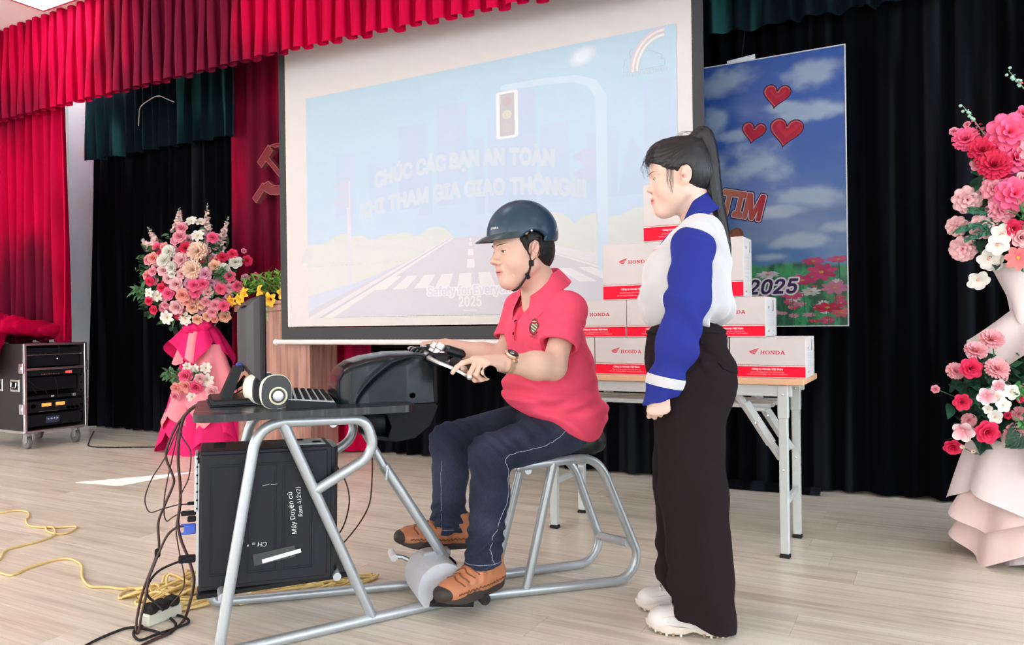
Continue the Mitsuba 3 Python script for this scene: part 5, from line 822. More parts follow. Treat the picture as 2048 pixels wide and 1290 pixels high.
# ---------------------------------------------------------------- people
def skin_fn_colors(mesh, H, base, lip, blush, brow=None, female=False):
    """colours of skin, lips and cheeks, laid out in the head's own axes"""
    v = np.asarray(mesh.vertices); q = H['inv'](v); c = np.tile(np.array(base, float), (len(v), 1))
    def blob(c0, r, sym=True):
        d = ((q - np.array(c0)) / np.array(r)); w = np.exp(-(d * d).sum(1))
        if sym: d = ((q * [1, -1, 1] - np.array(c0)) / np.array(r)); w = np.maximum(w, np.exp(-(d * d).sum(1)))
        return w[:, None]
    def put(col, w): 
        nonlocal c; c = c * (1 - w) + np.array(col) * w
    put(blush, 0.45 * blob((0.070, 0.044, 0.076), (0.03, 0.024, 0.022))); put(blush, 0.35 * blob((0.116, 0, 0.084), (0.014, 0.02, 0.014))); put(blush, 0.4 * blob((-0.008, 0.084, 0.112), (0.03, 0.012, 0.035)))
    d = np.abs(q[:, 2] - 0.0475); ya = np.abs(q[:, 1]); sm = lambda x, e: 1 / (1 + np.exp(-np.clip(x / e, -40, 40))); w = sm(0.025 - ya, 0.0012) * sm(q[:, 0] - 0.078, 0.003) * sm(0.0582 - 0.18 * np.maximum(ya - 0.006, 0) - q[:, 2], 0.0009) * sm(q[:, 2] - 0.0368 - 0.24 * np.maximum(ya - 0.008, 0), 0.0009)
    put(lip, w[:, None] * 0.85); put((0.12, 0.03, 0.03), (np.exp(-(d / 0.0012) ** 2) * w)[:, None] * 0.8)
    return c
def make_H(O, s, yaw, pitch, roll=0.0):
    """head axes: forward, the person's left, up; yaw from -x towards the photographer"""
    f = np.array([-math.cos(yaw), -math.sin(yaw), 0]); l = np.array([math.sin(yaw), -math.cos(yaw), 0]); u = np.array([0, 0, 1.0])
    c, sn = math.cos(pitch), math.sin(pitch); f, u = c * f - sn * u, sn * f + c * u
    c, sn = math.cos(roll), math.sin(roll); l, u = c * l - sn * u, sn * l + c * u
    R = np.stack([f, l, u], 1); O = np.array(O, float); M = np.eye(4); M[:3, :3] = R * s; M[:3, 3] = O
    return dict(R=R, O=O, s=s, M=M, p=lambda q: O + s * (R @ np.asarray(q, float)), inv=lambda v: (v - O) @ R / s)
def head_prims(H, female=False):
    p, s, R = H['p'], H['s'], H['R']; out = []
    def E(c, r, k=0.02, cut=False, tilt=None): out.append(el(p(c), np.array(r) * s, R if tilt is None else R @ tilt, k * s, cut))
    def C(a, b, r1, r2, k=0.02): out.append(rc(p(a), p(b), r1 * s, r2 * s, k * s))
    fat = 0.0 if female else 0.004
    E((-0.015, 0, 0.150), (0.098, 0.076, 0.084)); E((0.032, 0, 0.150), (0.056, 0.063, 0.060), 0.03); E((0.026, 0, 0.085), (0.063, 0.058 + fat, 0.074), 0.03)
    for t in (-1, 1):
        E((0.045, t * 0.040, 0.074), (0.036, 0.029 + fat, 0.034), 0.03); C((-0.008, t * (0.056 + fat), 0.058), (0.064, t * 0.014, 0.014), 0.020, 0.015 + fat / 2, 0.035)
    E((0.070, 0, 0.014), (0.019, 0.022, 0.015), 0.02); C((0.045, 0, 0.022), (0.0, 0, 0.045), 0.026 + fat, 0.04, 0.03); E((0.074, 0, 0.048), (0.021, 0.030, 0.024), 0.02)
    for t in (-1, 1):
        E((0.0945, t * 0.034, 0.1165), (0.0165, 0.020, 0.0105), 0.014, True); C((0.086, t * 0.010, 0.134), (0.066, t * 0.050, 0.136), 0.008, 0.009, 0.016)
        E((0.0725, t * 0.033, 0.1155), (0.0150, 0.0158, 0.0135), 0.005); E((0.0875, t * 0.0335, 0.1155), (0.0062, 0.0150, 0.0034 if not female else 0.0045), 0.002, True)
    nb = 0.0072 if female else 0.009; nt = 0.010 if female else 0.0
    C((0.083, 0, 0.126), (0.106 - nt, 0, 0.094), nb, 0.0095 - nt / 4, 0.013); E((0.110 - nt, 0, 0.086), (0.0115 - nt / 5, 0.0125 - nt / 5, 0.0095 - nt / 5), 0.010)
    for t in (-1, 1): E((0.098 - nt, t * (0.0135 - nt / 4), 0.0815), (0.0115, 0.0080, 0.0085), 0.007)
    for t in (-1, 1): E((0.106 - nt, t * 0.0068, 0.0745), (0.0055, 0.0038, 0.0035), 0.003, True)
    E((0.0915, 0, 0.0525), (0.0085, 0.0235, 0.0058), 0.006); E((0.0895, 0, 0.0425), (0.0085, 0.0200, 0.0066), 0.006); E((0.0990, 0, 0.0475), (0.0080, 0.0235, 0.0010), 0.002, True)
    a = math.radians(-14); T_ = np.array([[math.cos(a), 0, math.sin(a)], [0, 1, 0], [-math.sin(a), 0, math.cos(a)]])
    for t in (-1, 1):
        b = math.radians(t * 18); W = np.array([[math.cos(b), -math.sin(b), 0], [math.sin(b), math.cos(b), 0], [0, 0, 1]])
        E((-0.014, t * 0.0795, 0.112), (0.0185, 0.0075, 0.031), 0.006, tilt=W @ T_); E((-0.002, t * 0.076, 0.087), (0.0095, 0.006, 0.011), 0.008)
        E((-0.012, t * 0.0875, 0.114), (0.0105, 0.0055, 0.0195), 0.004, True, tilt=W @ T_); E((-0.004, t * 0.084, 0.106), (0.006, 0.006, 0.007), 0.004, True)
    return out
def face_parts(key, H, brow_col, mesh, female=False):
    """eyes and brows as parts of a person"""
    Mx = MC @ H['M']
    for t in (1, -1):
        e = trimesh.creation.icosphere(4, 0.0142); v = np.array(e.vertices); d = v / np.linalg.norm(v, axis=1, keepdims=True); g = np.array([0.985, 0.0 if t > 0 else 0.06, -0.10]); g /= np.linalg.norm(g)
        ang = np.degrees(np.arccos(np.clip(d @ g, -1, 1))); col = np.tile((0.70, 0.64, 0.62), (len(v), 1)); col[ang < 26] = (0.055, 0.022, 0.014); col[ang < 11] = (0.006, 0.005, 0.005)
        part('eye', e, mat('eye_wet', VC, 0.15, 0.6) if 'eye_wet' not in scene else 'eye_wet', key, M=Mx @ trs(0.0722, t * 0.0332, 0.1155), smooth=True, color=col)
        lw = 0.0011 if female else 0.0009
        part('eyelashes', tube([(0.0845 - 0.16 * (y - 0.018) ** 1 * 0.30 - 9 * max(0, y - 0.036) ** 2 + 0.0010, t * y, 0.1163 + 0.0034 * math.sin(min(1, max(0, (y - 0.019) / 0.029)) * PI) - 0.0004) for y in np.linspace(0.0195, 0.0480, 12)], lw, 6), 'hair_dark', key, M=Mx)
        n = 14; ys = np.linspace(0.013, 0.052, n); arch = [(0.0945 - 0.0 - 6.5 * (y - 0.013) ** 1.9, t * y, (0.1355 if not female else 0.1345) + 0.0045 * math.sin((y - 0.013) / 0.039 * PI * 0.75)) for y in ys]
        arch = onskin(mesh, [H['p'](q) for q in arch], 0.0003); arch[1:-1] = (arch[:-2] + arch[1:-1] + arch[2:]) / 3; arch[1:-1] = (arch[:-2] + arch[1:-1] + arch[2:]) / 3; part('eyebrow', tube(arch, np.interp(np.linspace(0, 1, n), [0, 0.3, 0.8, 1], [0.0036, 0.0046, 0.0034, 0.0010]) * (0.62 if female else 1.0), 8, squash=0.30), brow_col, key, M=MC, smooth=True)
def finger(joints, r, k=0.0035):
    return [rc(joints[i], joints[i + 1], r * (1 - 0.09 * i), r * (1 - 0.09 * (i + 1)), k if i else 0.006) for i in range(len(joints) - 1)]
def hand_prims(W, g, e, n, curls, thumb, s=1.0, spread=0.0):
    """W wrist; g towards the fingers, e from index to little finger, n out of the back of the hand; curls: three bends (degrees) per finger, thumb: its joints in (g, e, n) metres"""
    W, g, e, n = [np.asarray(x, float) for x in (W, g, e, n)]; P = lambda a, b, c: W + s * (a * g + b * e + c * n)
    out = [rc(P(0, 0, 0), P(0.03, -0.008, 0), 0.024 * s, 0.022 * s, 0.01, flat=(n, 0.75)), rc(P(0.02, -0.014, 0), P(0.082, -0.026, 0.004), 0.019 * s, 0.0135 * s, 0.016), rc(P(0.02, 0.0, 0), P(0.086, -0.006, 0.006), 0.019 * s, 0.0135 * s, 0.016), rc(P(0.02, 0.010, 0), P(0.081, 0.014, 0.005), 0.018 * s, 0.013 * s, 0.016), rc(P(0.02, 0.018, -0.002), P(0.072, 0.032, 0.001), 0.016 * s, 0.012 * s, 0.016)]
    for i, (b, a, ln, r) in enumerate(((-0.026, 0.082, (0.042, 0.025, 0.021), 0.0092), (-0.006, 0.086, (0.046, 0.028, 0.022), 0.0096), (0.014, 0.081, (0.042, 0.027, 0.022), 0.0090), (0.032, 0.072, (0.033, 0.020, 0.019), 0.0080))):
        p = np.array([a, b, 0.004]); ang = 0.0; J = [p.copy()]
        for L, c in zip(ln, curls[i]):
            ang += math.radians(c); p = p + L * np.array([math.cos(ang), spread * (b - 0.003) * 6, -math.sin(ang)]); J.append(p.copy())
        out += finger([P(*q) for q in J], r * s)
        nd = np.array([-math.sin(0), 0, 1.0])
    T_ = [P(*q) for q in thumb]; out += [rc(T_[0], T_[1], 0.016 * s, 0.0125 * s, 0.014), rc(T_[1], T_[2], 0.0118 * s, 0.0105 * s, 0.005), rc(T_[2], T_[3], 0.0105 * s, 0.0088 * s, 0.004)]
    return out
mat('hair_dark', (0.009, 0.008, 0.008), 0.5, 0.35)
mat('skin', VC, 0.48, 0.35)
def folds(p, amp, dirv, freq, seed=0, warp=0.25, f2=6.0):
    d = np.asarray(dirv, float); w = meshkit.noise(p * f2 + seed) - 0.5; return amp * np.sin((p @ d) * freq + w * warp * 30 + seed) * (0.4 + 1.2 * meshkit.noise(p * f2 * 0.7 + seed + 9))
def nearest(mesh, pt):
    i = np.argmin(((mesh.vertices - np.asarray(pt)) ** 2).sum(1)); n = mesh.vertex_normals[i]; return np.array(mesh.vertices[i]), n / np.linalg.norm(n)
def onskin(mesh, pts, lift=0.001):
    out = []
    for q in pts: v, n = nearest(mesh, q); out.append(v + n * lift)
    return np.array(out)
def badge_frame(mesh, pt, up=(0, 0, 1), lift=0.0012):
    v, n = nearest(mesh, pt); u = np.asarray(up, float); x = np.cross(u, n); x /= np.linalg.norm(x); y = np.cross(n, x); return frame(v + n * lift, x, y, n)

# ======== the seated rider
man = thing('person', 'seated man in a bright red polo shirt, dark jeans and a blue helmet', 'person')
HM = make_H((0.0508, 2.80, 1.1207), 1.066, math.radians(26), math.radians(7))
Fv = np.array([-0.937, -0.349, 0]); Bv = np.array([-0.349, 0.937, 0]); Zv = np.array([0, 0, 1.0])
shN, elN, wrN = np.array([0.205, 2.75, 1.035]), np.array([0.139, 2.64, 0.826]), np.array([-0.040, 2.492, 0.850])
shF, elF, wrF = np.array([0.035, 3.04, 1.05]), np.array([-0.035, 2.98, 0.835]), np.array([-0.262, 3.035, 0.893])
gN, eN = np.array([-0.78, -0.62, 0.05]), np.array([0.62, -0.78, -0.115]); gN /= np.linalg.norm(gN); eN -= gN * (gN @ eN); eN /= np.linalg.norm(eN); nN = np.cross(gN, eN); nN *= np.sign(nN[2])
eF = np.array([-0.10, 0.98, 0.05]); gF = np.array([-0.99, -0.12, -0.02]); gF /= np.linalg.norm(gF); eF -= gF * (gF @ eF); eF /= np.linalg.norm(eF); nF = np.cross(gF, eF); nF *= np.sign(nF[2])
sk = head_prims(HM)
neckb = np.array([0.125, 2.872, 1.03])
sk += [rc(HM['p']((-0.022, 0, 0.07)), neckb, 0.058, 0.066, 0.025), rc(HM['p']((-0.035, 0, 0.05)), neckb + [0.03, 0.01, 0], 0.050, 0.062, 0.03), rc(neckb, (0.16, 2.88, 0.70), 0.08, 0.08, 0.05), rc(neckb - [0, 0, 0.02], shN - [0.02, -0.02, 0.03], 0.05, 0.045, 0.03), rc(neckb - [0, 0, 0.02], shF - [-0.02, 0.02, 0.03], 0.05, 0.045, 0.03)]
for S_, E_, W_ in ((shN, elN, wrN), (shF, elF, wrF)):
    d = (W_ - E_) / np.linalg.norm(W_ - E_)
    sk += [rc(S_ - [0, 0, 0.02], E_, 0.046, 0.041, 0.02), rc(E_, E_ + 0.35 * (W_ - E_), 0.0415, 0.045, 0.03), rc(E_ + 0.3 * (W_ - E_), W_, 0.044, 0.0275, 0.03, flat=None)]
sk += hand_prims(wrN, gN, eN, nN, [(12, 22, 16), (62, 78, 40), (66, 80, 42), (66, 82, 45)], [(0.022, -0.030, -0.012), (0.050, -0.050, -0.026), (0.076, -0.058, -0.030), (0.098, -0.056, -0.028)], 1.04)
sk += hand_prims(wrF, gF, eF, nF, [(40, 60, 40), (58, 75, 40), (62, 78, 40), (62, 80, 45)], [(0.022, -0.030, -0.012), (0.050, -0.048, -0.024), (0.072, -0.050, -0.036), (0.090, -0.044, -0.046)], 1.0)
body = soft(sk, 0.0024)
for k, d in scene.items(): pass
skin_m = skin_fn_colors(body, HM, (0.63, 0.41, 0.32), (0.57, 0.23, 0.20), (0.65, 0.30, 0.25))
part('body', body, 'skin', man, M=MC, smooth=True, color=skin_m)
face_parts(man, HM, mat('brow_soft', (0.12, 0.075, 0.06), 0.8, 0.1), body)
hp = [el(HM['p']((-0.026, 0, 0.140)), np.array((0.093, 0.0835, 0.086)) * HM['s'], HM['R'], 0.02), el(HM['p']((-0.055, 0, 0.095)), np.array((0.060, 0.066, 0.062)) * HM['s'], HM['R'], 0.03), rc(HM['p']((0.024, 0.069, 0.148)), HM['p']((0.014, 0.0735, 0.112)), 0.015, 0.005, 0.01), rc(HM['p']((0.024, -0.069, 0.148)), HM['p']((0.014, -0.0735, 0.112)), 0.015, 0.005, 0.01)]
hp += [dict(q, cut=True) for q in (el(HM['p']((0.100, 0, 0.072)), np.array((0.080, 0.13, 0.100)), HM['R'], 0.006), el(HM['p']((0.020, 0, 0.035)), np.array((0.050, 0.13, 0.070)), HM['R'], 0.006), el(HM['p']((-0.010, 0.085, 0.105)), np.array((0.024, 0.030, 0.036)), HM['R'], 0.004), el(HM['p']((-0.010, -0.085, 0.105)), np.array((0.024, 0.030, 0.036)), HM['R'], 0.004))]
part('hair', soft(hp, 0.003, disp=lambda p: 0.0022 * (meshkit.noise(HM['inv'](p) * [90, 90, 420]) - 0.5) + 0.002 * (meshkit.noise(p * 220) - 0.5)), 'hair_dark', man, M=MC, smooth=True)

# polo shirt: one soft body with hollowed sleeves and neck
def bm(c, r, k=0.05): return el(c, r, np.stack([Fv, Bv, Zv], 1), k)
hemN = shN + 0.66 * (elN - shN) + [0.0, -0.005, 0]; hemF = shF + 0.64 * (elF - shF)
pz = [bm((0.125, 2.885, 0.72), (0.166, 0.182, 0.135)), bm((0.150, 2.905, 0.80), (0.155, 0.185, 0.15)), bm((0.120, 2.895, 0.93), (0.138, 0.180, 0.150)), bm((0.195, 2.905, 0.63), (0.150, 0.195, 0.13), 0.06),
      rc(shN + [-0.015, 0.02, -0.02], shF + [0.015, -0.01, -0.025], 0.058, 0.056, 0.06), rc(neckb + [0.02, 0.02, 0.0], shN + [-0.01, 0.01, -0.012], 0.060, 0.056, 0.05), rc(neckb + [0.02, 0.02, 0.0], shF + [0.0, 0.0, -0.012], 0.060, 0.054, 0.05),
      rc(shN + [0.0, 0.0, -0.014], hemN, 0.060, 0.071, 0.035), rc(shF + [0, 0, -0.014], hemF, 0.058, 0.066, 0.035)]
for h_, S_, E_ in ((hemN, shN, elN), (hemF, shF, elF)):
    d = (E_ - S_) / np.linalg.norm(E_ - S_)
    pz += [dict(rc(h_ - d * 0.04, h_ + d * 0.10, 0.056, 0.062, 0.003), cut=True)]
pz += [dict(rc(neckb + [-0.02, -0.016, 0.030], HM['p']((-0.02, 0, 0.06)), 0.068, 0.075, 0.006), cut=True), dict(rc(neckb + [-0.098, -0.055, -0.035], neckb + [-0.065, -0.035, 0.06], 0.012, 0.040, 0.006), cut=True)]
pz += [half((0.06, 2.9, 0.657), (-0.47, 0.10, -1), 0.004)]
def cut_sleeve(S_, E_, h_):
    d = (E_ - S_) / np.linalg.norm(E_ - S_); f0 = rc(h_, h_ + d * 0.08, 0.085, 0.085)
    return dict(f=lambda p: np.maximum(-((p - h_) @ d) + 0.0, np.sqrt((((p - h_) - ((p - h_) @ d)[:, None] * d) ** 2).sum(1)) - 0.078), c=h_ + d * 0.05, R=0.12, k=0.003, cut=True)
def shirt_disp(p):
    d = folds(p, 0.0048, (0.3, 0.2, 1.0), 70, 1.0, 0.20, 7.0) * np.clip((0.86 - p[:, 2]) / 0.12, 0.12, 1.0); side = (p - [0.14, 2.9, 0]) @ Bv
    d += 0.006 * np.sin((p[:, 2] - 0.18 * p[:, 0]) * 105 + 2 * np.sin(p[:, 0] * 14)) * np.exp(-((p[:, 2] - 0.705 - 0.15 * (0.1 - p[:, 0])) / 0.045) ** 2)
    t = np.clip(((p - shN) @ (elN - shN)) / ((elN - shN) @ (elN - shN)), 0, 1); return d + 0.0025 * np.sin(t * 40 + p[:, 0] * 60) * (side < -0.13) * np.exp(-((t - 0.3) / 0.25) ** 2) + 0.002 * (meshkit.fbm(p * 18, 2) - 0.5)
pz2 = []
for q in pz[:7]: pz2.append(q)
pz2 += [pz[7], cut_sleeve(shN, elN, hemN), pz[8], cut_sleeve(shF, elF, hemF)] + pz[9:]
shirt = soft(pz2, 0.0045, disp=shirt_disp)
def knit_fn(p, n, uv): return mix((0.74, 0.080, 0.150), (0.69, 0.068, 0.130), noise(p.x * 420, p.y * 420, p.z * 420)) * (0.95 + 0.1 * fbm(p.x * 6, p.y * 6, p.z * 6, 2))
mat('polo_red', proc(knit_fn), 0.85, 0.15, sheen=0.4, two=True)
ps_ = part('polo_shirt', shirt, 'polo_red', man, M=MC, smooth=True, label='bright red polo shirt')
def collar(c, F, L, U, r0, r1, h, drop, open_deg, mk, thick=0.003, point=0.03, back_up=0.0, fx=0.018):
    """fold-over collar round the neck: c centre, F forward, L left, U up"""
    c, F, L, U = [np.asarray(x, float) for x in (c, F, L, U)]; th = np.radians(np.linspace(open_deg, 360 - open_deg, 61)); P = np.zeros((61, 9, 3))
    for i, a in enumerate(th):
        d = math.cos(a) * F + math.sin(a) * L; fr = max(0.0, math.cos(a)); e = min(1.0, min(i, 60 - i) / 8.0); up = back_up * (1 - fr)
        hh = h * (0.75 + 0.25 * e); dp = drop + point * (1 - e) + 0.25 * drop * fr
        prof = [(r0, -0.012), (r0 - 0.001, hh * 0.5), (r0 + 0.001, hh), (r0 + 0.005, hh + 0.003), (r0 + 0.010, hh), (r0 + (r1 - r0) * 0.55, hh - dp * 0.4), (r1, hh - dp), (r1 - 0.003, hh - dp - 0.003), (r0 + (r1 - r0) * 0.5, hh - dp * 0.5 - 0.004)]
        for j, (r, z) in enumerate(prof): P[i, j] = c + d * (r + fx * fr * (z < 0.5 * hh)) + U * (z - 0.028 * fr + up)
    return gridmesh(P)
cF = (Fv + 0.25 * Bv * -1); cF /= np.linalg.norm(cF); cL = np.array([-cF[1], cF[0], 0.0]) * -1; tilt = np.array([-0.22, -0.09, 1.0]); tilt /= np.linalg.norm(tilt)
part('collar', collar(neckb + [-0.018, -0.012, 0.078], cF - 0.42 * Zv, cL, tilt, 0.070, 0.112, 0.030, 0.058, 26, None, point=0.018, back_up=0.012), 'polo_red', ps_, M=MC, smooth=50)
fr_ = [(-0.012, 2.800, 1.000), (-0.020, 2.795, 0.975), (-0.027, 2.79, 0.945), (-0.030, 2.79, 0.915)]
pl = onskin(shirt, fr_, 0.0006); part('placket', tube(spline(pl, 6), 0.014, 10, squash=0.12), 'polo_red', ps_, M=MC, smooth=True)
for q in (fr_[0], fr_[2]):
    v, n = nearest(shirt, q); part('button', lathe([(0, 0.003), (0.004, 0.003), (0.0055, 0.002), (0.0058, 0)], 14, axis=n, at=v + n * 0.0025), mat('button_horn', (0.35, 0.25, 0.2), 0.35) if 'button_horn' not in scene else 'button_horn', ps_, M=MC)
def crest():
    sh = Polygon([(-0.012, 0.012), (0.012, 0.012), (0.013, -0.002), (0.007, -0.014), (0, -0.020), (-0.007, -0.014), (-0.013, -0.002)]); lau = affinity.scale(Point(0, -0.003).buffer(1, 20), 0.020, 0.025); lau = lau.difference(affinity.scale(Point(0, -0.003).buffer(1, 20), 0.016, 0.021)).difference(sbox(-0.006, 0.010, 0.006, 0.05))
    it = [(lau, (0.10, 0.03, 0.03), 1), (sh.buffer(0.0022), (0.05, 0.03, 0.03), 2), (sh, (0.62, 0.55, 0.40), 3)]
    for i, c in enumerate(((0.05, 0.14, 0.08), (0.06, 0.05, 0.05), (0.10, 0.16, 0.09))): it.append((affinity.rotate(sbox(-0.03, -0.011 + 0.009 * i, 0.03, -0.0065 + 0.009 * i), -35, origin=(0, 0)).intersection(sh), c, 4))
    cr = Polygon([(-0.009, 0.018), (0.009, 0.018), (0.012, 0.031), (0.006, 0.024), (0, 0.034), (-0.006, 0.024), (-0.012, 0.031)]); it += [(cr, (0.16, 0.05, 0.04), 3), (sbox(-0.009, 0.018, 0.009, 0.0205), (0.55, 0.42, 0.25), 4), (sbox(-0.016, -0.033, 0.016, -0.0315), (0.14, 0.03, 0.04), 2), (sbox(-0.010, -0.037, 0.012, -0.0358), (0.14, 0.03, 0.04), 2)]
    return prints(it, 0.0003)
m, c = crest(); m.apply_transform(badge_frame(shirt, (0.075, 2.735, 0.965))); part('embroidered_crest', m, 'print', ps_, M=MC, smooth=False, color=c, label='dark and gold heraldic crest')

# jeans
hipN, hipF, knN, knF, anN, anF = np.array([0.190, 2.845, 0.580]), np.array([0.085, 3.03, 0.585]), np.array([-0.083, 2.625, 0.530]), np.array([-0.247, 2.90, 0.535]), np.array([-0.112, 2.625, 0.170]), np.array([-0.252, 2.885, 0.225])
jz = [bm((0.165, 2.93, 0.60), (0.135, 0.17, 0.085), 0.06), rc(hipN, knN, 0.092, 0.068, 0.03), rc(hipF, knF, 0.092, 0.068, 0.03), rc(hipN + [0.03, 0.04, 0.0], hipF + [0.05, -0.03, 0], 0.09, 0.09, 0.05),
      rc(knN, knN + 0.4 * (anN - knN) + [0.012, 0.008, 0], 0.066, 0.064, 0.03), rc(knN + 0.35 * (anN - knN) + [0.01, 0.008, 0], anN - [0, 0, 0.02], 0.062, 0.063, 0.03), rc(knF, knF + 0.4 * (anF - knF) + [0.012, 0, 0], 0.064, 0.062, 0.03), rc(knF + 0.35 * (anF - knF) + [0.01, 0, 0], anF - [0, 0, 0.02], 0.062, 0.066, 0.03)]
def hemcut(a, n, r): 
    n = np.asarray(n, float) / np.linalg.norm(n)
    return dict(f=lambda p: np.maximum(-((p - a) @ n), np.sqrt((((p - a) - ((p - a) @ n)[:, None] * n) ** 2).sum(1)) - r), c=a + n * 0.06, R=0.16, k=0.003, cut=True)
hN, hF = anN - [0, 0, 0.018], anF - [0, 0, 0.022]
jz += [hemcut(hN, (0.10, 0, -1), 0.12), hemcut(hF, (0.05, 0, -1), 0.12), dict(rc(hN + [0, 0, 0.03], hN - [0, 0, 0.05], 0.050, 0.056, 0.003), cut=True), dict(rc(hF + [0, 0, 0.03], hF - [0, 0, 0.05], 0.046, 0.048, 0.003), cut=True)]
def jean_disp(p):
    d = 0.004 * (meshkit.fbm(p * 11, 3) - 0.5)
    for kn, an in ((knN, anN), (knF, anF)):
        r2 = ((p - kn) ** 2).sum(1); d = d + 0.0045 * np.sin((p[:, 2] * 0.8 + p[:, 0] * 0.9) * 130 + 3 * np.sin(p[:, 1] * 22)) * np.exp(-r2 / 0.010)
        low = np.exp(-((p[:, 2] - an[2] - 0.05) / 0.06) ** 2); d = d + 0.0028 * np.sin(p[:, 2] * 150 + 4 * np.sin(p[:, 0] * 30) + p[:, 1] * 30) * low
    return d + 0.006 * np.sin((p @ np.array([0.9, 0.5, 0.35])) * 75 + 2 * meshkit.noise(p * 9)) * np.exp(-((p[:, 0] - 0.07) / 0.06) ** 2) * (p[:, 2] > 0.56)
jeans = soft(jz, 0.0045, disp=jean_disp)
def denim_fn(p, n, uv):
    f = fbm(p.x * 5, p.y * 5, p.z * 5, 3); w = noise(p.x * 500, p.y * 500, p.z * 120); c = mix((0.016, 0.021, 0.040), (0.040, 0.052, 0.088), smoothstep(0.35, 0.75, f)); return c * (0.8 + 0.4 * w)
mat('denim', proc(denim_fn), 0.85, 0.2, two=True)
tr = part('jeans', jeans, 'denim', man, M=MC, smooth=True, label='dark blue denim jeans')
mat('stitch', (0.30, 0.33, 0.40), 0.7)
seam = [hipN + [0.02, -0.085, 0.03], hipN * 0.6 + knN * 0.4 + [0.04, -0.085, -0.01], knN + [0.065, -0.05, 0.0], knN + [0.075, -0.02, -0.08], anN + [0.055, -0.035, 0.14], anN + [0.03, -0.055, 0.06], anN + [0.045, -0.05, 0.0]]
part('seam', tube(onskin(jeans, spline(seam, 9), 0.0006), 0.0011, 5), 'stitch', tr, M=MC)
seam = [(-0.02, 2.80, 0.70), (-0.04, 2.79, 0.66), (-0.05, 2.76, 0.62)]; part('seam', tube(onskin(jeans, spline(seam, 7), 0.0006), 0.0010, 5), 'stitch', tr, M=MC)
seam = [knF + [-0.02, -0.07, -0.06], anF + [-0.02, -0.06, 0.15], anF + [-0.015, -0.06, 0.0]]; part('seam', tube(onskin(jeans, spline(seam, 9), 0.0006), 0.0009, 5), 'stitch', tr, M=MC)
for h_ in (hN, hF): part('hem_stitch', tube(onskin(jeans, [h_ + [0.062 * math.cos(a), 0.062 * math.sin(a), 0.020] for a in np.linspace(0, 2 * PI, 30)], 0.0006), 0.0010, 5), 'stitch', tr, M=MC)
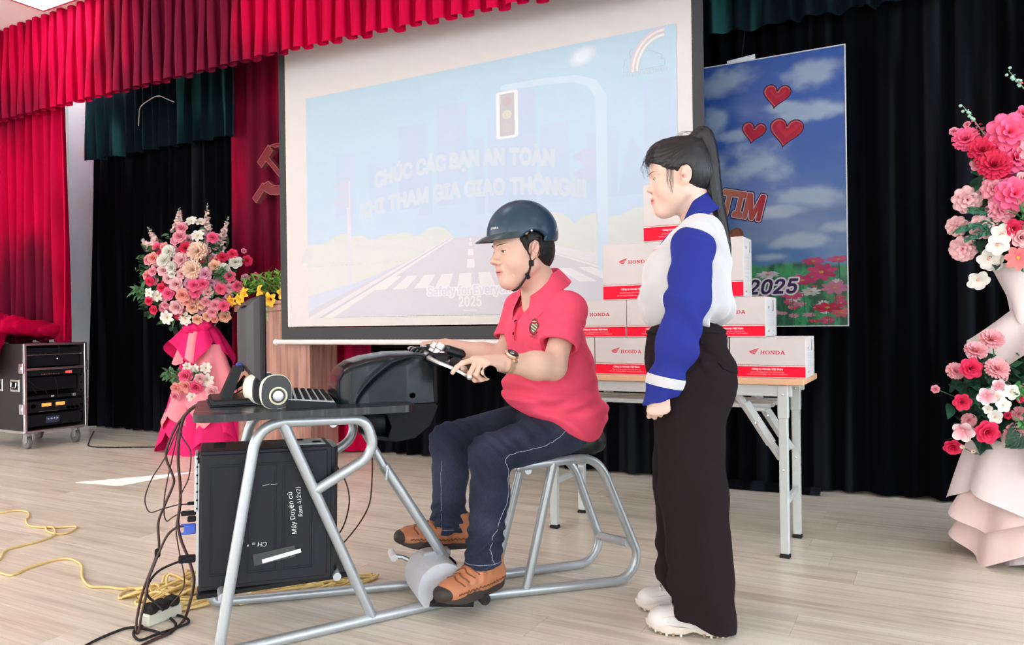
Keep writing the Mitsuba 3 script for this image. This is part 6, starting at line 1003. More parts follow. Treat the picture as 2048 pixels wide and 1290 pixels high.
# shoes: moulded dark soles with scalloped rims, laced tan uppers
mat('shoe_tan', (0.43, 0.165, 0.075), 0.45, 0.4); mat('shoe_sole', (0.035, 0.026, 0.022), 0.6, 0.4); mat('shoe_line', (0.13, 0.045, 0.02), 0.6)
def man_shoe(M, lab_):
    """heel at the origin, toe along +x, 0.285 long"""
    def outline(n=60):
        t = np.linspace(0, 2 * PI, n, endpoint=False); x = 0.138 * np.cos(t) + 0.132; w = np.interp(x, [-0.006, 0.02, 0.09, 0.18, 0.24, 0.272], [0.030, 0.036, 0.040, 0.050, 0.042, 0.026]); y = w * np.sign(np.sin(t)) * np.abs(np.sin(t)) ** 0.75; return np.stack([x, y], 1)
    o = outline(); upm = soft([rc((0.035, 0, 0.045), (0.13, 0, 0.048), 0.036, 0.042, 0.03), rc((0.13, 0, 0.045), (0.225, 0.0, 0.038), 0.042, 0.030, 0.03), el((0.195, 0, 0.034), (0.068, 0.046, 0.032), None, 0.02), rc((0.04, 0, 0.06), (0.05, 0, 0.105), 0.034, 0.040, 0.03), rc((0.09, 0, 0.06), (0.07, 0, 0.10), 0.040, 0.036, 0.04), half((0.1, 0, 0.012), (0, 0, -1)), dict(rc((0.055, 0, 0.085), (0.05, 0, 0.15), 0.030, 0.036, 0.004), cut=True)], 0.0035, disp=lambda p: 0.0016 * np.sin(p[:, 0] * 190) * np.exp(-((p[:, 0] - 0.15) / 0.06) ** 2) * (p[:, 2] > 0.05)); k = part('shoe', upm, 'shoe_tan', man, M=MC @ M, smooth=True, label=lab_)
    n = len(o); P = []
    for z, s, up in ((0.0, 0.94, 0), (0.0, 0.99, 0), (0.006, 1.02, 0), (0.020, 1.03, 0), (0.026, 1.0, 0.004), (0.024, 0.9, 0.002)):
        c = np.array([0.132, 0]); q = c + (o - c) * s; sc = 1 + 0.018 * np.sign(np.sin(np.arange(n) * PI * 0.9999 * 1.0)) * (up > 0); P.append(np.column_stack([q * 1.0, z + up * (np.arange(n) % 2) + 0.012 * np.clip((q[:, 0] - 0.20) / 0.07, 0, 1) ** 1.5 * 1.4]))
    P = np.array(P); P = np.concatenate([P, P[:, :1]], 1); m = gridmesh(P[::-1]); base = trimesh.Trimesh(np.vstack([P[0, :-1], [[0.132, 0, 0]]]), [[(j + 1) % n, j, n] for j in range(n)], process=False)
    part('sole', [m, base], 'shoe_sole', k, M=MC @ M, smooth=30); part('toe_cap', soft([el((0.238, 0, 0.034), (0.036, 0.037, 0.026), None, 0.01), half((0.225, 0, 0.03), (-1, 0, 0.5), 0.006), half((0.2, 0, 0.012), (0, 0, -1))], 0.0035), 'shoe_sole', k, M=MC @ M, smooth=True)
    for i in range(6):
        x = 0.098 + 0.021 * i; zt = np.interp(x, [0.09, 0.14, 0.22], [0.102, 0.090, 0.064]); w = 0.030
        ln = onskin(upm, spline([(x - 0.010, -w - 0.006, zt - 0.020), (x + 0.003, -w * 0.6, zt), (x - 0.002, 0, zt + 0.01), (x + 0.006, w * 0.6, zt), (x - 0.008, w + 0.006, zt - 0.020)], 7), 0.0004); ln[1:-1] = (ln[:-2] + ln[1:-1] + ln[2:]) / 3; part('lace', tube(ln, 0.0021, 6), 'shoe_line', k, M=MC @ M)
    for s_ in (-1, 1):
        ln = onskin(upm, [(x_, s_ * 0.06, 0.034 + 0.004 * math.sin(x_ * 420)) for x_ in np.linspace(0.0, 0.225, 60)], 0.0006); part('rim_stitch', tube(ln, 0.0020, 5), 'shoe_line', k, M=MC @ M)
    return k
def shoe_frame(heel, toe, roll=0.0):
    h, t = np.asarray(heel, float), np.asarray(toe, float); x = (t - h) / np.linalg.norm(t - h); y = np.cross([0, 0, 1.0], x); y /= np.linalg.norm(y); z = np.cross(x, y); return frame(h, x, y, z) @ rotm((1, 0, 0), roll)
man_shoe(shoe_frame((-0.050, 2.700, 0.062), (-0.235, 2.505, 0.064)) @ np.diag([1.10, 1.10, 1.08, 1]), None)
man_shoe(shoe_frame((-0.170, 2.905, 0.135), (-0.44, 2.83, 0.165)) @ np.diag([1.06, 1.06, 1.04, 1]), None)

# helmet
hl = thing('motorcycle_helmet', 'dark blue open half shell helmet with small black peak on the seated man\'s head', 'helmet')
p_, s_, R_ = HM['p'], HM['s'], HM['R']
def he(c, r, k=0.005, cut=False): return el(p_(c), np.array(r) * s_, R_, k, cut)
shell = soft([he((-0.012, 0, 0.168), (0.126, 0.106, 0.116)), half(p_((0, 0, 0.150)), R_ @ np.array([0.05, 0, -1]), 0.004), dict(he((-0.012, 0, 0.160), (0.112, 0.093, 0.106), 0.004), cut=True), he((0.0, 0.110, 0.135), (0.046, 0.055, 0.036), 0.008, True), he((0.0, -0.110, 0.135), (0.046, 0.055, 0.036), 0.008, True)], 0.003)
back = soft([he((-0.012, 0, 0.168), (0.126, 0.106, 0.116)), half(p_((0, 0, 0.158)), R_ @ np.array([0, 0, 1.0]), 0.004), half(p_((0, 0, 0.132)), R_ @ np.array([0, 0, -1.0]), 0.004), half(p_((-0.045, 0, 0.15)), R_ @ np.array([1, 0, 0.5]), 0.006), dict(he((-0.012, 0, 0.155), (0.113, 0.094, 0.110), 0.004), cut=True)], 0.003)
part('shell', [shell, back], mat('helmet_blue', (0.014, 0.040, 0.075), 0.30, 0.45), hl, M=MC, smooth=True)
P = np.zeros((41, 7, 3))
for i, a in enumerate(np.radians(np.linspace(-62, 62, 41))):
    e = math.cos(a * 1.35)
    for j, (dr_, du) in enumerate(((0.0, 0.006), (0.004, 0.008), (0.022, 0.002), (0.046, -0.010), (0.047, -0.012), (0.022, -0.002), (0.0, -0.008))):
        r = 0.004 + dr_ * max(0.15, e); P[i, j] = p_((-0.012 + (0.1215 + r) * math.cos(a), (0.1015 + r * 0.8) * math.sin(a), 0.166 + du))
part('visor', gridmesh(P), mat('visor_dark', (0.022, 0.045, 0.052), 0.25, 0.5, two=True), hl, M=MC, smooth=40, label='dark peak')
for t in (-1, 1):
    part('peak_stud', trimesh.creation.icosphere(2, 0.004), 'black_gloss', hl, M=MC @ HM['M'] @ trs(0.088, t * 0.064, 0.172)); part('side_stud', trimesh.creation.icosphere(2, 0.0045), 'chrome', hl, M=MC @ HM['M'] @ trs(0.008, t * 0.1060, 0.170))
g = affinity.scale(HON, 0.0052, 0.0068, origin=(0, 0)); g = affinity.translate(g, -0.017, 0); m, c = prints([(g, (0.75, 0.76, 0.78), 1)]); v = np.array(m.vertices); ph = 0.30 + v[:, 0] / 0.105
m.vertices = np.array([p_((-0.012 + 0.1225 * math.cos(a) * math.sqrt(1 - ((0.020 + y) / 0.116) ** 2), 0.1032 * math.sin(a) * math.sqrt(1 - ((0.020 + y) / 0.116) ** 2), 0.190 + y)) + R_ @ np.array([0.0045 * math.cos(a), 0.0045 * math.sin(a), 0.0008]) for a, y in zip(ph, v[:, 1])]); part('brand_lettering', m, 'print', hl, M=MC, smooth=False, color=c)
g = ctext('HVN', 0.013, 0, 0, 3); m, c = prints([(g, (0.55, 0.66, 0.64), 1)]); v = np.array(m.vertices); m.vertices = np.array([p_((-0.012 + 0.1282 * math.cos(a), 0.1080 * math.sin(a), 0.163 + y)) for a, y in zip(2.50 + v[:, 0] / 0.115, v[:, 1])]); part('rear_lettering', m, 'print', hl, M=MC, smooth=False, color=c)
def strap(pts, w): return tube(onskin(body, [p_(q) for q in pts], 0.0012), w, 8, squash=0.28)
mat('strap_black', (0.018, 0.012, 0.012), 0.7)
part('chin_strap', strap(spline([(0.024, 0.085, 0.150), (0.016, 0.080, 0.120), (0.010, 0.076, 0.090), (0.006, 0.072, 0.066)], 7), 0.0075), 'strap_black', hl, M=MC); part('chin_strap', tube(spline([p_((-0.032, 0.092, 0.150)), p_((-0.030, 0.086, 0.120)), p_((-0.016, 0.080, 0.090)), p_((0.006, 0.0755, 0.068))], 7), 0.0068, 8, squash=0.35), 'strap_black', hl, M=MC)
part('chin_strap', tube(spline(np.vstack([onskin(body, [p_(q) for q in ((0.008, 0.072, 0.066), (0.018, 0.064, 0.040), (0.030, 0.050, 0.015))], 0.003), [p_((0.040, 0.030, -0.010)), p_((0.043, 0.0, -0.016)), p_((0.038, -0.03, -0.008))]]), 7), 0.0085, 8, squash=0.4), 'strap_black', hl, M=MC)
v, n = nearest(body, p_((0.009, 0.072, 0.064))); part('strap_buckle', bx(0, 0, 0.003, 0.018, 0.022, 0.007, 0.003), 'rubber', hl, M=MC @ badge_frame(body, p_((0.009, 0.072, 0.064))), smooth=False); part('strap_buckle', bx(0, 0, 0.005, 0.014, 0.030, 0.008, 0.003), 'rubber', hl, M=MC @ badge_frame(body, p_((0.022, 0.060, 0.032))) @ rotm((0, 0, 1), 35), smooth=False)

# watch on the near wrist
wt_ = thing('smartwatch', 'gold smartwatch with a round black face on the seated man\'s wrist', 'watch')
wd = (elN - wrN) / np.linalg.norm(elN - wrN); wc = wrN + wd * 0.032; vN = nN - wd * (wd @ nN); vN = vN + np.array([0.25, -0.75, 0.25]); vN -= wd * (wd @ vN); vN /= np.linalg.norm(vN); wx = np.cross(wd, vN)
WM = frame(wc, wd, wx, vN); mat('watch_gold', (0.78, 0.52, 0.36), 0.3, metallic=0.85)
ang = np.linspace(0, 2 * PI, 37); P = np.array([[(x, 0.0325 * r * math.cos(a), 0.0315 * r * math.sin(a)) for x, r in ((-0.010, 1.0), (-0.010, 1.06), (0.010, 1.06), (0.010, 1.0))] for a in ang]); part('band', gridmesh(P), mat('watch_band', (0.72, 0.50, 0.35), 0.35, two=True, metallic=0.6), wt_, M=MC @ WM, smooth=30)
part('case', lathe([(0, 0.0), (0.0215, 0.0), (0.0225, 0.003), (0.0225, 0.008), (0.0205, 0.011), (0.0, 0.011)], 36, at=(0, 0, 0.031)), 'watch_gold', wt_, M=MC @ WM); k = part('face', lathe([(0.0198, 0.0), (0.0198, 0.0008), (0, 0.0012)], 36, at=(0, 0, 0.0418)), mat('watch_face', (0.012, 0.010, 0.010), 0.12), wt_, M=MC @ WM)
for s in (-1, 1): part('lug', bx(0, s * 0.026, 0.028, 0.020, 0.012, 0.010, 0.003), 'watch_gold', wt_, M=MC @ WM, smooth=False)
m, c = prints([(affinity.translate(letters('80', 0.0085, 3), 0.0, -0.008), (0.7, 0.72, 0.74), 1), (affinity.translate(letters('08', 0.0042, 2), -0.009, 0.004), (0.55, 0.6, 0.65), 1), (affinity.translate(letters('3', 0.0042, 2), 0.001, 0.005), (0.5, 0.6, 0.7), 1)]); part('digits', m, 'print', k, M=MC @ WM @ trs(0, 0, 0.0432) @ rotm((0, 0, 1), 180), smooth=False, color=c)
# ======== the standing woman
WO, WF = np.array([0.586, 2.5, 0.0]), np.array([-0.975, 0.22, 0.0]); WF = WF / np.linalg.norm(WF); WS = np.array([-WF[1], WF[0], 0.0])
def w(f, s, z): return WO + f * WF + s * WS + np.array([0, 0, z])
WR = np.stack([WF, WS, Zv], 1); WMAT = frame(WO, WF, WS)
def we(c, r, k=0.04, cut=False, R=None): return el(w(*c), r, WR if R is None else WR @ R, k, cut)
def wc_(a, b, r1, r2, k=0.03, lat=None, cut=False): return rc(w(*a), w(*b), r1, r2, k, (WS, lat) if lat else None, cut)
def wdir(f, s, z): return f * WF + s * WS + np.array([0, 0, z])
wo = thing('person', 'standing woman with a black ponytail in a white and blue shirt and wide black trousers', 'person')
HW = make_H((0.555, 2.48, 1.327), 0.975, math.radians(-5.4), math.radians(5.4))
nk = (-0.030, 0.005, 1.285)
fs = head_prims(HW, True) + [rc(HW['p']((-0.026, 0, 0.075)), w(*nk), 0.046, 0.052, 0.025), rc(HW['p']((-0.038, 0, 0.055)), w(-0.045, 0, 1.28), 0.042, 0.050, 0.03), wc_(nk, (0.0, 0, 0.30), 0.05, 0.05), wc_((-0.03, 0, 1.26), (-0.005, 0.15, 1.24), 0.04, 0.036), wc_((-0.03, 0, 1.26), (-0.005, -0.15, 1.24), 0.04, 0.036)]
for t in (1, -1):
    A, B_, C_ = (-0.005, t * 0.165, 1.22), (0.040, t * 0.205, 0.965), (0.101, t * 0.193, 0.776); fs += [wc_(A, B_, 0.038, 0.034, 0.02), wc_(B_, C_, 0.034, 0.0235, 0.02)]
    fs += [wc_((0.0, t * 0.03, 0.32), (-0.01, t * 0.09, 0.26), 0.045, 0.04, 0.04), wc_((-0.01, t * 0.09, 0.26), (-0.03 + (0.055 if t < 0 else 0), t * 0.09, 0.09), 0.04, 0.032, 0.03)]
    g = wdir(0.10, 0, -1.0); g /= np.linalg.norm(g); e = wdir(-1.0, -0.10 * t, -0.10); e -= g * (g @ e); e /= np.linalg.norm(e); n = wdir(0, t, 0); n -= g * (g @ n); n -= e * (e @ n); n /= np.linalg.norm(n)
    fs += hand_prims(w(*C_), g, e, n, [(52, 82, 45), (60, 84, 45), (64, 86, 45), (66, 86, 45)], [(0.018, -0.028, -0.012), (0.044, -0.036, -0.032), (0.064, -0.028, -0.046), (0.078, -0.012, -0.052)], 0.86)
wbody = soft(fs, 0.0024)
part('body', wbody, 'skin', wo, M=MC, smooth=True, color=skin_fn_colors(wbody, HW, (0.66, 0.455, 0.375), (0.60, 0.15, 0.16), (0.68, 0.33, 0.29)))
face_parts(wo, HW, 'brow_soft', wbody, True)
# blouse: white body, blue sleeves with a white band, blue collar
bz = [we((0.002, 0, 1.178), (0.106, 0.158, 0.106)), we((0.015, 0, 1.09), (0.142, 0.166, 0.125)), we((0.022, 0, 1.020), (0.150, 0.165, 0.080)), wc_((-0.02, 0.130, 1.250), (-0.02, -0.130, 1.250), 0.050, 0.050, 0.05), wc_((-0.036, 0.02, 1.278), (-0.02, 0.130, 1.248), 0.036, 0.048, 0.04), wc_((-0.036, -0.02, 1.278), (-0.02, -0.130, 1.248), 0.036, 0.048, 0.04), we((-0.045, 0, 1.20), (0.075, 0.13, 0.11))]
for t in (1, -1): bz.append(we((0.070, t * 0.068, 1.125), (0.072, 0.072, 0.080), 0.06))
bz += [dict(rc(w(*nk), HW['p']((-0.02, 0, 0.06)), 0.054, 0.06, 0.005), cut=True)]
def blouse_disp(p):
    z = p[:, 2]; f = (p - WO) @ WF; low = np.clip((1.13 - z) / 0.14, 0, 1)
    return 0.0045 * np.sin((f * 0.4 + ((p - WO) @ WS) * 1.1) * 95 + 3 * np.sin(z * 16)) * low + folds(p, 0.0055, (0.5, 0.3, 0.8), 60, 4.0, 0.3, 8.0) * (0.4 + low) + 0.010 * np.sin((z - 0.35 * f) * 60) * np.exp(-((z - 1.01) / 0.05) ** 2) * np.exp(-((f - 0.12) / 0.06) ** 2) * 0.6
blouse = soft(bz, 0.0042, disp=blouse_disp)
mat('cloth_white', (0.52, 0.52, 0.54), 0.85, 0.15, sheen=0.2, two=True); mat('cloth_blue', (0.016, 0.026, 0.215), 0.8, 0.2, sheen=0.3, two=True)
bl = part('blouse', blouse, 'cloth_white', wo, M=MC, smooth=True, label='white and royal blue work shirt')
SL_ = [(-0.004, 0.150, 1.205), (0.016, 0.198, 1.04), (0.048, 0.206, 0.90), (0.084, 0.200, 0.795), (0.114, 0.193, 0.715)]; SR_ = [0.066, 0.0605, 0.0585, 0.0475, 0.0400]
for t in (1, -1):
    P_ = [(a, t * b, c) for a, b, c in SL_]; sl = [wc_(P_[i], P_[i + 1], SR_[i], SR_[i + 1], 0.03) for i in range(4)]
    end, dr_ = w(0.110, t * 0.193, 0.733), wdir(0.40, 0, -1.0); dr_ = dr_ / np.linalg.norm(dr_)
    sl += [half(end, wdir(-0.28, 0, -1.0), 0.004), dict(rc(end - 0.02 * dr_, end + 0.05 * dr_, 0.029, 0.031, 0.003), cut=True), half(w(-0.02, t * 0.090, 1.2), wdir(0.0, -t, 0.18), 0.004)]
    sd = lambda p: folds(p, 0.0042, (0.5, 0.4, 0.9), 55, 2.0, 0.3, 7.0) * np.clip((p[:, 2] - 0.74) / 0.08, 0.1, 1) + 0.0016 * np.sin((p @ WF) * 120 + p[:, 2] * 20) * np.exp(-((p[:, 2] - 0.745) / 0.03) ** 2)
    sleeve = soft(sl, 0.0042, disp=sd); k = part('sleeve', sleeve, 'cloth_blue', bl, M=MC, smooth=True, label='royal blue sleeve with a white band')
    # white reflective band, a ring laid on the sleeve
    a, b = np.array(w(*P_[3])), np.array(w(*P_[4])); ax = np.array(w(0.118, t * 0.193, 0.70)) - a; ax = wdir(0.22, 0, -1.0); ax /= np.linalg.norm(ax); x = WF - ax * (WF @ ax); x /= np.linalg.norm(x); y = np.cross(ax, x); th = np.linspace(0, 2 * PI, 49); P = []
    c0 = w(0.0825, t * 0.200, 0.797)
    for q in th:
        d = math.cos(q) * x + math.sin(q) * y; row = []
        for h_ in np.linspace(-0.0155, 0.0155, 5): v = onskin(sleeve, [c0 + ax * h_ + d * 0.052], 0.0)[0]; v2 = c0 + ax * h_; r_ = np.linalg.norm((v - v2) - ax * ((v - v2) @ ax)); row.append(v2 + d * (r_ + 0.0016))
        P.append(row)
    P = np.array(P); P[1:-1] = (P[:-2] + P[1:-1] * 2 + P[2:]) / 4; part('band', gridmesh(P), 'cloth_white', k if False else bl, M=MC, smooth=True)
part('collar', collar(w(-0.016, 0.006, 1.302), wdir(0.84, 0, -0.54), WS, wdir(0.18, 0, 1), 0.058, 0.100, 0.030, 0.066, 20, None, point=0.018, back_up=0.024, fx=0.045), 'cloth_blue', bl, M=MC, smooth=50, label='royal blue collar')
part('placket', tube(spline(onskin(blouse, [w(0.055, 0.012, 1.262), w(0.085, 0.012, 1.24), w(0.105, 0.012, 1.21)], 0.001), 6), 0.013, 10, squash=0.16), 'cloth_blue', bl, M=MC, smooth=True)
g = affinity.scale(HON, 0.0055, 0.0075, origin=(0, 0)); g = affinity.translate(g, -0.018, 0); m, c = prints([(g, (0.62, 0.05, 0.08), 1)]); part('chest_lettering', m, 'print', bl, M=MC @ MC[:0].T if False else MC @ badge_frame(blouse, w(0.108, 0.085, 1.193), lift=0.003), smooth=False, color=c)
# trousers
tz = [we((0.018, 0, 0.855), (0.136, 0.160, 0.125)), we((0.022, 0, 0.935), (0.112, 0.140, 0.055), 0.05)]
for t in (1, -1): tz.append(we((-0.045, t * 0.070, 0.785), (0.085, 0.085, 0.105), 0.06))
tz += [wc_((0.012, 0.082, 0.80), (0.010, 0.090, 0.45), 0.112, 0.096, 0.05), wc_((0.010, 0.090, 0.45), (-0.022, 0.092, 0.02), 0.097, 0.098, 0.05), wc_((0.030, -0.080, 0.80), (0.034, -0.088, 0.45), 0.108, 0.098, 0.05), wc_((0.034, -0.088, 0.45), (0.040, -0.092, 0.02), 0.098, 0.092, 0.05), half(w(0.0, 0.0, 0.047), wdir(0.36, 0, -1), 0.004), half(w(0, 0, 0.972), wdir(0, 0, 1), 0.004),
       wc_((-0.022, 0.092, 0.06), (-0.024, 0.092, -0.03), 0.066, 0.072, 0.003, cut=True), wc_((0.040, -0.092, 0.08), (0.040, -0.092, -0.03), 0.062, 0.068, 0.003, cut=True)]
def tr_disp(p):
    q = p - WO; f, s_, z = q @ WF, q @ WS, p[:, 2]; low = np.clip((0.62 - z) / 0.4, 0, 1)
    d = 0.0055 * np.sin(np.arctan2(s_ - np.sign(s_) * 0.09, f - 0.0) * 5 + 1.2 * np.sin(z * 5)) * (0.35 + low) * np.clip(z / 0.12, 0.35, 1) + folds(p, 0.003, (0.7, 0.3, 0.5), 40, 6.0, 0.3, 5.0)
    d += 0.010 * np.sin((z + 0.45 * f) * 60) * np.exp(-((z - 0.17) / 0.09) ** 2) * np.exp(-((f - 0.10) / 0.09) ** 2) * 0.8
    return d + 0.006 * np.sin((z - 0.8 * f) * 85) * np.exp(-((z - 0.86) / 0.05) ** 2) * (f < -0.02)
trous = soft(tz, 0.0046, disp=tr_disp)
mat('cloth_black', (0.013, 0.0085, 0.010), 0.85, 0.12, sheen=0.10, two=True); tk_ = part('trousers', trous, 'cloth_black', wo, M=MC, smooth=True, label='wide dark trousers')
fp = [w(-0.055, 0.135, 0.845), w(-0.115, 0.085, 0.832), w(-0.118, 0.080, 0.810), w(-0.060, 0.135, 0.815)]; fl_ = onskin(trous, fp, 0.004); P = np.array([[fl_[0] * (1 - t) + fl_[1] * t + 0.006 * WS * math.sin(PI * t), fl_[3] * (1 - t) + fl_[2] * t + 0.007 * WS * math.sin(PI * t)] for t in np.linspace(0, 1, 9)]); part('pocket_flap', gridmesh(P), 'cloth_black', tk_, M=MC, smooth=True)
part('waistband', tube(spline(onskin(trous, [w(0.022 + 0.13 * math.cos(a), 0.15 * math.sin(a), 0.948) for a in np.linspace(0, 2 * PI, 25)[:-1]], 0.001), 4, closed=True), 0.016, 8, caps=False, squash=0.2) if False else tube(onskin(trous, [w(0.022 + 0.13 * math.cos(a), 0.15 * math.sin(a), 0.945) for a in np.linspace(0, 2 * PI, 49)], 0.0005), 0.006, 8), 'cloth_black', tk_, M=MC, smooth=True)
for a_ in (1.9, 0.9): 
    q = [w(0.022 + 0.13 * math.cos(a_), 0.15 * math.sin(a_), z) for z in (0.962, 0.93, 0.90)]; part('belt_loop', tube(onskin(trous, q, 0.004), 0.005, 8), 'cloth_black', tk_, M=MC)
# trainers
mat('trainer_white', (0.63, 0.625, 0.605), 0.6, 0.3); mat('trainer_grey', (0.56, 0.57, 0.56), 0.6, 0.3); mat('trainer_sole', (0.60, 0.56, 0.49), 0.65, 0.3); mat('gum', (0.30, 0.20, 0.13), 0.7)
def trainer(f0, s0, deg):
    M = MC @ WMAT @ trs(f0, s0, 0) @ rotm((0, 0, 1), deg)    # heel at the origin, toe along +x, 0.25 long
    up = soft([rc((0.035, 0, 0.052), (0.12, 0, 0.052), 0.034, 0.038, 0.03), rc((0.12, 0, 0.052), (0.205, 0, 0.042), 0.038, 0.028, 0.03), el((0.190, 0, 0.040), (0.056, 0.042, 0.034), None, 0.02), rc((0.04, 0, 0.06), (0.045, 0, 0.092), 0.032, 0.034, 0.03), rc((0.085, 0, 0.07), (0.06, 0, 0.095), 0.034, 0.032, 0.04), half((0.1, 0, 0.018), (0, 0, -1)), dict(rc((0.052, 0, 0.085), (0.048, 0, 0.14), 0.026, 0.032, 0.004), cut=True)], 0.0035)
    k = part('trainer', up, 'trainer_white', wo, M=M, smooth=True, label='chunky white trainer')
    n = 64; t = np.linspace(0, 2 * PI, n, endpoint=False); x = 0.128 * np.cos(t) + 0.120; wd_ = np.interp(x, [-0.01, 0.03, 0.10, 0.18, 0.225, 0.25], [0.030, 0.038, 0.036, 0.047, 0.040, 0.024]); y = wd_ * np.sign(np.sin(t)) * np.abs(np.sin(t)) ** 0.7; o = np.stack([x, y], 1); c = np.array([0.12, 0]); P = []
    top = np.interp(x, [-0.01, 0.03, 0.10, 0.15, 0.19, 0.25], [0.046, 0.042, 0.028, 0.030, 0.036, 0.040]); bot = 0.006 + 0.010 * np.exp(-((x - 0.105) / 0.022) ** 2) + 0.012 * np.clip((x - 0.20) / 0.05, 0, 1) ** 1.5
    for s_, a in ((0.93, 0.0), (1.0, 0.04), (1.045, 0.3), (1.03, 0.55), (1.055, 0.75), (1.02, 0.98), (0.93, 1.0)): P.append(np.column_stack([c + (o - c) * s_, bot + (top - bot) * a]))
    P = np.array(P); P = np.concatenate([P, P[:, :1]], 1); base = trimesh.Trimesh(np.vstack([P[0, :-1], [[0.12, 0, 0.010]]]), [[(j + 1) % n, j, n] for j in range(n)], process=False); part('midsole', [gridmesh(P[::-1]), base], 'trainer_sole', k, M=M, smooth=35)
    for i in range(0, n, 2):
        if 0.08 < x[i] < 0.13: continue
        q = c + (o[i] - c) * 0.95; part('tread', bx(q[0], q[1], 0.006 + max(0, bot[i] - 0.006), 0.0085, 0.010, 0.012, 0.002), 'trainer_sole' if i % 4 else 'gum', k, M=M, smooth=False)
    for sgn in (1, -1):
        ov = Polygon([(0.110, 0.050), (0.135, 0.064), (0.170, 0.058), (0.185, 0.048), (0.165, 0.043), (0.130, 0.041)]).buffer(0.004); pts = np.array(ov.exterior.coords)[::1]; L = onskin(up, [(a, sgn * 0.05, b) for a, b in pts], 0.0008); cc = onskin(up, [(0.148, sgn * 0.05, 0.052)], 0.002)[0]; n_ = len(L); part('grey_overlay', trimesh.Trimesh(np.vstack([L, cc]), [[j, (j + 1) % n_, n_] for j in range(n_)], process=False), mat('trainer_grey2', (0.56, 0.57, 0.56), 0.6, two=True) if 'trainer_grey2' not in scene else 'trainer_grey2', k, M=M, smooth=True)
        ln = onskin(up, spline([(0.020, sgn * 0.05, 0.062), (0.06, sgn * 0.05, 0.050), (0.10, sgn * 0.05, 0.060), (0.15, sgn * 0.05, 0.070), (0.20, sgn * 0.05, 0.060)], 6), 0.0006); part('seam', tube(ln, 0.0016, 5), 'trainer_grey', k, M=M)
    for i in range(5):
        xx = 0.100 + 0.017 * i; zt = np.interp(xx, [0.09, 0.13, 0.18], [0.100, 0.088, 0.072]); ln = onskin(up, spline([(xx - 0.003, -0.024, zt - 0.010), (xx + 0.003, 0, zt + 0.01), (xx - 0.003, 0.024, zt - 0.010)], 6), 0.0016); part('lace', tube(ln, 0.0025, 6), 'trainer_white', k, M=M)
    for s_ in (-1, 1): part('lace_bow', tube(spline([(0.098, 0, 0.100), (0.105, s_ * 0.018, 0.112), (0.115, s_ * 0.036, 0.100), (0.112, s_ * 0.022, 0.094), (0.100, 0, 0.099)], 5), 0.0022, 6), 'trainer_white', k, M=M)
trainer(-0.096, 0.092, 0); trainer(-0.052, -0.092, 3)
# hair
def hw(c, r, k=0.02, cut=False): return el(HW['p'](c), np.array(r) * HW['s'], HW['R'], k, cut)
def hc(a, b, r1, r2, k=0.015): return rc(HW['p'](a), HW['p'](b), r1, r2, k)
cap = [hw((-0.013, 0, 0.154), (0.1030, 0.0845, 0.0975)), hw((-0.050, 0, 0.110), (0.060, 0.066, 0.060), 0.03), hw((0.042, 0, 0.185), (0.060, 0.062, 0.056), 0.03), hc((-0.070, 0, 0.215), (-0.075, 0, 0.232), 0.036, 0.030, 0.02)]
for t in (1, -1): cap += [hc((0.032, t * 0.071, 0.160), (0.026, t * 0.072, 0.118), 0.011, 0.003, 0.01)]
cap += [dict(q, cut=True) for q in (hw((0.098, 0, 0.075), (0.090, 0.11, 0.098), 0.008), hw((0.035, 0.095, 0.090), (0.040, 0.045, 0.050), 0.008), hw((0.035, -0.095, 0.090), (0.040, 0.045, 0.050), 0.008), hw((-0.010, 0.090, 0.108), (0.026, 0.034, 0.036), 0.004), hw((-0.010, -0.090, 0.108), (0.026, 0.034, 0.036), 0.004), hw((0.0, 0, 0.02), (0.07, 0.09, 0.065), 0.006))]
def hair_disp(p):
    q = HW['inv'](p); r = np.sqrt((q[:, 0] + 0.075) ** 2 + (q[:, 2] - 0.225) ** 2); a = np.arctan2(q[:, 2] - 0.225, q[:, 0] + 0.075)
    w_ = np.clip(r / 0.06, 0, 1); return w_ * (0.0007 * np.sin(a * 70 + 3 * meshkit.noise(np.stack([a * 5, q[:, 1] * 30, r * 6], -1)) + q[:, 1] * 220) + 0.0020 * (meshkit.noise(np.stack([a * 30, q[:, 1] * 110, r * 7], -1)) - 0.5))
mat('hair_black', (0.0075, 0.007, 0.0085), 0.42, 0.45)
hk = part('hair', soft(cap, 0.0028, disp=hair_disp), 'hair_black', wo, M=MC, smooth=True, label='long straight black hair in a high ponytail')
tail = [(-0.068, 0.002, 0.232, 0.026), (-0.090, 0.004, 0.245, 0.027), (-0.102, 0.006, 0.215, 0.026), (-0.104, 0.010, 0.15, 0.027), (-0.104, 0.014, 0.08, 0.026), (-0.108, 0.02, 0.01, 0.023), (-0.116, 0.03, -0.06, 0.018), (-0.124, 0.04, -0.125, 0.010), (-0.128, 0.045, -0.168, 0.003)]
TP_ = np.array([HW['p'](a[:3]) for a in tail[2:]])
def tail_disp(p):
    c = np.stack([np.interp(-p[:, 2], -TP_[:, 2], TP_[:, k]) for k in (0, 1)], -1); f = (p[:, :2] - c) @ WF[:2]; s = (p[:, :2] - c) @ WS[:2]
    return 0.0008 * np.sin(f * 900 + s * 500) + 0.0022 * (meshkit.noise(np.stack([f * 170, s * 170, p[:, 2] * 4], -1)) - 0.5)
tq = spline(tail, 6); tp = [rc(HW['p'](a[:3]), HW['p'](b[:3]), max(a[3], 0.003), max(b[3], 0.003), 0.004, (WS, 1.25)) for a, b in zip(tq, tq[1:])]
part('ponytail', soft(tp, 0.003, disp=tail_disp), 'hair_black', hk, M=MC, smooth=True)
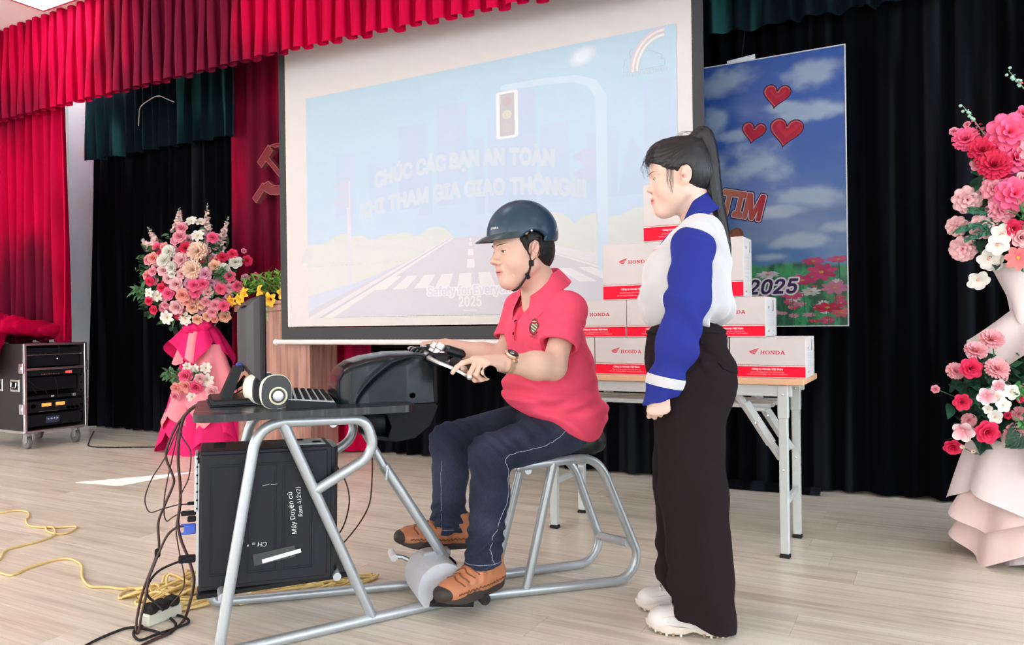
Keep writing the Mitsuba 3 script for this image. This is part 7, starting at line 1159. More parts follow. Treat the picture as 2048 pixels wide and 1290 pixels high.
part('hair_tie', lathe([(0.020, -0.006), (0.027, -0.006), (0.029, 0), (0.027, 0.006), (0.020, 0.006)], 20, axis=(-0.9, 0, 0.45), at=(-0.080, 0.002, 0.238)), 'cloth_black', hk, M=MC @ HW['M'])
rng = np.random.default_rng(4); wis = []
for i in range(30):
    t = 1 if i % 3 else -1; y0 = t * rng.uniform(0.0, 0.052); b = np.array([rng.uniform(0.050, 0.085), y0, rng.uniform(0.205, 0.225) - 0.5 * max(0, abs(y0) - 0.03)])
    L = rng.uniform(0.035, 0.068); wis.append(tube(spline([b - [0.02, 0, -0.004], b, b + [0.022, 0.004 * t, -0.016 - 0.1 * L], b + [0.030 + rng.uniform(-0.008, 0.008), t * rng.uniform(0, 0.012), -0.75 * L], b + [0.026 + rng.uniform(-0.012, 0.008), t * rng.uniform(0, 0.02), -1.2 * L]], 5), np.linspace(0.0009, 0.0003, 21), 5))
for i in range(12):
    y0 = 0.073 + rng.uniform(-0.002, 0.006); x0 = rng.uniform(0.020, 0.046); wis.append(tube(spline([(x0 - 0.01, y0 - 0.004, 0.165), (x0, y0, 0.14), (x0 + 0.004, y0 + 0.001, rng.uniform(0.10, 0.12)), (x0 + rng.uniform(-0.004, 0.008), y0 - 0.002, rng.uniform(0.055, 0.09))], 5), np.linspace(0.0007, 0.0003, 16), 5))
for i in range(9):
    a = rng.uniform(0.2, 2.6); y0 = rng.uniform(-0.05, 0.06); wis.append(tube(spline([(-0.02 + 0.10 * math.cos(a), y0, 0.150 + 0.092 * math.sin(a)), (-0.03 + 0.108 * math.cos(a + 0.25), y0 * 1.05, 0.150 + 0.103 * math.sin(a + 0.25)), (-0.03 + 0.104 * math.cos(a + 0.5), y0, 0.150 + 0.098 * math.sin(a + 0.5))], 6), 0.0005, 4))
part('loose_strands', wis, 'hair_black', hk, M=MC @ HW['M'], smooth=True, kind='stuff')
# ---------------------------------------------------------------- flowers
mat('petal', VC, 0.7, 0.2, two=True, sheen=0.2); mat('leafy', VC, 0.55, 0.35, two=True)
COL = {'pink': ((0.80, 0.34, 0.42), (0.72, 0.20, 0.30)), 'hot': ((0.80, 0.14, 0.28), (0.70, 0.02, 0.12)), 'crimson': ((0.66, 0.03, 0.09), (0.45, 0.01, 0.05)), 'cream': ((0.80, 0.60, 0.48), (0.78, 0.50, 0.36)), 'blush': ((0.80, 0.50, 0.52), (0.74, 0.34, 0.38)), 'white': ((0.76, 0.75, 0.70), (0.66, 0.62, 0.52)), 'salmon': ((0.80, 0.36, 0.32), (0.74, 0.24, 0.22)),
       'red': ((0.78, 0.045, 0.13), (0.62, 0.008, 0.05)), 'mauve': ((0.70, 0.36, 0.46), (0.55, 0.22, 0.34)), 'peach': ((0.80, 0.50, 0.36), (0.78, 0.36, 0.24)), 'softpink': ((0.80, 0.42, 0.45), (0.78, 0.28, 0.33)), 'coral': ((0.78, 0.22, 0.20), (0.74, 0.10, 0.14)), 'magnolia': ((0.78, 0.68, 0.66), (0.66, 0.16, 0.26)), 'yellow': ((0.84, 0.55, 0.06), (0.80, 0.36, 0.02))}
def cup_petal(th, half, ra, rb, h, z0, lip, ns=5, nt=7):
    P = np.zeros((nt, ns, 3)); S = np.zeros((nt, ns))
    for i, t in enumerate(np.linspace(-1, 1, nt)):
        for j, s in enumerate(np.linspace(0, 1, ns)):
            e = s * (1 - 0.22 * t * t); r = ra + (rb - ra) * e ** 1.3 + lip * e ** 5; a = th + half * t * (0.55 + 0.45 * math.sin(min(1, s + 0.25) * PI / 2)); P[i, j] = (r * math.cos(a), r * math.sin(a), z0 + h * e - 0.5 * lip * e ** 6); S[i, j] = s
    return gridmesh(P), S.reshape(-1)
def bloom(kind, col):
    """a bloom of diameter 1 that opens along +z, with colours"""
    r = np.random.default_rng(len(kind) * 7 + len(col)); ms, cs = [], []; tip, base = np.array(COL[col][0]), np.array(COL[col][1])
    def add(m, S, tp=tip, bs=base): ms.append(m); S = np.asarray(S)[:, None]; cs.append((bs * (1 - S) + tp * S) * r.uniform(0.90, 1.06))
    if kind == 'rose':
        for n, ra, rb, h, z0, lip, half in ((2, 0.0, 0.05, 0.40, 0.12, 0.0, 1.7), (3, 0.03, 0.11, 0.42, 0.10, 0.02, 1.25), (4, 0.06, 0.20, 0.42, 0.04, 0.05, 1.0), (5, 0.08, 0.31, 0.38, 0.0, 0.08, 0.85), (6, 0.10, 0.40, 0.28, -0.04, 0.12, 0.75)):
            o = r.uniform(0, 6)
            for k in range(n): add(*cup_petal(o + k * 2 * PI / n, half, ra, rb, h, z0 + r.uniform(-.01, .01), lip))
    elif kind == 'peony':
        for n, ra, rb, h, z0, lip, half in ((5, 0.02, 0.16, 0.30, 0.08, 0.03, 0.7), (7, 0.05, 0.28, 0.30, 0.02, 0.06, 0.6), (8, 0.08, 0.40, 0.22, -0.02, 0.10, 0.52), (9, 0.10, 0.47, 0.10, -0.05, 0.06, 0.5)):
            o = r.uniform(0, 6)
            for k in range(n):
                m, S = cup_petal(o + k * 2 * PI / n, half, ra, rb, h * r.uniform(0.85, 1.1), z0, lip); v = np.array(m.vertices); v[:, 2] += 0.03 * np.sin(v[:, 0] * 30 + k) * S; m.vertices = v; add(m, S)
    elif kind == 'mum':
        for n, el_, L in ((8, 82, 0.24), (14, 66, 0.33), (18, 48, 0.41), (21, 30, 0.47), (23, 12, 0.50), (20, -6, 0.48)):
            o = r.uniform(0, 6)
            for k in range(n):
                a = o + k * 2 * PI / n + r.uniform(-.08, .08); e = math.radians(el_ + r.uniform(-6, 6)); wd = 0.082 * r.uniform(0.85, 1.15); P = np.zeros((3, 4, 3)); S = np.zeros((3, 4))
                for i, t in enumerate((-1, 0, 1)):
                    for j, s in enumerate((0.1, 0.45, 0.8, 1.0)):
                        ww = wd * t * math.sin(min(1, 0.25 + s) * PI * 0.8); rr = L * s * math.cos(e) ; P[i, j] = (rr * math.cos(a) - ww * math.sin(a), rr * math.sin(a) + ww * math.cos(a), L * s * math.sin(e) * 0.8 + 0.03 * s * s - 0.02 * (1 - t * t) * s + 0.02); S[i, j] = s
                add(gridmesh(P), S.reshape(-1))
    elif kind in ('cosmos', 'orchid'):
        n = 7 if kind == 'cosmos' else 5; wd = 0.17 if kind == 'cosmos' else 0.24
        for k in range(n):
            a = k * 2 * PI / n + r.uniform(-.1, .1); P = np.zeros((5, 6, 3)); S = np.zeros((5, 6)); up = r.uniform(0.02, 0.14)
            for i, t in enumerate(np.linspace(-1, 1, 5)):
                for j, s in enumerate(np.linspace(0.05, 1, 6)):
                    ww = wd * t * math.sin(min(s * 0.86 + 0.12, 1) * PI * 0.87) ** 0.7; rr = 0.5 * s * (1 - 0.10 * t * t * s); P[i, j] = (rr * math.cos(a) - ww * math.sin(a), rr * math.sin(a) + ww * math.cos(a), up * math.sin(s * PI * 0.75) + 0.03 * t * t + (0.22 * s if kind == 'orchid' and col == 'magnolia' else 0)); S[i, j] = s ** (1.0 if col == 'magnolia' else 0.5)
            add(gridmesh(P), S.reshape(-1))
        c = trimesh.creation.icosphere(1, 0.075); c.apply_scale((1, 1, 0.6)); c.apply_translation((0, 0, 0.04)); ms.append(c); cs.append(np.tile((0.55, 0.36, 0.08) if kind == 'cosmos' else (0.72, 0.40, 0.30), (len(c.vertices), 1)))
    elif kind == 'lily':
        for k in range(6):
            a = k * 2 * PI / 6; P = np.zeros((5, 7, 3)); S = np.zeros((5, 7))
            for i, t in enumerate(np.linspace(-1, 1, 5)):
                for j, s in enumerate(np.linspace(0.0, 1, 7)):
                    ww = 0.17 * t * math.sin(min(s * 0.8 + 0.18, 1) * PI * 0.9); rr = 0.06 + 0.40 * s ** 1.6; P[i, j] = (rr * math.cos(a) - ww * math.sin(a), rr * math.sin(a) + ww * math.cos(a), 0.45 * s ** 0.7 - 0.22 * s ** 4 + 0.04 * t * t); S[i, j] = s
            add(gridmesh(P), S.reshape(-1))
    m = trimesh.util.concatenate(ms); return mikit.ply(m, 'petal', smooth=True, color=np.vstack(cs))
_bl = {}
def put_bloom(key, kind, col, pos, nrm, d, spin, M):
    if (kind, col) not in _bl: _bl[(kind, col)] = bloom(kind, col)
    n = np.asarray(nrm, float); n /= np.linalg.norm(n); x = np.cross(n, [0.3, 0.2, 1.0]); x /= np.linalg.norm(x); y = np.cross(n, x)
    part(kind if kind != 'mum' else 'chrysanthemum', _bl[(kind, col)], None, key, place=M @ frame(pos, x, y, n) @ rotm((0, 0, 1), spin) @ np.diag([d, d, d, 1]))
def leaf(L, w_, bend=0.2, n=6):
    P = np.zeros((3, n, 3))
    for i, t in enumerate((-1, 0, 1)):
        for j, s in enumerate(np.linspace(0, 1, n)): ww = w_ * t * math.sin(s ** 0.8 * PI) ; P[i, j] = (L * s, ww, -bend * L * s * s + 0.15 * abs(ww))
    return gridmesh(P)
def leaves(spec, seed):
    """spec: (position, direction, length, width, colour)"""
    r = np.random.default_rng(seed); ms, cs = [], []
    for p, d, L, w_, c in spec:
        d = np.asarray(d, float); d /= np.linalg.norm(d); up = np.array([r.normal(), r.normal(), r.normal()]) * 0.4 + [0, -0.6, 0.8]; y = np.cross(up, d); y /= np.linalg.norm(y); z = np.cross(d, y); m = leaf(L, w_, r.uniform(0.0, 0.4)); m.apply_transform(frame(p, d, y, z)); ms.append(m); cs.append(np.tile(np.array(c) * r.uniform(0.75, 1.2), (len(m.vertices), 1)))
    return trimesh.util.concatenate(ms), np.vstack(cs)
def ruffle(x0, z0, z1, r0, r1, n, amp, jag, seed, a0=0.0, a1=360.0, flat=0.8, lean=(0, 0), y0=0.0, m=150):
    """paper skirt hanging from (x0, z0) to z1; r0, r1 its radii, n folds, jag the zigzag of its hem"""
    r = np.random.default_rng(seed); ph = r.uniform(0, 6, 4); P = np.zeros((m, 12, 3))
    for i, a in enumerate(np.radians(np.linspace(a0, a1, m))):
        f = math.sin(n * a + ph[0]) + 0.5 * math.sin(n * 1.7 * a + ph[1]); tri = 2 / PI * math.asin(math.sin(n * 0.8 * a + ph[2]))
        for j, t in enumerate(np.linspace(0, 1, 12)):
            rr = r0 + (r1 - r0) * t ** 0.9 + amp * t * f; P[i, j] = (x0 + lean[0] * t + rr * math.cos(a), y0 + lean[1] * t + flat * rr * math.sin(a), z0 + (z1 - z0) * t + jag * t * t * (tri - 0.3))
    return gridmesh(P)
def spike(p, q, n, col, size, seed):
    r = np.random.default_rng(seed); p, q = np.asarray(p, float), np.asarray(q, float); ms, cs = [tube([p, (p + q) / 2 + r.normal(0, 0.006, 3), q], [0.004, 0.003, 0.0015], 5)], []; cs.append(np.tile((0.22, 0.34, 0.20), (len(ms[0].vertices), 1)))
    for i in range(n):
        t = i / (n - 1); c = p + (q - p) * (0.03 + 0.97 * t); s = size * (1 - 0.78 * t); top = t > 0.84
        for k in range(2 if top else 6):
            az = r.uniform(0, 2 * PI); d = np.array([math.cos(az), math.sin(az), r.uniform(-0.5, 0.9)]); d /= np.linalg.norm(d); y = np.cross([r.normal(0, 0.5), r.normal(0, 0.5), 1.0], d); y /= np.linalg.norm(y); b = leaf(s * r.uniform(0.8, 1.2), s * 0.55, r.uniform(-0.5, 0.8), 4); b.apply_transform(frame(c + d * s * 0.25, d, y, np.cross(d, y))); ms.append(b); cs.append(np.tile(np.array(col) * r.uniform(0.88, 1.1) if not top else np.array((0.55, 0.66, 0.56)), (len(b.vertices), 1)))
    return trimesh.util.concatenate(ms), np.vstack(cs)
def paper(key, mesh, m, lbl=None): part('paper_wrap', mesh, m, key, M=FM, smooth=40, label=lbl)
mat('paper_hot', (0.74, 0.015, 0.15), 0.65, 0.2, two=True); mat('paper_pink', (0.80, 0.27, 0.32), 0.65, 0.2, two=True); mat('paper_white', (0.72, 0.64, 0.63), 0.7, 0.2, two=True); mat('paper_blush', (0.74, 0.58, 0.56), 0.7, 0.2, two=True)
def tripod(key, h):
    part('stand_pole', cyl((0, 0.05, 0.03), (0, 0.05, h), 0.014, 10), 'black_matte', key, M=FM)
    for i in range(3): a = i * 2.094 + 0.5; part('stand_foot', tube([(0, 0.05, 0.10), (0.16 * math.cos(a), 0.05 + 0.16 * math.sin(a), 0.012)], 0.010, 8), 'black_matte', key, M=FM)
# the pink stand before the black curtain
FM = MC @ trs(-2.526, 6.1, 0); rng = np.random.default_rng(31)
fs_ = thing('flower_stand', 'flower stand with pink and white blooms wrapped in bright pink paper before the black curtain', 'flower stand'); tripod(fs_, 1.30)
def dome(x, z, cx, cz, rx, rz, dep):
    q = ((x - cx) / rx) ** 2 + ((z - cz) / rz) ** 2; y = -dep * math.sqrt(max(0.02, 1 - q)); n = np.array([(x - cx) / rx ** 2, y / dep ** 2, (z - cz) / rz ** 2]); n /= np.linalg.norm(n); return y, n * [1, 1, 1] + [0, -0.9, 0]
for k, c, x, z, d in FLOWERS_TALL_LEFT:
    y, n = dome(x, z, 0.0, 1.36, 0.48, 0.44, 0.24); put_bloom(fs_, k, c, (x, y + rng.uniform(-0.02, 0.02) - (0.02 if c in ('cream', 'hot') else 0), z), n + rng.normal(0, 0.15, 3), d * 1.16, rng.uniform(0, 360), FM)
for i in range(60):
    a, b = rng.uniform(0, 2 * PI), 0.9 * math.sqrt(rng.random()); x, z = 0.40 * b * math.cos(a), 1.33 + 0.36 * b * math.sin(a); y, n = dome(x, z, 0.0, 1.36, 0.48, 0.44, 0.24); put_bloom(fs_, 'rose', ('pink', 'blush', 'salmon', 'mauve', 'hot', 'crimson')[i % 6], (x, y + 0.055, z), n + rng.normal(0, 0.2, 3), rng.uniform(0.075, 0.10), rng.uniform(0, 360), FM)
for k, c, x, z, d in FLOWERS_LOW_LEFT: put_bloom(fs_, k, c, (x, -0.20 - 0.03 * rng.random(), z), np.array([x * 0.6, -1, (z - 0.62) * 1.5]) + rng.normal(0, 0.12, 3), d * 1.15, rng.uniform(0, 360), FM)
for i, (p, q) in enumerate((((-0.20, -0.10, 1.56), (-0.315, -0.06, 1.765)), ((-0.085, -0.08, 1.72), (-0.069, -0.06, 1.91)), ((0.155, -0.10, 1.60), (0.147, -0.06, 1.94)), ((0.235, -0.08, 1.55), (0.302, -0.04, 1.84)), ((-0.27, -0.07, 1.58), (-0.38, -0.04, 1.675)))):
    m, c = spike(p, q, 24, (0.84, 0.66, 0.64), 0.046, i); part('flower_spike', m, 'petal', fs_, M=FM, smooth=True, color=c)
sp = []; G1, G2, G3 = (0.03, 0.075, 0.035), (0.06, 0.16, 0.06), (0.10, 0.22, 0.10)
for i in range(420):
    a, b = rng.uniform(0, 2 * PI), math.sqrt(rng.random()); x, z = 0.43 * b * math.cos(a), 1.34 + 0.40 * b * math.sin(a); y, n = dome(x, z, 0, 1.36, 0.5, 0.46, 0.22); sp.append(((x, y + 0.07, z), n + rng.normal(0, 0.8, 3), rng.uniform(0.05, 0.10), rng.uniform(0.012, 0.024), (G1, G2, G1)[rng.integers(3)]))
for cx, cz, n_ in ((0.16, 1.47, 60), (0.30, 1.39, 30), (-0.33, 1.26, 24), (0.06, 1.22, 20), (0.20, 1.24, 24), (-0.02, 0.60, 40), (0.10, 0.58, 40), (-0.11, 0.62, 24)):
    for i in range(n_): sp.append(((cx + rng.normal(0, 0.02), -0.20, cz + rng.normal(0, 0.02)), np.array([rng.normal(), -0.7, rng.normal()]), rng.uniform(0.04, 0.075), 0.013, G3 if cz < 0.7 else G2))
m, c = leaves(sp, 3); part('foliage', m, 'leafy', fs_, M=FM, smooth=True, color=c, kind='stuff')
back_ = soft([el((0, -0.02, 1.34), (0.36, 0.15, 0.33))], 0.03); part('flower_foam', back_, mat('foam_dark', (0.03, 0.055, 0.03), 0.9, 0.1), fs_, M=FM, smooth=True)
paper(fs_, ruffle(0.06, 1.06, 0.80, 0.05, 0.245, 5, 0.03, 0.10, 2, 150, 395), 'paper_hot', 'bright pink paper'); paper(fs_, ruffle(0.06, 1.04, 0.72, 0.05, 0.16, 6, 0.028, 0.03, 4, 165, 380, y0=-0.05), 'paper_pink', 'light pink paper')
paper(fs_, ruffle(0.07, 0.98, 0.10, 0.06, 0.33, 5, 0.03, 0.10, 7), 'paper_hot', 'bright pink paper'); paper(fs_, ruffle(0.16, 0.84, 0.36, 0.08, 0.24, 4, 0.03, 0.12, 8, 190, 400, y0=-0.06), 'paper_pink', 'light pink paper'); paper(fs_, ruffle(0.03, 0.60, 0.26, 0.10, 0.26, 5, 0.02, 0.06, 9, 170, 380, y0=-0.05), 'paper_pink', 'light pink paper'); paper(fs_, ruffle(0.13, 0.42, 0.035, 0.17, 0.33, 5, 0.025, 0.10, 12, 160, 400, y0=-0.02), 'paper_hot', 'bright pink paper')
part('ribbon_knot', soft([el((0.03, -0.10, 0.97), (0.07, 0.05, 0.045), None, 0.03), el((0.12, -0.09, 1.00), (0.06, 0.05, 0.06), None, 0.03)], 0.012, disp=lambda p: 0.008 * np.sin(p[:, 0] * 120 + p[:, 2] * 60)), 'paper_hot', fs_, M=FM, smooth=True)
# the tall stand at the right edge
FM = MC @ trs(2.14, 3.16, 0); fr2 = thing('flower_stand', 'tall flower stand at the right picture edge with pink blooms in whitish paper', 'flower stand'); tripod(fr2, 1.35)
for k, c, x, z, d in FLOWERS_TALL_RIGHT:
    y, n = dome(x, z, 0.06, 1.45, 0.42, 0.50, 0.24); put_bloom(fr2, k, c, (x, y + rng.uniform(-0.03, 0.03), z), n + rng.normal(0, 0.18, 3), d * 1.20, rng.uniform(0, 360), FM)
for i in range(46):
    a, b = rng.uniform(0, 2 * PI), 0.9 * math.sqrt(rng.random()); x, z = 0.09 + 0.30 * b * math.cos(a), 1.46 + 0.38 * b * math.sin(a); y, n = dome(x, z, 0.06, 1.45, 0.42, 0.50, 0.24); put_bloom(fr2, 'peony', ('pink', 'blush', 'hot', 'pink', 'crimson')[i % 5], (x, y + 0.07, z), n + rng.normal(0, 0.2, 3), rng.uniform(0.09, 0.12), rng.uniform(0, 360), FM)
for k, c, x, z, d in FLOWERS_LOW_RIGHT:
    y, n = dome(x, z, 0.0, 0.66, 0.46, 0.34, 0.20); put_bloom(fr2, k, c, (x, y - 0.06 + rng.uniform(-0.03, 0.03) - (0.04 if k == 'orchid' else 0), z), n + (np.array([0, 0, 0.9]) if k == 'mum' and z > 0.75 else 0) + rng.normal(0, 0.15, 3), d * 1.15, rng.uniform(0, 360), FM)
    if d < 0.05: part('stem', tube(spline([(x, y - 0.05, z), (x * 0.88, y - 0.03, z - 0.02), (x * 0.6, y, z - 0.07)], 5), 0.002, 6), 'leafy_stem' if 'leafy_stem' in scene else mat('leafy_stem', (0.10, 0.17, 0.08), 0.6), fr2, M=FM)
    if x < -0.05: y2, n2 = dome(-x, z, 0.0, 0.66, 0.46, 0.34, 0.20); put_bloom(fr2, k, c, (-x, y2 - 0.06, z + 0.01), n2 + rng.normal(0, 0.15, 3), d * 1.1, rng.uniform(0, 360), FM)
    if z > 0.8 and k == 'mum': part('stem', tube([(x, y - 0.05, z - 0.01), (x * 0.85, y, z - 0.16)], 0.0022, 6), 'stem_green' if 'stem_green' in scene else mat('stem_green', (0.10, 0.17, 0.08), 0.6), fr2, M=FM)
for i, (p, q, col) in enumerate((((-0.16, -0.12, 1.56), (-0.335, -0.10, 1.815), (0.62, 0.12, 0.20)), ((-0.10, -0.12, 1.47), (-0.285, -0.12, 1.56), (0.66, 0.22, 0.28)), ((0.06, -0.10, 1.72), (-0.125, -0.06, 1.965), (0.70, 0.14, 0.22)))):
    m, c = spike(p, q, 14, col, 0.026, 20 + i); part('flower_spike', m, 'petal', fr2, M=FM, smooth=True, color=c)
    b = []; 
    for j in range(9): b.append(trimesh.creation.icosphere(1, 0.0065)); b[-1].apply_translation(np.array(q) * (1 - j * 0.03) + np.array(p) * j * 0.03 + rng.normal(0, 0.012, 3) * [1, 0.3, 1])
    part('buds', b, 'bud_green' if 'bud_green' in scene else mat('bud_green', (0.30, 0.50, 0.38), 0.5), fr2, M=FM, smooth=True, kind='stuff')
sp = []; E1, E2, E3 = (0.015, 0.06, 0.035), (0.03, 0.11, 0.06), (0.05, 0.24, 0.07)
for i in range(420):
    a, b = rng.uniform(0, 2 * PI), math.sqrt(rng.random()); x, z = 0.06 + 0.37 * b * math.cos(a), 1.43 + 0.44 * b * math.sin(a); y, n = dome(x, z, 0.06, 1.45, 0.44, 0.52, 0.22)
    if z > 1.19: sp.append(((x, y + 0.06, z), n + rng.normal(0, 0.8, 3), rng.uniform(0.05, 0.10), rng.uniform(0.012, 0.022), (E1, E2)[rng.integers(2)]))
for i in range(460):
    a, b = rng.uniform(0, 2 * PI), math.sqrt(rng.random()); x, z = 0.40 * b * math.cos(a), 0.64 + 0.25 * b * math.sin(a); y, n = dome(x, z, 0, 0.66, 0.46, 0.34, 0.20)
    if z < 0.80: sp.append(((x, y + 0.05, z), n + rng.normal(0, 0.8, 3), rng.uniform(0.05, 0.11), rng.uniform(0.016, 0.032), (E1, E2, E1)[rng.integers(3)]))
for (x0, z0), (x1, z1) in (((-0.22, 1.36), (-0.405, 1.315)), ((-0.24, 1.33), (-0.36, 1.285)), ((-0.22, 1.385), (-0.345, 1.395)), ((-0.26, 0.70), (-0.39, 0.625))):
    for t in np.linspace(0, 1, 12):
        for s_ in (-1, 1): sp.append(((x0 + (x1 - x0) * t, -0.16, z0 + (z1 - z0) * t), (x1 - x0 - 0.02, -0.02, (z1 - z0) + s_ * 0.10), 0.034 * (1.1 - 0.5 * t), 0.010, (0.04, 0.15, 0.09)))
for i in range(30): sp.append(((-0.19 + rng.normal(0, 0.012), -0.24, 1.355 + rng.normal(0, 0.006)), (rng.normal() + 0.3, -0.4, rng.normal(0.5, 0.6)), 0.075, 0.004, E3))
for cx, cz in ((-0.24, 0.70), (-0.17, 0.655), (-0.08, 0.675), (-0.13, 0.835), (-0.22, 0.58)):
    for i in range(26): sp.append(((cx + rng.normal(0, 0.012), -0.27, cz + rng.normal(0, 0.012)), np.array([rng.normal(), -0.8, rng.normal()]), rng.uniform(0.025, 0.04), 0.008, (0.08, 0.27, 0.08)))
m, c = leaves(sp, 5); part('foliage', m, 'leafy', fr2, M=FM, smooth=True, color=c, kind='stuff')
for t in (0.0,):
    ms, cs = [], []
    for s in np.linspace(0, 1, 22):
        for sd in (-1, 1): b = leaf(0.085 * math.sin((0.15 + 0.85 * s) * PI * 0.93) + 0.012, 0.005, 0.15, 5); d = np.array([sd * 0.9, -0.1, 0.45]); d /= np.linalg.norm(d); y = np.cross([0, -1, 0.2], d); y /= np.linalg.norm(y); b.apply_transform(frame((-0.055 - 0.03 * s, -0.20 - 0.02 * s, 0.70 + 0.19 * s), d, y, np.cross(d, y))); ms.append(b); cs.append(np.tile((0.06, 0.17, 0.07), (len(b.vertices), 1)))
    part('fern_frond', ms, 'leafy', fr2, M=FM, smooth=True, color=np.vstack(cs))
def big_leaf(p, d, up, L, w_, c, vein):
    P = np.zeros((25, 25, 3)); C = np.zeros((25, 25, 3))
    for i, t in enumerate(np.linspace(-1, 1, 25)):
        for j, s in enumerate(np.linspace(0, 1, 25)):
            prof = (math.sin(min(1, s * 0.93 + 0.10) * PI) ** 0.65) * (1.0 if s > 0.12 else 0.75 + 2 * s); ww = w_ * t * prof; P[i, j] = (L * s, ww, -0.25 * L * s * s + 0.18 * abs(ww) + 0.006 * math.cos((s - 0.45 * abs(t)) * 48)); v = math.exp(-(abs(t) / 0.05) ** 2) + 0.55 * max(0, math.cos((s - 0.45 * abs(t)) * 48)) ** 6; C[i, j] = np.array(c) * (1 - min(1, v)) + np.array(vein) * min(1, v)
    d = np.asarray(d, float); d /= np.linalg.norm(d); y = np.cross(up, d); y /= np.linalg.norm(y); part('large_leaf', gridmesh(P), 'leafy', fr2, M=FM @ frame(p, d, y, np.cross(d, y)), smooth=True, color=C.reshape(-1, 3))
big_leaf((-0.19, -0.26, 0.505), (0.28, -0.25, -0.75), (0.25, -1, 0.1), 0.155, 0.052, (0.02, 0.09, 0.05), (0.03, 0.05, 0.035)); big_leaf((-0.10, -0.28, 0.525), (0.45, -0.2, -0.62), (0.2, -1, 0.3), 0.19, 0.075, (0.04, 0.20, 0.09), (0.20, 0.36, 0.22)); big_leaf((-0.27, -0.16, 0.78), (-0.2, -0.4, -0.25), (0.1, -1, 0.6), 0.10, 0.045, (0.02, 0.07, 0.045), (0.04, 0.09, 0.06)); big_leaf((-0.18, -0.24, 0.56), (-0.6, -0.3, -0.35), (0.2, -1, 0.5), 0.13, 0.05, (0.03, 0.08, 0.05), (0.06, 0.11, 0.07))
part('flower_foam', soft([el((0.06, -0.02, 1.44), (0.30, 0.13, 0.36)), el((0, -0.04, 0.64), (0.33, 0.13, 0.20))], 0.03), 'foam_dark', fr2, M=FM, smooth=True)
paper(fr2, ruffle(-0.02, 1.19, 0.99, 0.17, 0.09, 4, 0.02, 0.05, 3, y0=-0.05), 'paper_white', 'whitish paper'); paper(fr2, ruffle(0.02, 1.04, 0.84, 0.07, 0.29, 5, 0.025, 0.06, 5, y0=-0.03), 'paper_white', 'whitish paper'); paper(fr2, ruffle(0.04, 1.0, 0.55, 0.08, 0.18, 5, 0.02, 0.04, 6), 'paper_blush', 'blush paper')
paper(fr2, ruffle(0.0, 0.56, 0.27, 0.24, 0.345, 6, 0.02, 0.04, 21, y0=-0.05), 'paper_white', 'whitish paper'); paper(fr2, ruffle(0.0, 0.42, 0.175, 0.22, 0.335, 6, 0.025, 0.04, 22, y0=-0.04), 'paper_blush', 'blush paper'); paper(fr2, ruffle(0.0, 0.30, 0.045, 0.22, 0.32, 6, 0.025, 0.05, 23, y0=-0.04), 'paper_blush', 'blush paper'); paper(fr2, ruffle(0.06, 0.22, 0.03, 0.16, 0.27, 5, 0.02, 0.03, 24, y0=-0.04), 'paper_white', 'whitish paper')
# yellow arrangement on the lectern
FM = trs(-4.46, 4.34, 1.169); fy = thing('flower_arrangement', 'yellow flowers and light green leaves arranged on top of the lectern', 'flower arrangement')
part('bowl', lathe([(0, 0), (0.09, 0), (0.13, 0.03), (0.14, 0.06), (0.12, 0.06), (0, 0.05)], 28), 'black_matte', fy, M=FM)
for x, y, z, n_, d in ((-0.36, -0.10, 0.03, (-0.6, -1, -0.2), 0.11), (-0.30, -0.13, 0.085, (-0.3, -1, 0.2), 0.10), (-0.28, -0.14, 0.015, (0.1, -1, -0.4), 0.10), (-0.42, -0.06, 0.0, (-1, -0.8, -0.3), 0.10), (0.055, -0.14, 0.055, (-0.5, -1, 0.1), 0.15), (0.11, -0.13, 0.01, (0.5, -1, -0.2), 0.13), (0.02, -0.15, -0.005, (-0.3, -1, -0.5), 0.10), (0.23, -0.1, 0.05, (0.5, -1, 0.1), 0.13), (-0.12, -0.15, 0.05, (-0.1, -1, 0.2), 0.12), (-0.19, -0.14, 0.02, (0, -1, -0.2), 0.10)): put_bloom(fy, 'lily', 'yellow', (x, y, z), n_, d, 40 * x, FM)
sp = []
for i in range(420):
    x = rng.uniform(-0.42, 0.36); zt = 0.10 + 0.12 * math.exp(-((x - 0.03) / 0.22) ** 2); z = rng.uniform(0.05, zt); sp.append(((x * 0.9, rng.uniform(-0.14, 0.06), z), (rng.normal(0, 0.8) + x, rng.normal(-0.3, 0.5), rng.uniform(0.1, 1.0)), rng.uniform(0.05, 0.085), 0.009, ((0.16, 0.40, 0.06), (0.09, 0.28, 0.05), (0.26, 0.42, 0.08))[rng.integers(3)]))
for cx, L in ((0.035, 0.13), (0.085, 0.17), (-0.36, 0.12), (0.0, 0.10)):
    for t in np.linspace(0, 1, 14):
        for s_ in (-1, 1): sp.append(((cx + 0.02 * t, -0.17, 0.02 - L * t), (s_, -0.1, -0.6), 0.03 * (1.1 - 0.7 * t), 0.005, (0.22, 0.40, 0.16)))
m, c = leaves(sp, 9); part('foliage', m, 'leafy', fy, M=FM, smooth=True, color=c, kind='stuff')

# ---------------------------------------------------------------- equipment case on castors
ec = thing('equipment_case', 'black rolling flight case with rack audio units and lit displays beside the black curtain', 'equipment case')
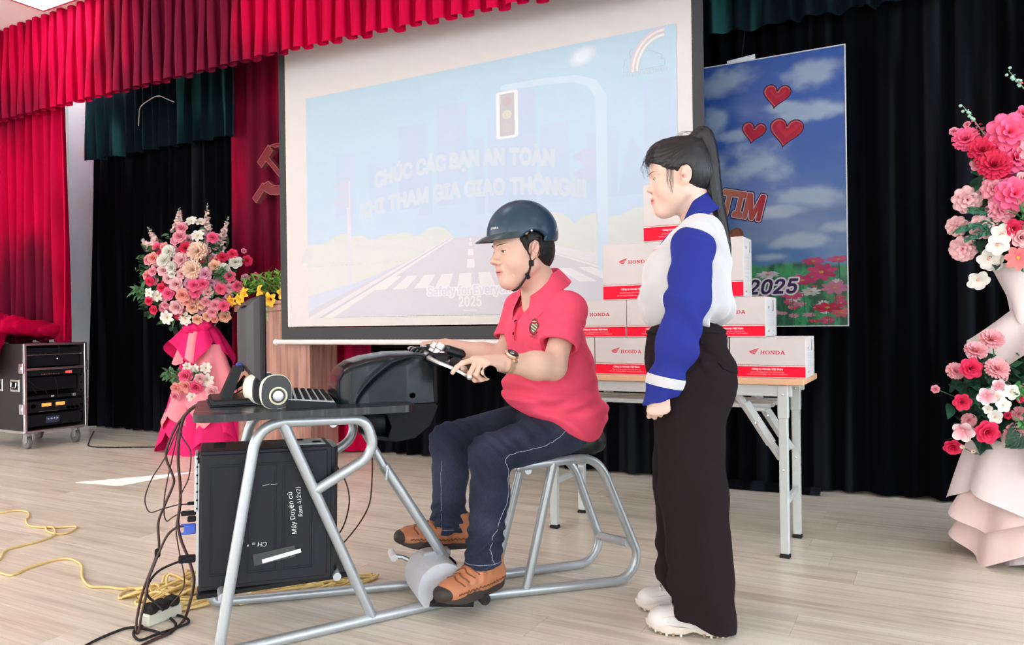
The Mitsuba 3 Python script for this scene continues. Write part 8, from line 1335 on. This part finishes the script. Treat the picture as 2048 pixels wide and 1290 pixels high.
# its open front looks along +u; y runs along the front, x into the case
EM = frame((-6.42, 3.557, 0), (-1, 0, 0), (0, 1, 0)); Wc, Dc = 0.523, 0.66; EM[:3, 2] = (0, 0, 1)
EM = np.array([[-1, 0, 0, -6.42], [0, 1, 0, 3.557], [0, 0, 1, 0], [0, 0, 0, 1.0]])
def ep(name, m_, b, parent=None, **kw):
    m = asmesh(m_).copy(); m.apply_transform(EM); return part(name, m, b, parent or ec, smooth=kw.pop('smooth', False), **kw)
z0, z1 = 0.135, 0.858; mat('case_black', (0.030, 0.028, 0.028), 0.55, 0.3)
ep('side_panel', bx(Dc / 2, 0.006, (z0 + z1) / 2, Dc, 0.012, z1 - z0, 0.002), 'case_black'); ep('side_panel', bx(Dc / 2, Wc - 0.006, (z0 + z1) / 2, Dc, 0.012, z1 - z0, 0.002), 'case_black'); ep('back_panel', bx(Dc - 0.006, Wc / 2, (z0 + z1) / 2, 0.012, Wc - 0.024, z1 - z0), 'case_black')
ep('base_panel', bx(Dc / 2, Wc / 2, z0 + 0.008, Dc - 0.01, Wc - 0.02, 0.016), 'case_black'); ep('top_panel', bx(Dc / 2, Wc / 2, z1 - 0.006, Dc - 0.01, Wc - 0.02, 0.012), 'case_black')
for y in (0.009, Wc - 0.009): ep('edge_profile', bx(0.004, y, (z0 + z1) / 2, 0.026, 0.024, z1 - z0, 0.004), 'alu')
for z in (z0 + 0.008, 0.650, z1 - 0.006): ep('edge_profile', bx(0.004, Wc / 2, z, 0.022, Wc, 0.018, 0.003), 'alu'); ep('edge_profile', bx(Dc / 2, -0.002, z, Dc, 0.016, 0.024, 0.003), 'alu') if z < 0.3 else None
def unit(name, z, h, d=0.03, label=None):
    return ep(name, bx(d + 0.15, Wc / 2, z + h / 2, 0.30, Wc - 0.05, h - 0.004, 0.003), 'black_matte', label=label)
def knob_(k, y, z, r, m_='black_plastic'): ep('knob', lathe([(0, 0.016), (r * 0.85, 0.016), (r, 0.002), (r, 0)], 14, axis=(-1, 0, 0), at=(0.031, y, z)), m_, k, smooth=30)
def lamp(k, name, y, z, w_, h_, rgb): 
    nm = ep(name, bx(0.029, y, z, 0.004, w_, h_, 0.001), 'black_gloss', k); scene[nm]['emitter'] = {'type': 'area', 'radiance': {'type': 'rgb', 'value': rgb}}
k = unit('mixer_shelf', 0.665, 0.16, 0.06); ep('front_ledge', bx(0.03, Wc / 2, 0.765, 0.012, Wc - 0.05, 0.006, 0.001), 'alu', k); lamp(k, 'status_light', 0.29, 0.728, 0.010, 0.010, [1.4, 1.4, 1.2])
k = unit('power_sequencer', 0.590, 0.050, label='rack unit with red digits'); lamp(k, 'red_display', 0.385, 0.612, 0.055, 0.020, [3.2, 0.10, 0.10])
for i in range(8): ep('button', bx(0.029, 0.16 + 0.02 * i, 0.603, 0.006, 0.012, 0.006, 0.001), 'alu' if i % 2 else 'red_led' if 'red_led' in scene else mat('red_led', (0.4, 0.05, 0.05), 0.4), k)
k = unit('receiver', 0.400, 0.030); ep('badge', bx(0.028, 0.245, 0.418, 0.004, 0.026, 0.014, 0.001), 'white_plastic', k); ep('knob_plate', bx(0.028, 0.43, 0.415, 0.006, 0.026, 0.026, 0.002), 'zinc', k)
k = unit('amplifier', 0.290, 0.095, label='amplifier with two orange meters')
for y in (0.195, 0.310): lamp(k, 'orange_meter', y, 0.350, 0.078, 0.028, [2.1, 0.50, 0.09])
for y in (0.375, 0.412, 0.450): knob_(k, y, 0.310, 0.0125, 'chrome')
knob_(k, 0.085, 0.345, 0.017); ep('slot', bx(0.028, 0.21, 0.297, 0.003, 0.16, 0.003), 'alu', k)
k = unit('lower_amplifier', 0.175, 0.100); ep('socket_panel', bx(0.028, 0.245, 0.225, 0.006, 0.11, 0.055, 0.002), mat('panel_blue', (0.03, 0.05, 0.10), 0.5), k)
for i in range(4): ep('socket', lathe([(0, 0.006), (0.006, 0.006), (0.008, 0)], 10, axis=(-1, 0, 0), at=(0.026, 0.208 + 0.024 * i, 0.232)), 'cap_silver', k)
k = unit('distribution_panel', 0.46, 0.12, 0.10)
for i in range(7):
    for y in (0.035, Wc - 0.035): ep('rack_screw', lathe([(0, 0.004), (0.006, 0.003), (0.007, 0)], 10, axis=(-1, 0, 0), at=(0.026, y, 0.20 + 0.063 * i)), 'alu')
for zc_ in (0.66, 0.33):
    for y in (-0.006, Wc + 0.006): q = ep('latch', bx(0.022, y, zc_, 0.060, 0.018, 0.085, 0.004), 'alu'); ep('latch_lever', bx(0.012, y, zc_, 0.018, 0.030, 0.03, 0.004), 'chrome', q)
for x in (0.12, 0.36): q = ep('handle_plate', bx(x, -0.003, 0.52, 0.13, 0.010, 0.105, 0.006), 'alu'); ep('recess', bx(x, -0.006, 0.52, 0.095, 0.008, 0.070, 0.004), 'black_matte', q); ep('bail', tube(fillet([(x - 0.035, -0.012, 0.545), (x - 0.035, -0.018, 0.505), (x + 0.035, -0.018, 0.505), (x + 0.035, -0.012, 0.545)], 0.01, 4), 0.006, 8), 'chrome', q, smooth=35)
for x, y in ((0.06, 0.06), (0.06, Wc - 0.06), (Dc - 0.06, 0.06), (Dc - 0.06, Wc - 0.06)):
    q = ep('castor', [bx(x, y, 0.128, 0.085, 0.085, 0.008, 0.002), bx(x - 0.0, y - 0.024, 0.088, 0.05, 0.006, 0.075, 0.002), bx(x, y + 0.024, 0.088, 0.05, 0.006, 0.075, 0.002)], 'zinc'); ep('wheel', lathe([(0.0, -0.018), (0.042, -0.018), (0.05, -0.012), (0.05, 0.012), (0.042, 0.018), (0, 0.018)], 24, axis=(0, 1, 0), at=(x + 0.012, y, 0.0505)), mat('wheel_grey', (0.16, 0.16, 0.16), 0.6) if 'wheel_grey' not in scene else 'wheel_grey', q, smooth=30); ep('hub', lathe([(0, -0.022), (0.012, -0.022), (0.012, 0.022), (0, 0.022)], 12, axis=(0, 1, 0), at=(x + 0.012, y, 0.0505)), 'alu', q, smooth=30)
for pts in ([(0.05, 0.06, 0.57), (0.04, 0.12, 0.50), (0.04, 0.19, 0.47), (0.05, 0.22, 0.42)], [(0.05, 0.06, 0.58), (0.03, 0.09, 0.49), (0.04, 0.12, 0.45)], [(0.05, 0.28, 0.58), (0.04, 0.29, 0.50), (0.05, 0.30, 0.43)], [(0.02, 0.29, 0.855), (0.015, 0.30, 0.80), (0.03, 0.30, 0.76)]): ep('patch_cable', tube(spline(pts, 6), 0.003, 6), 'rubber', smooth=35)
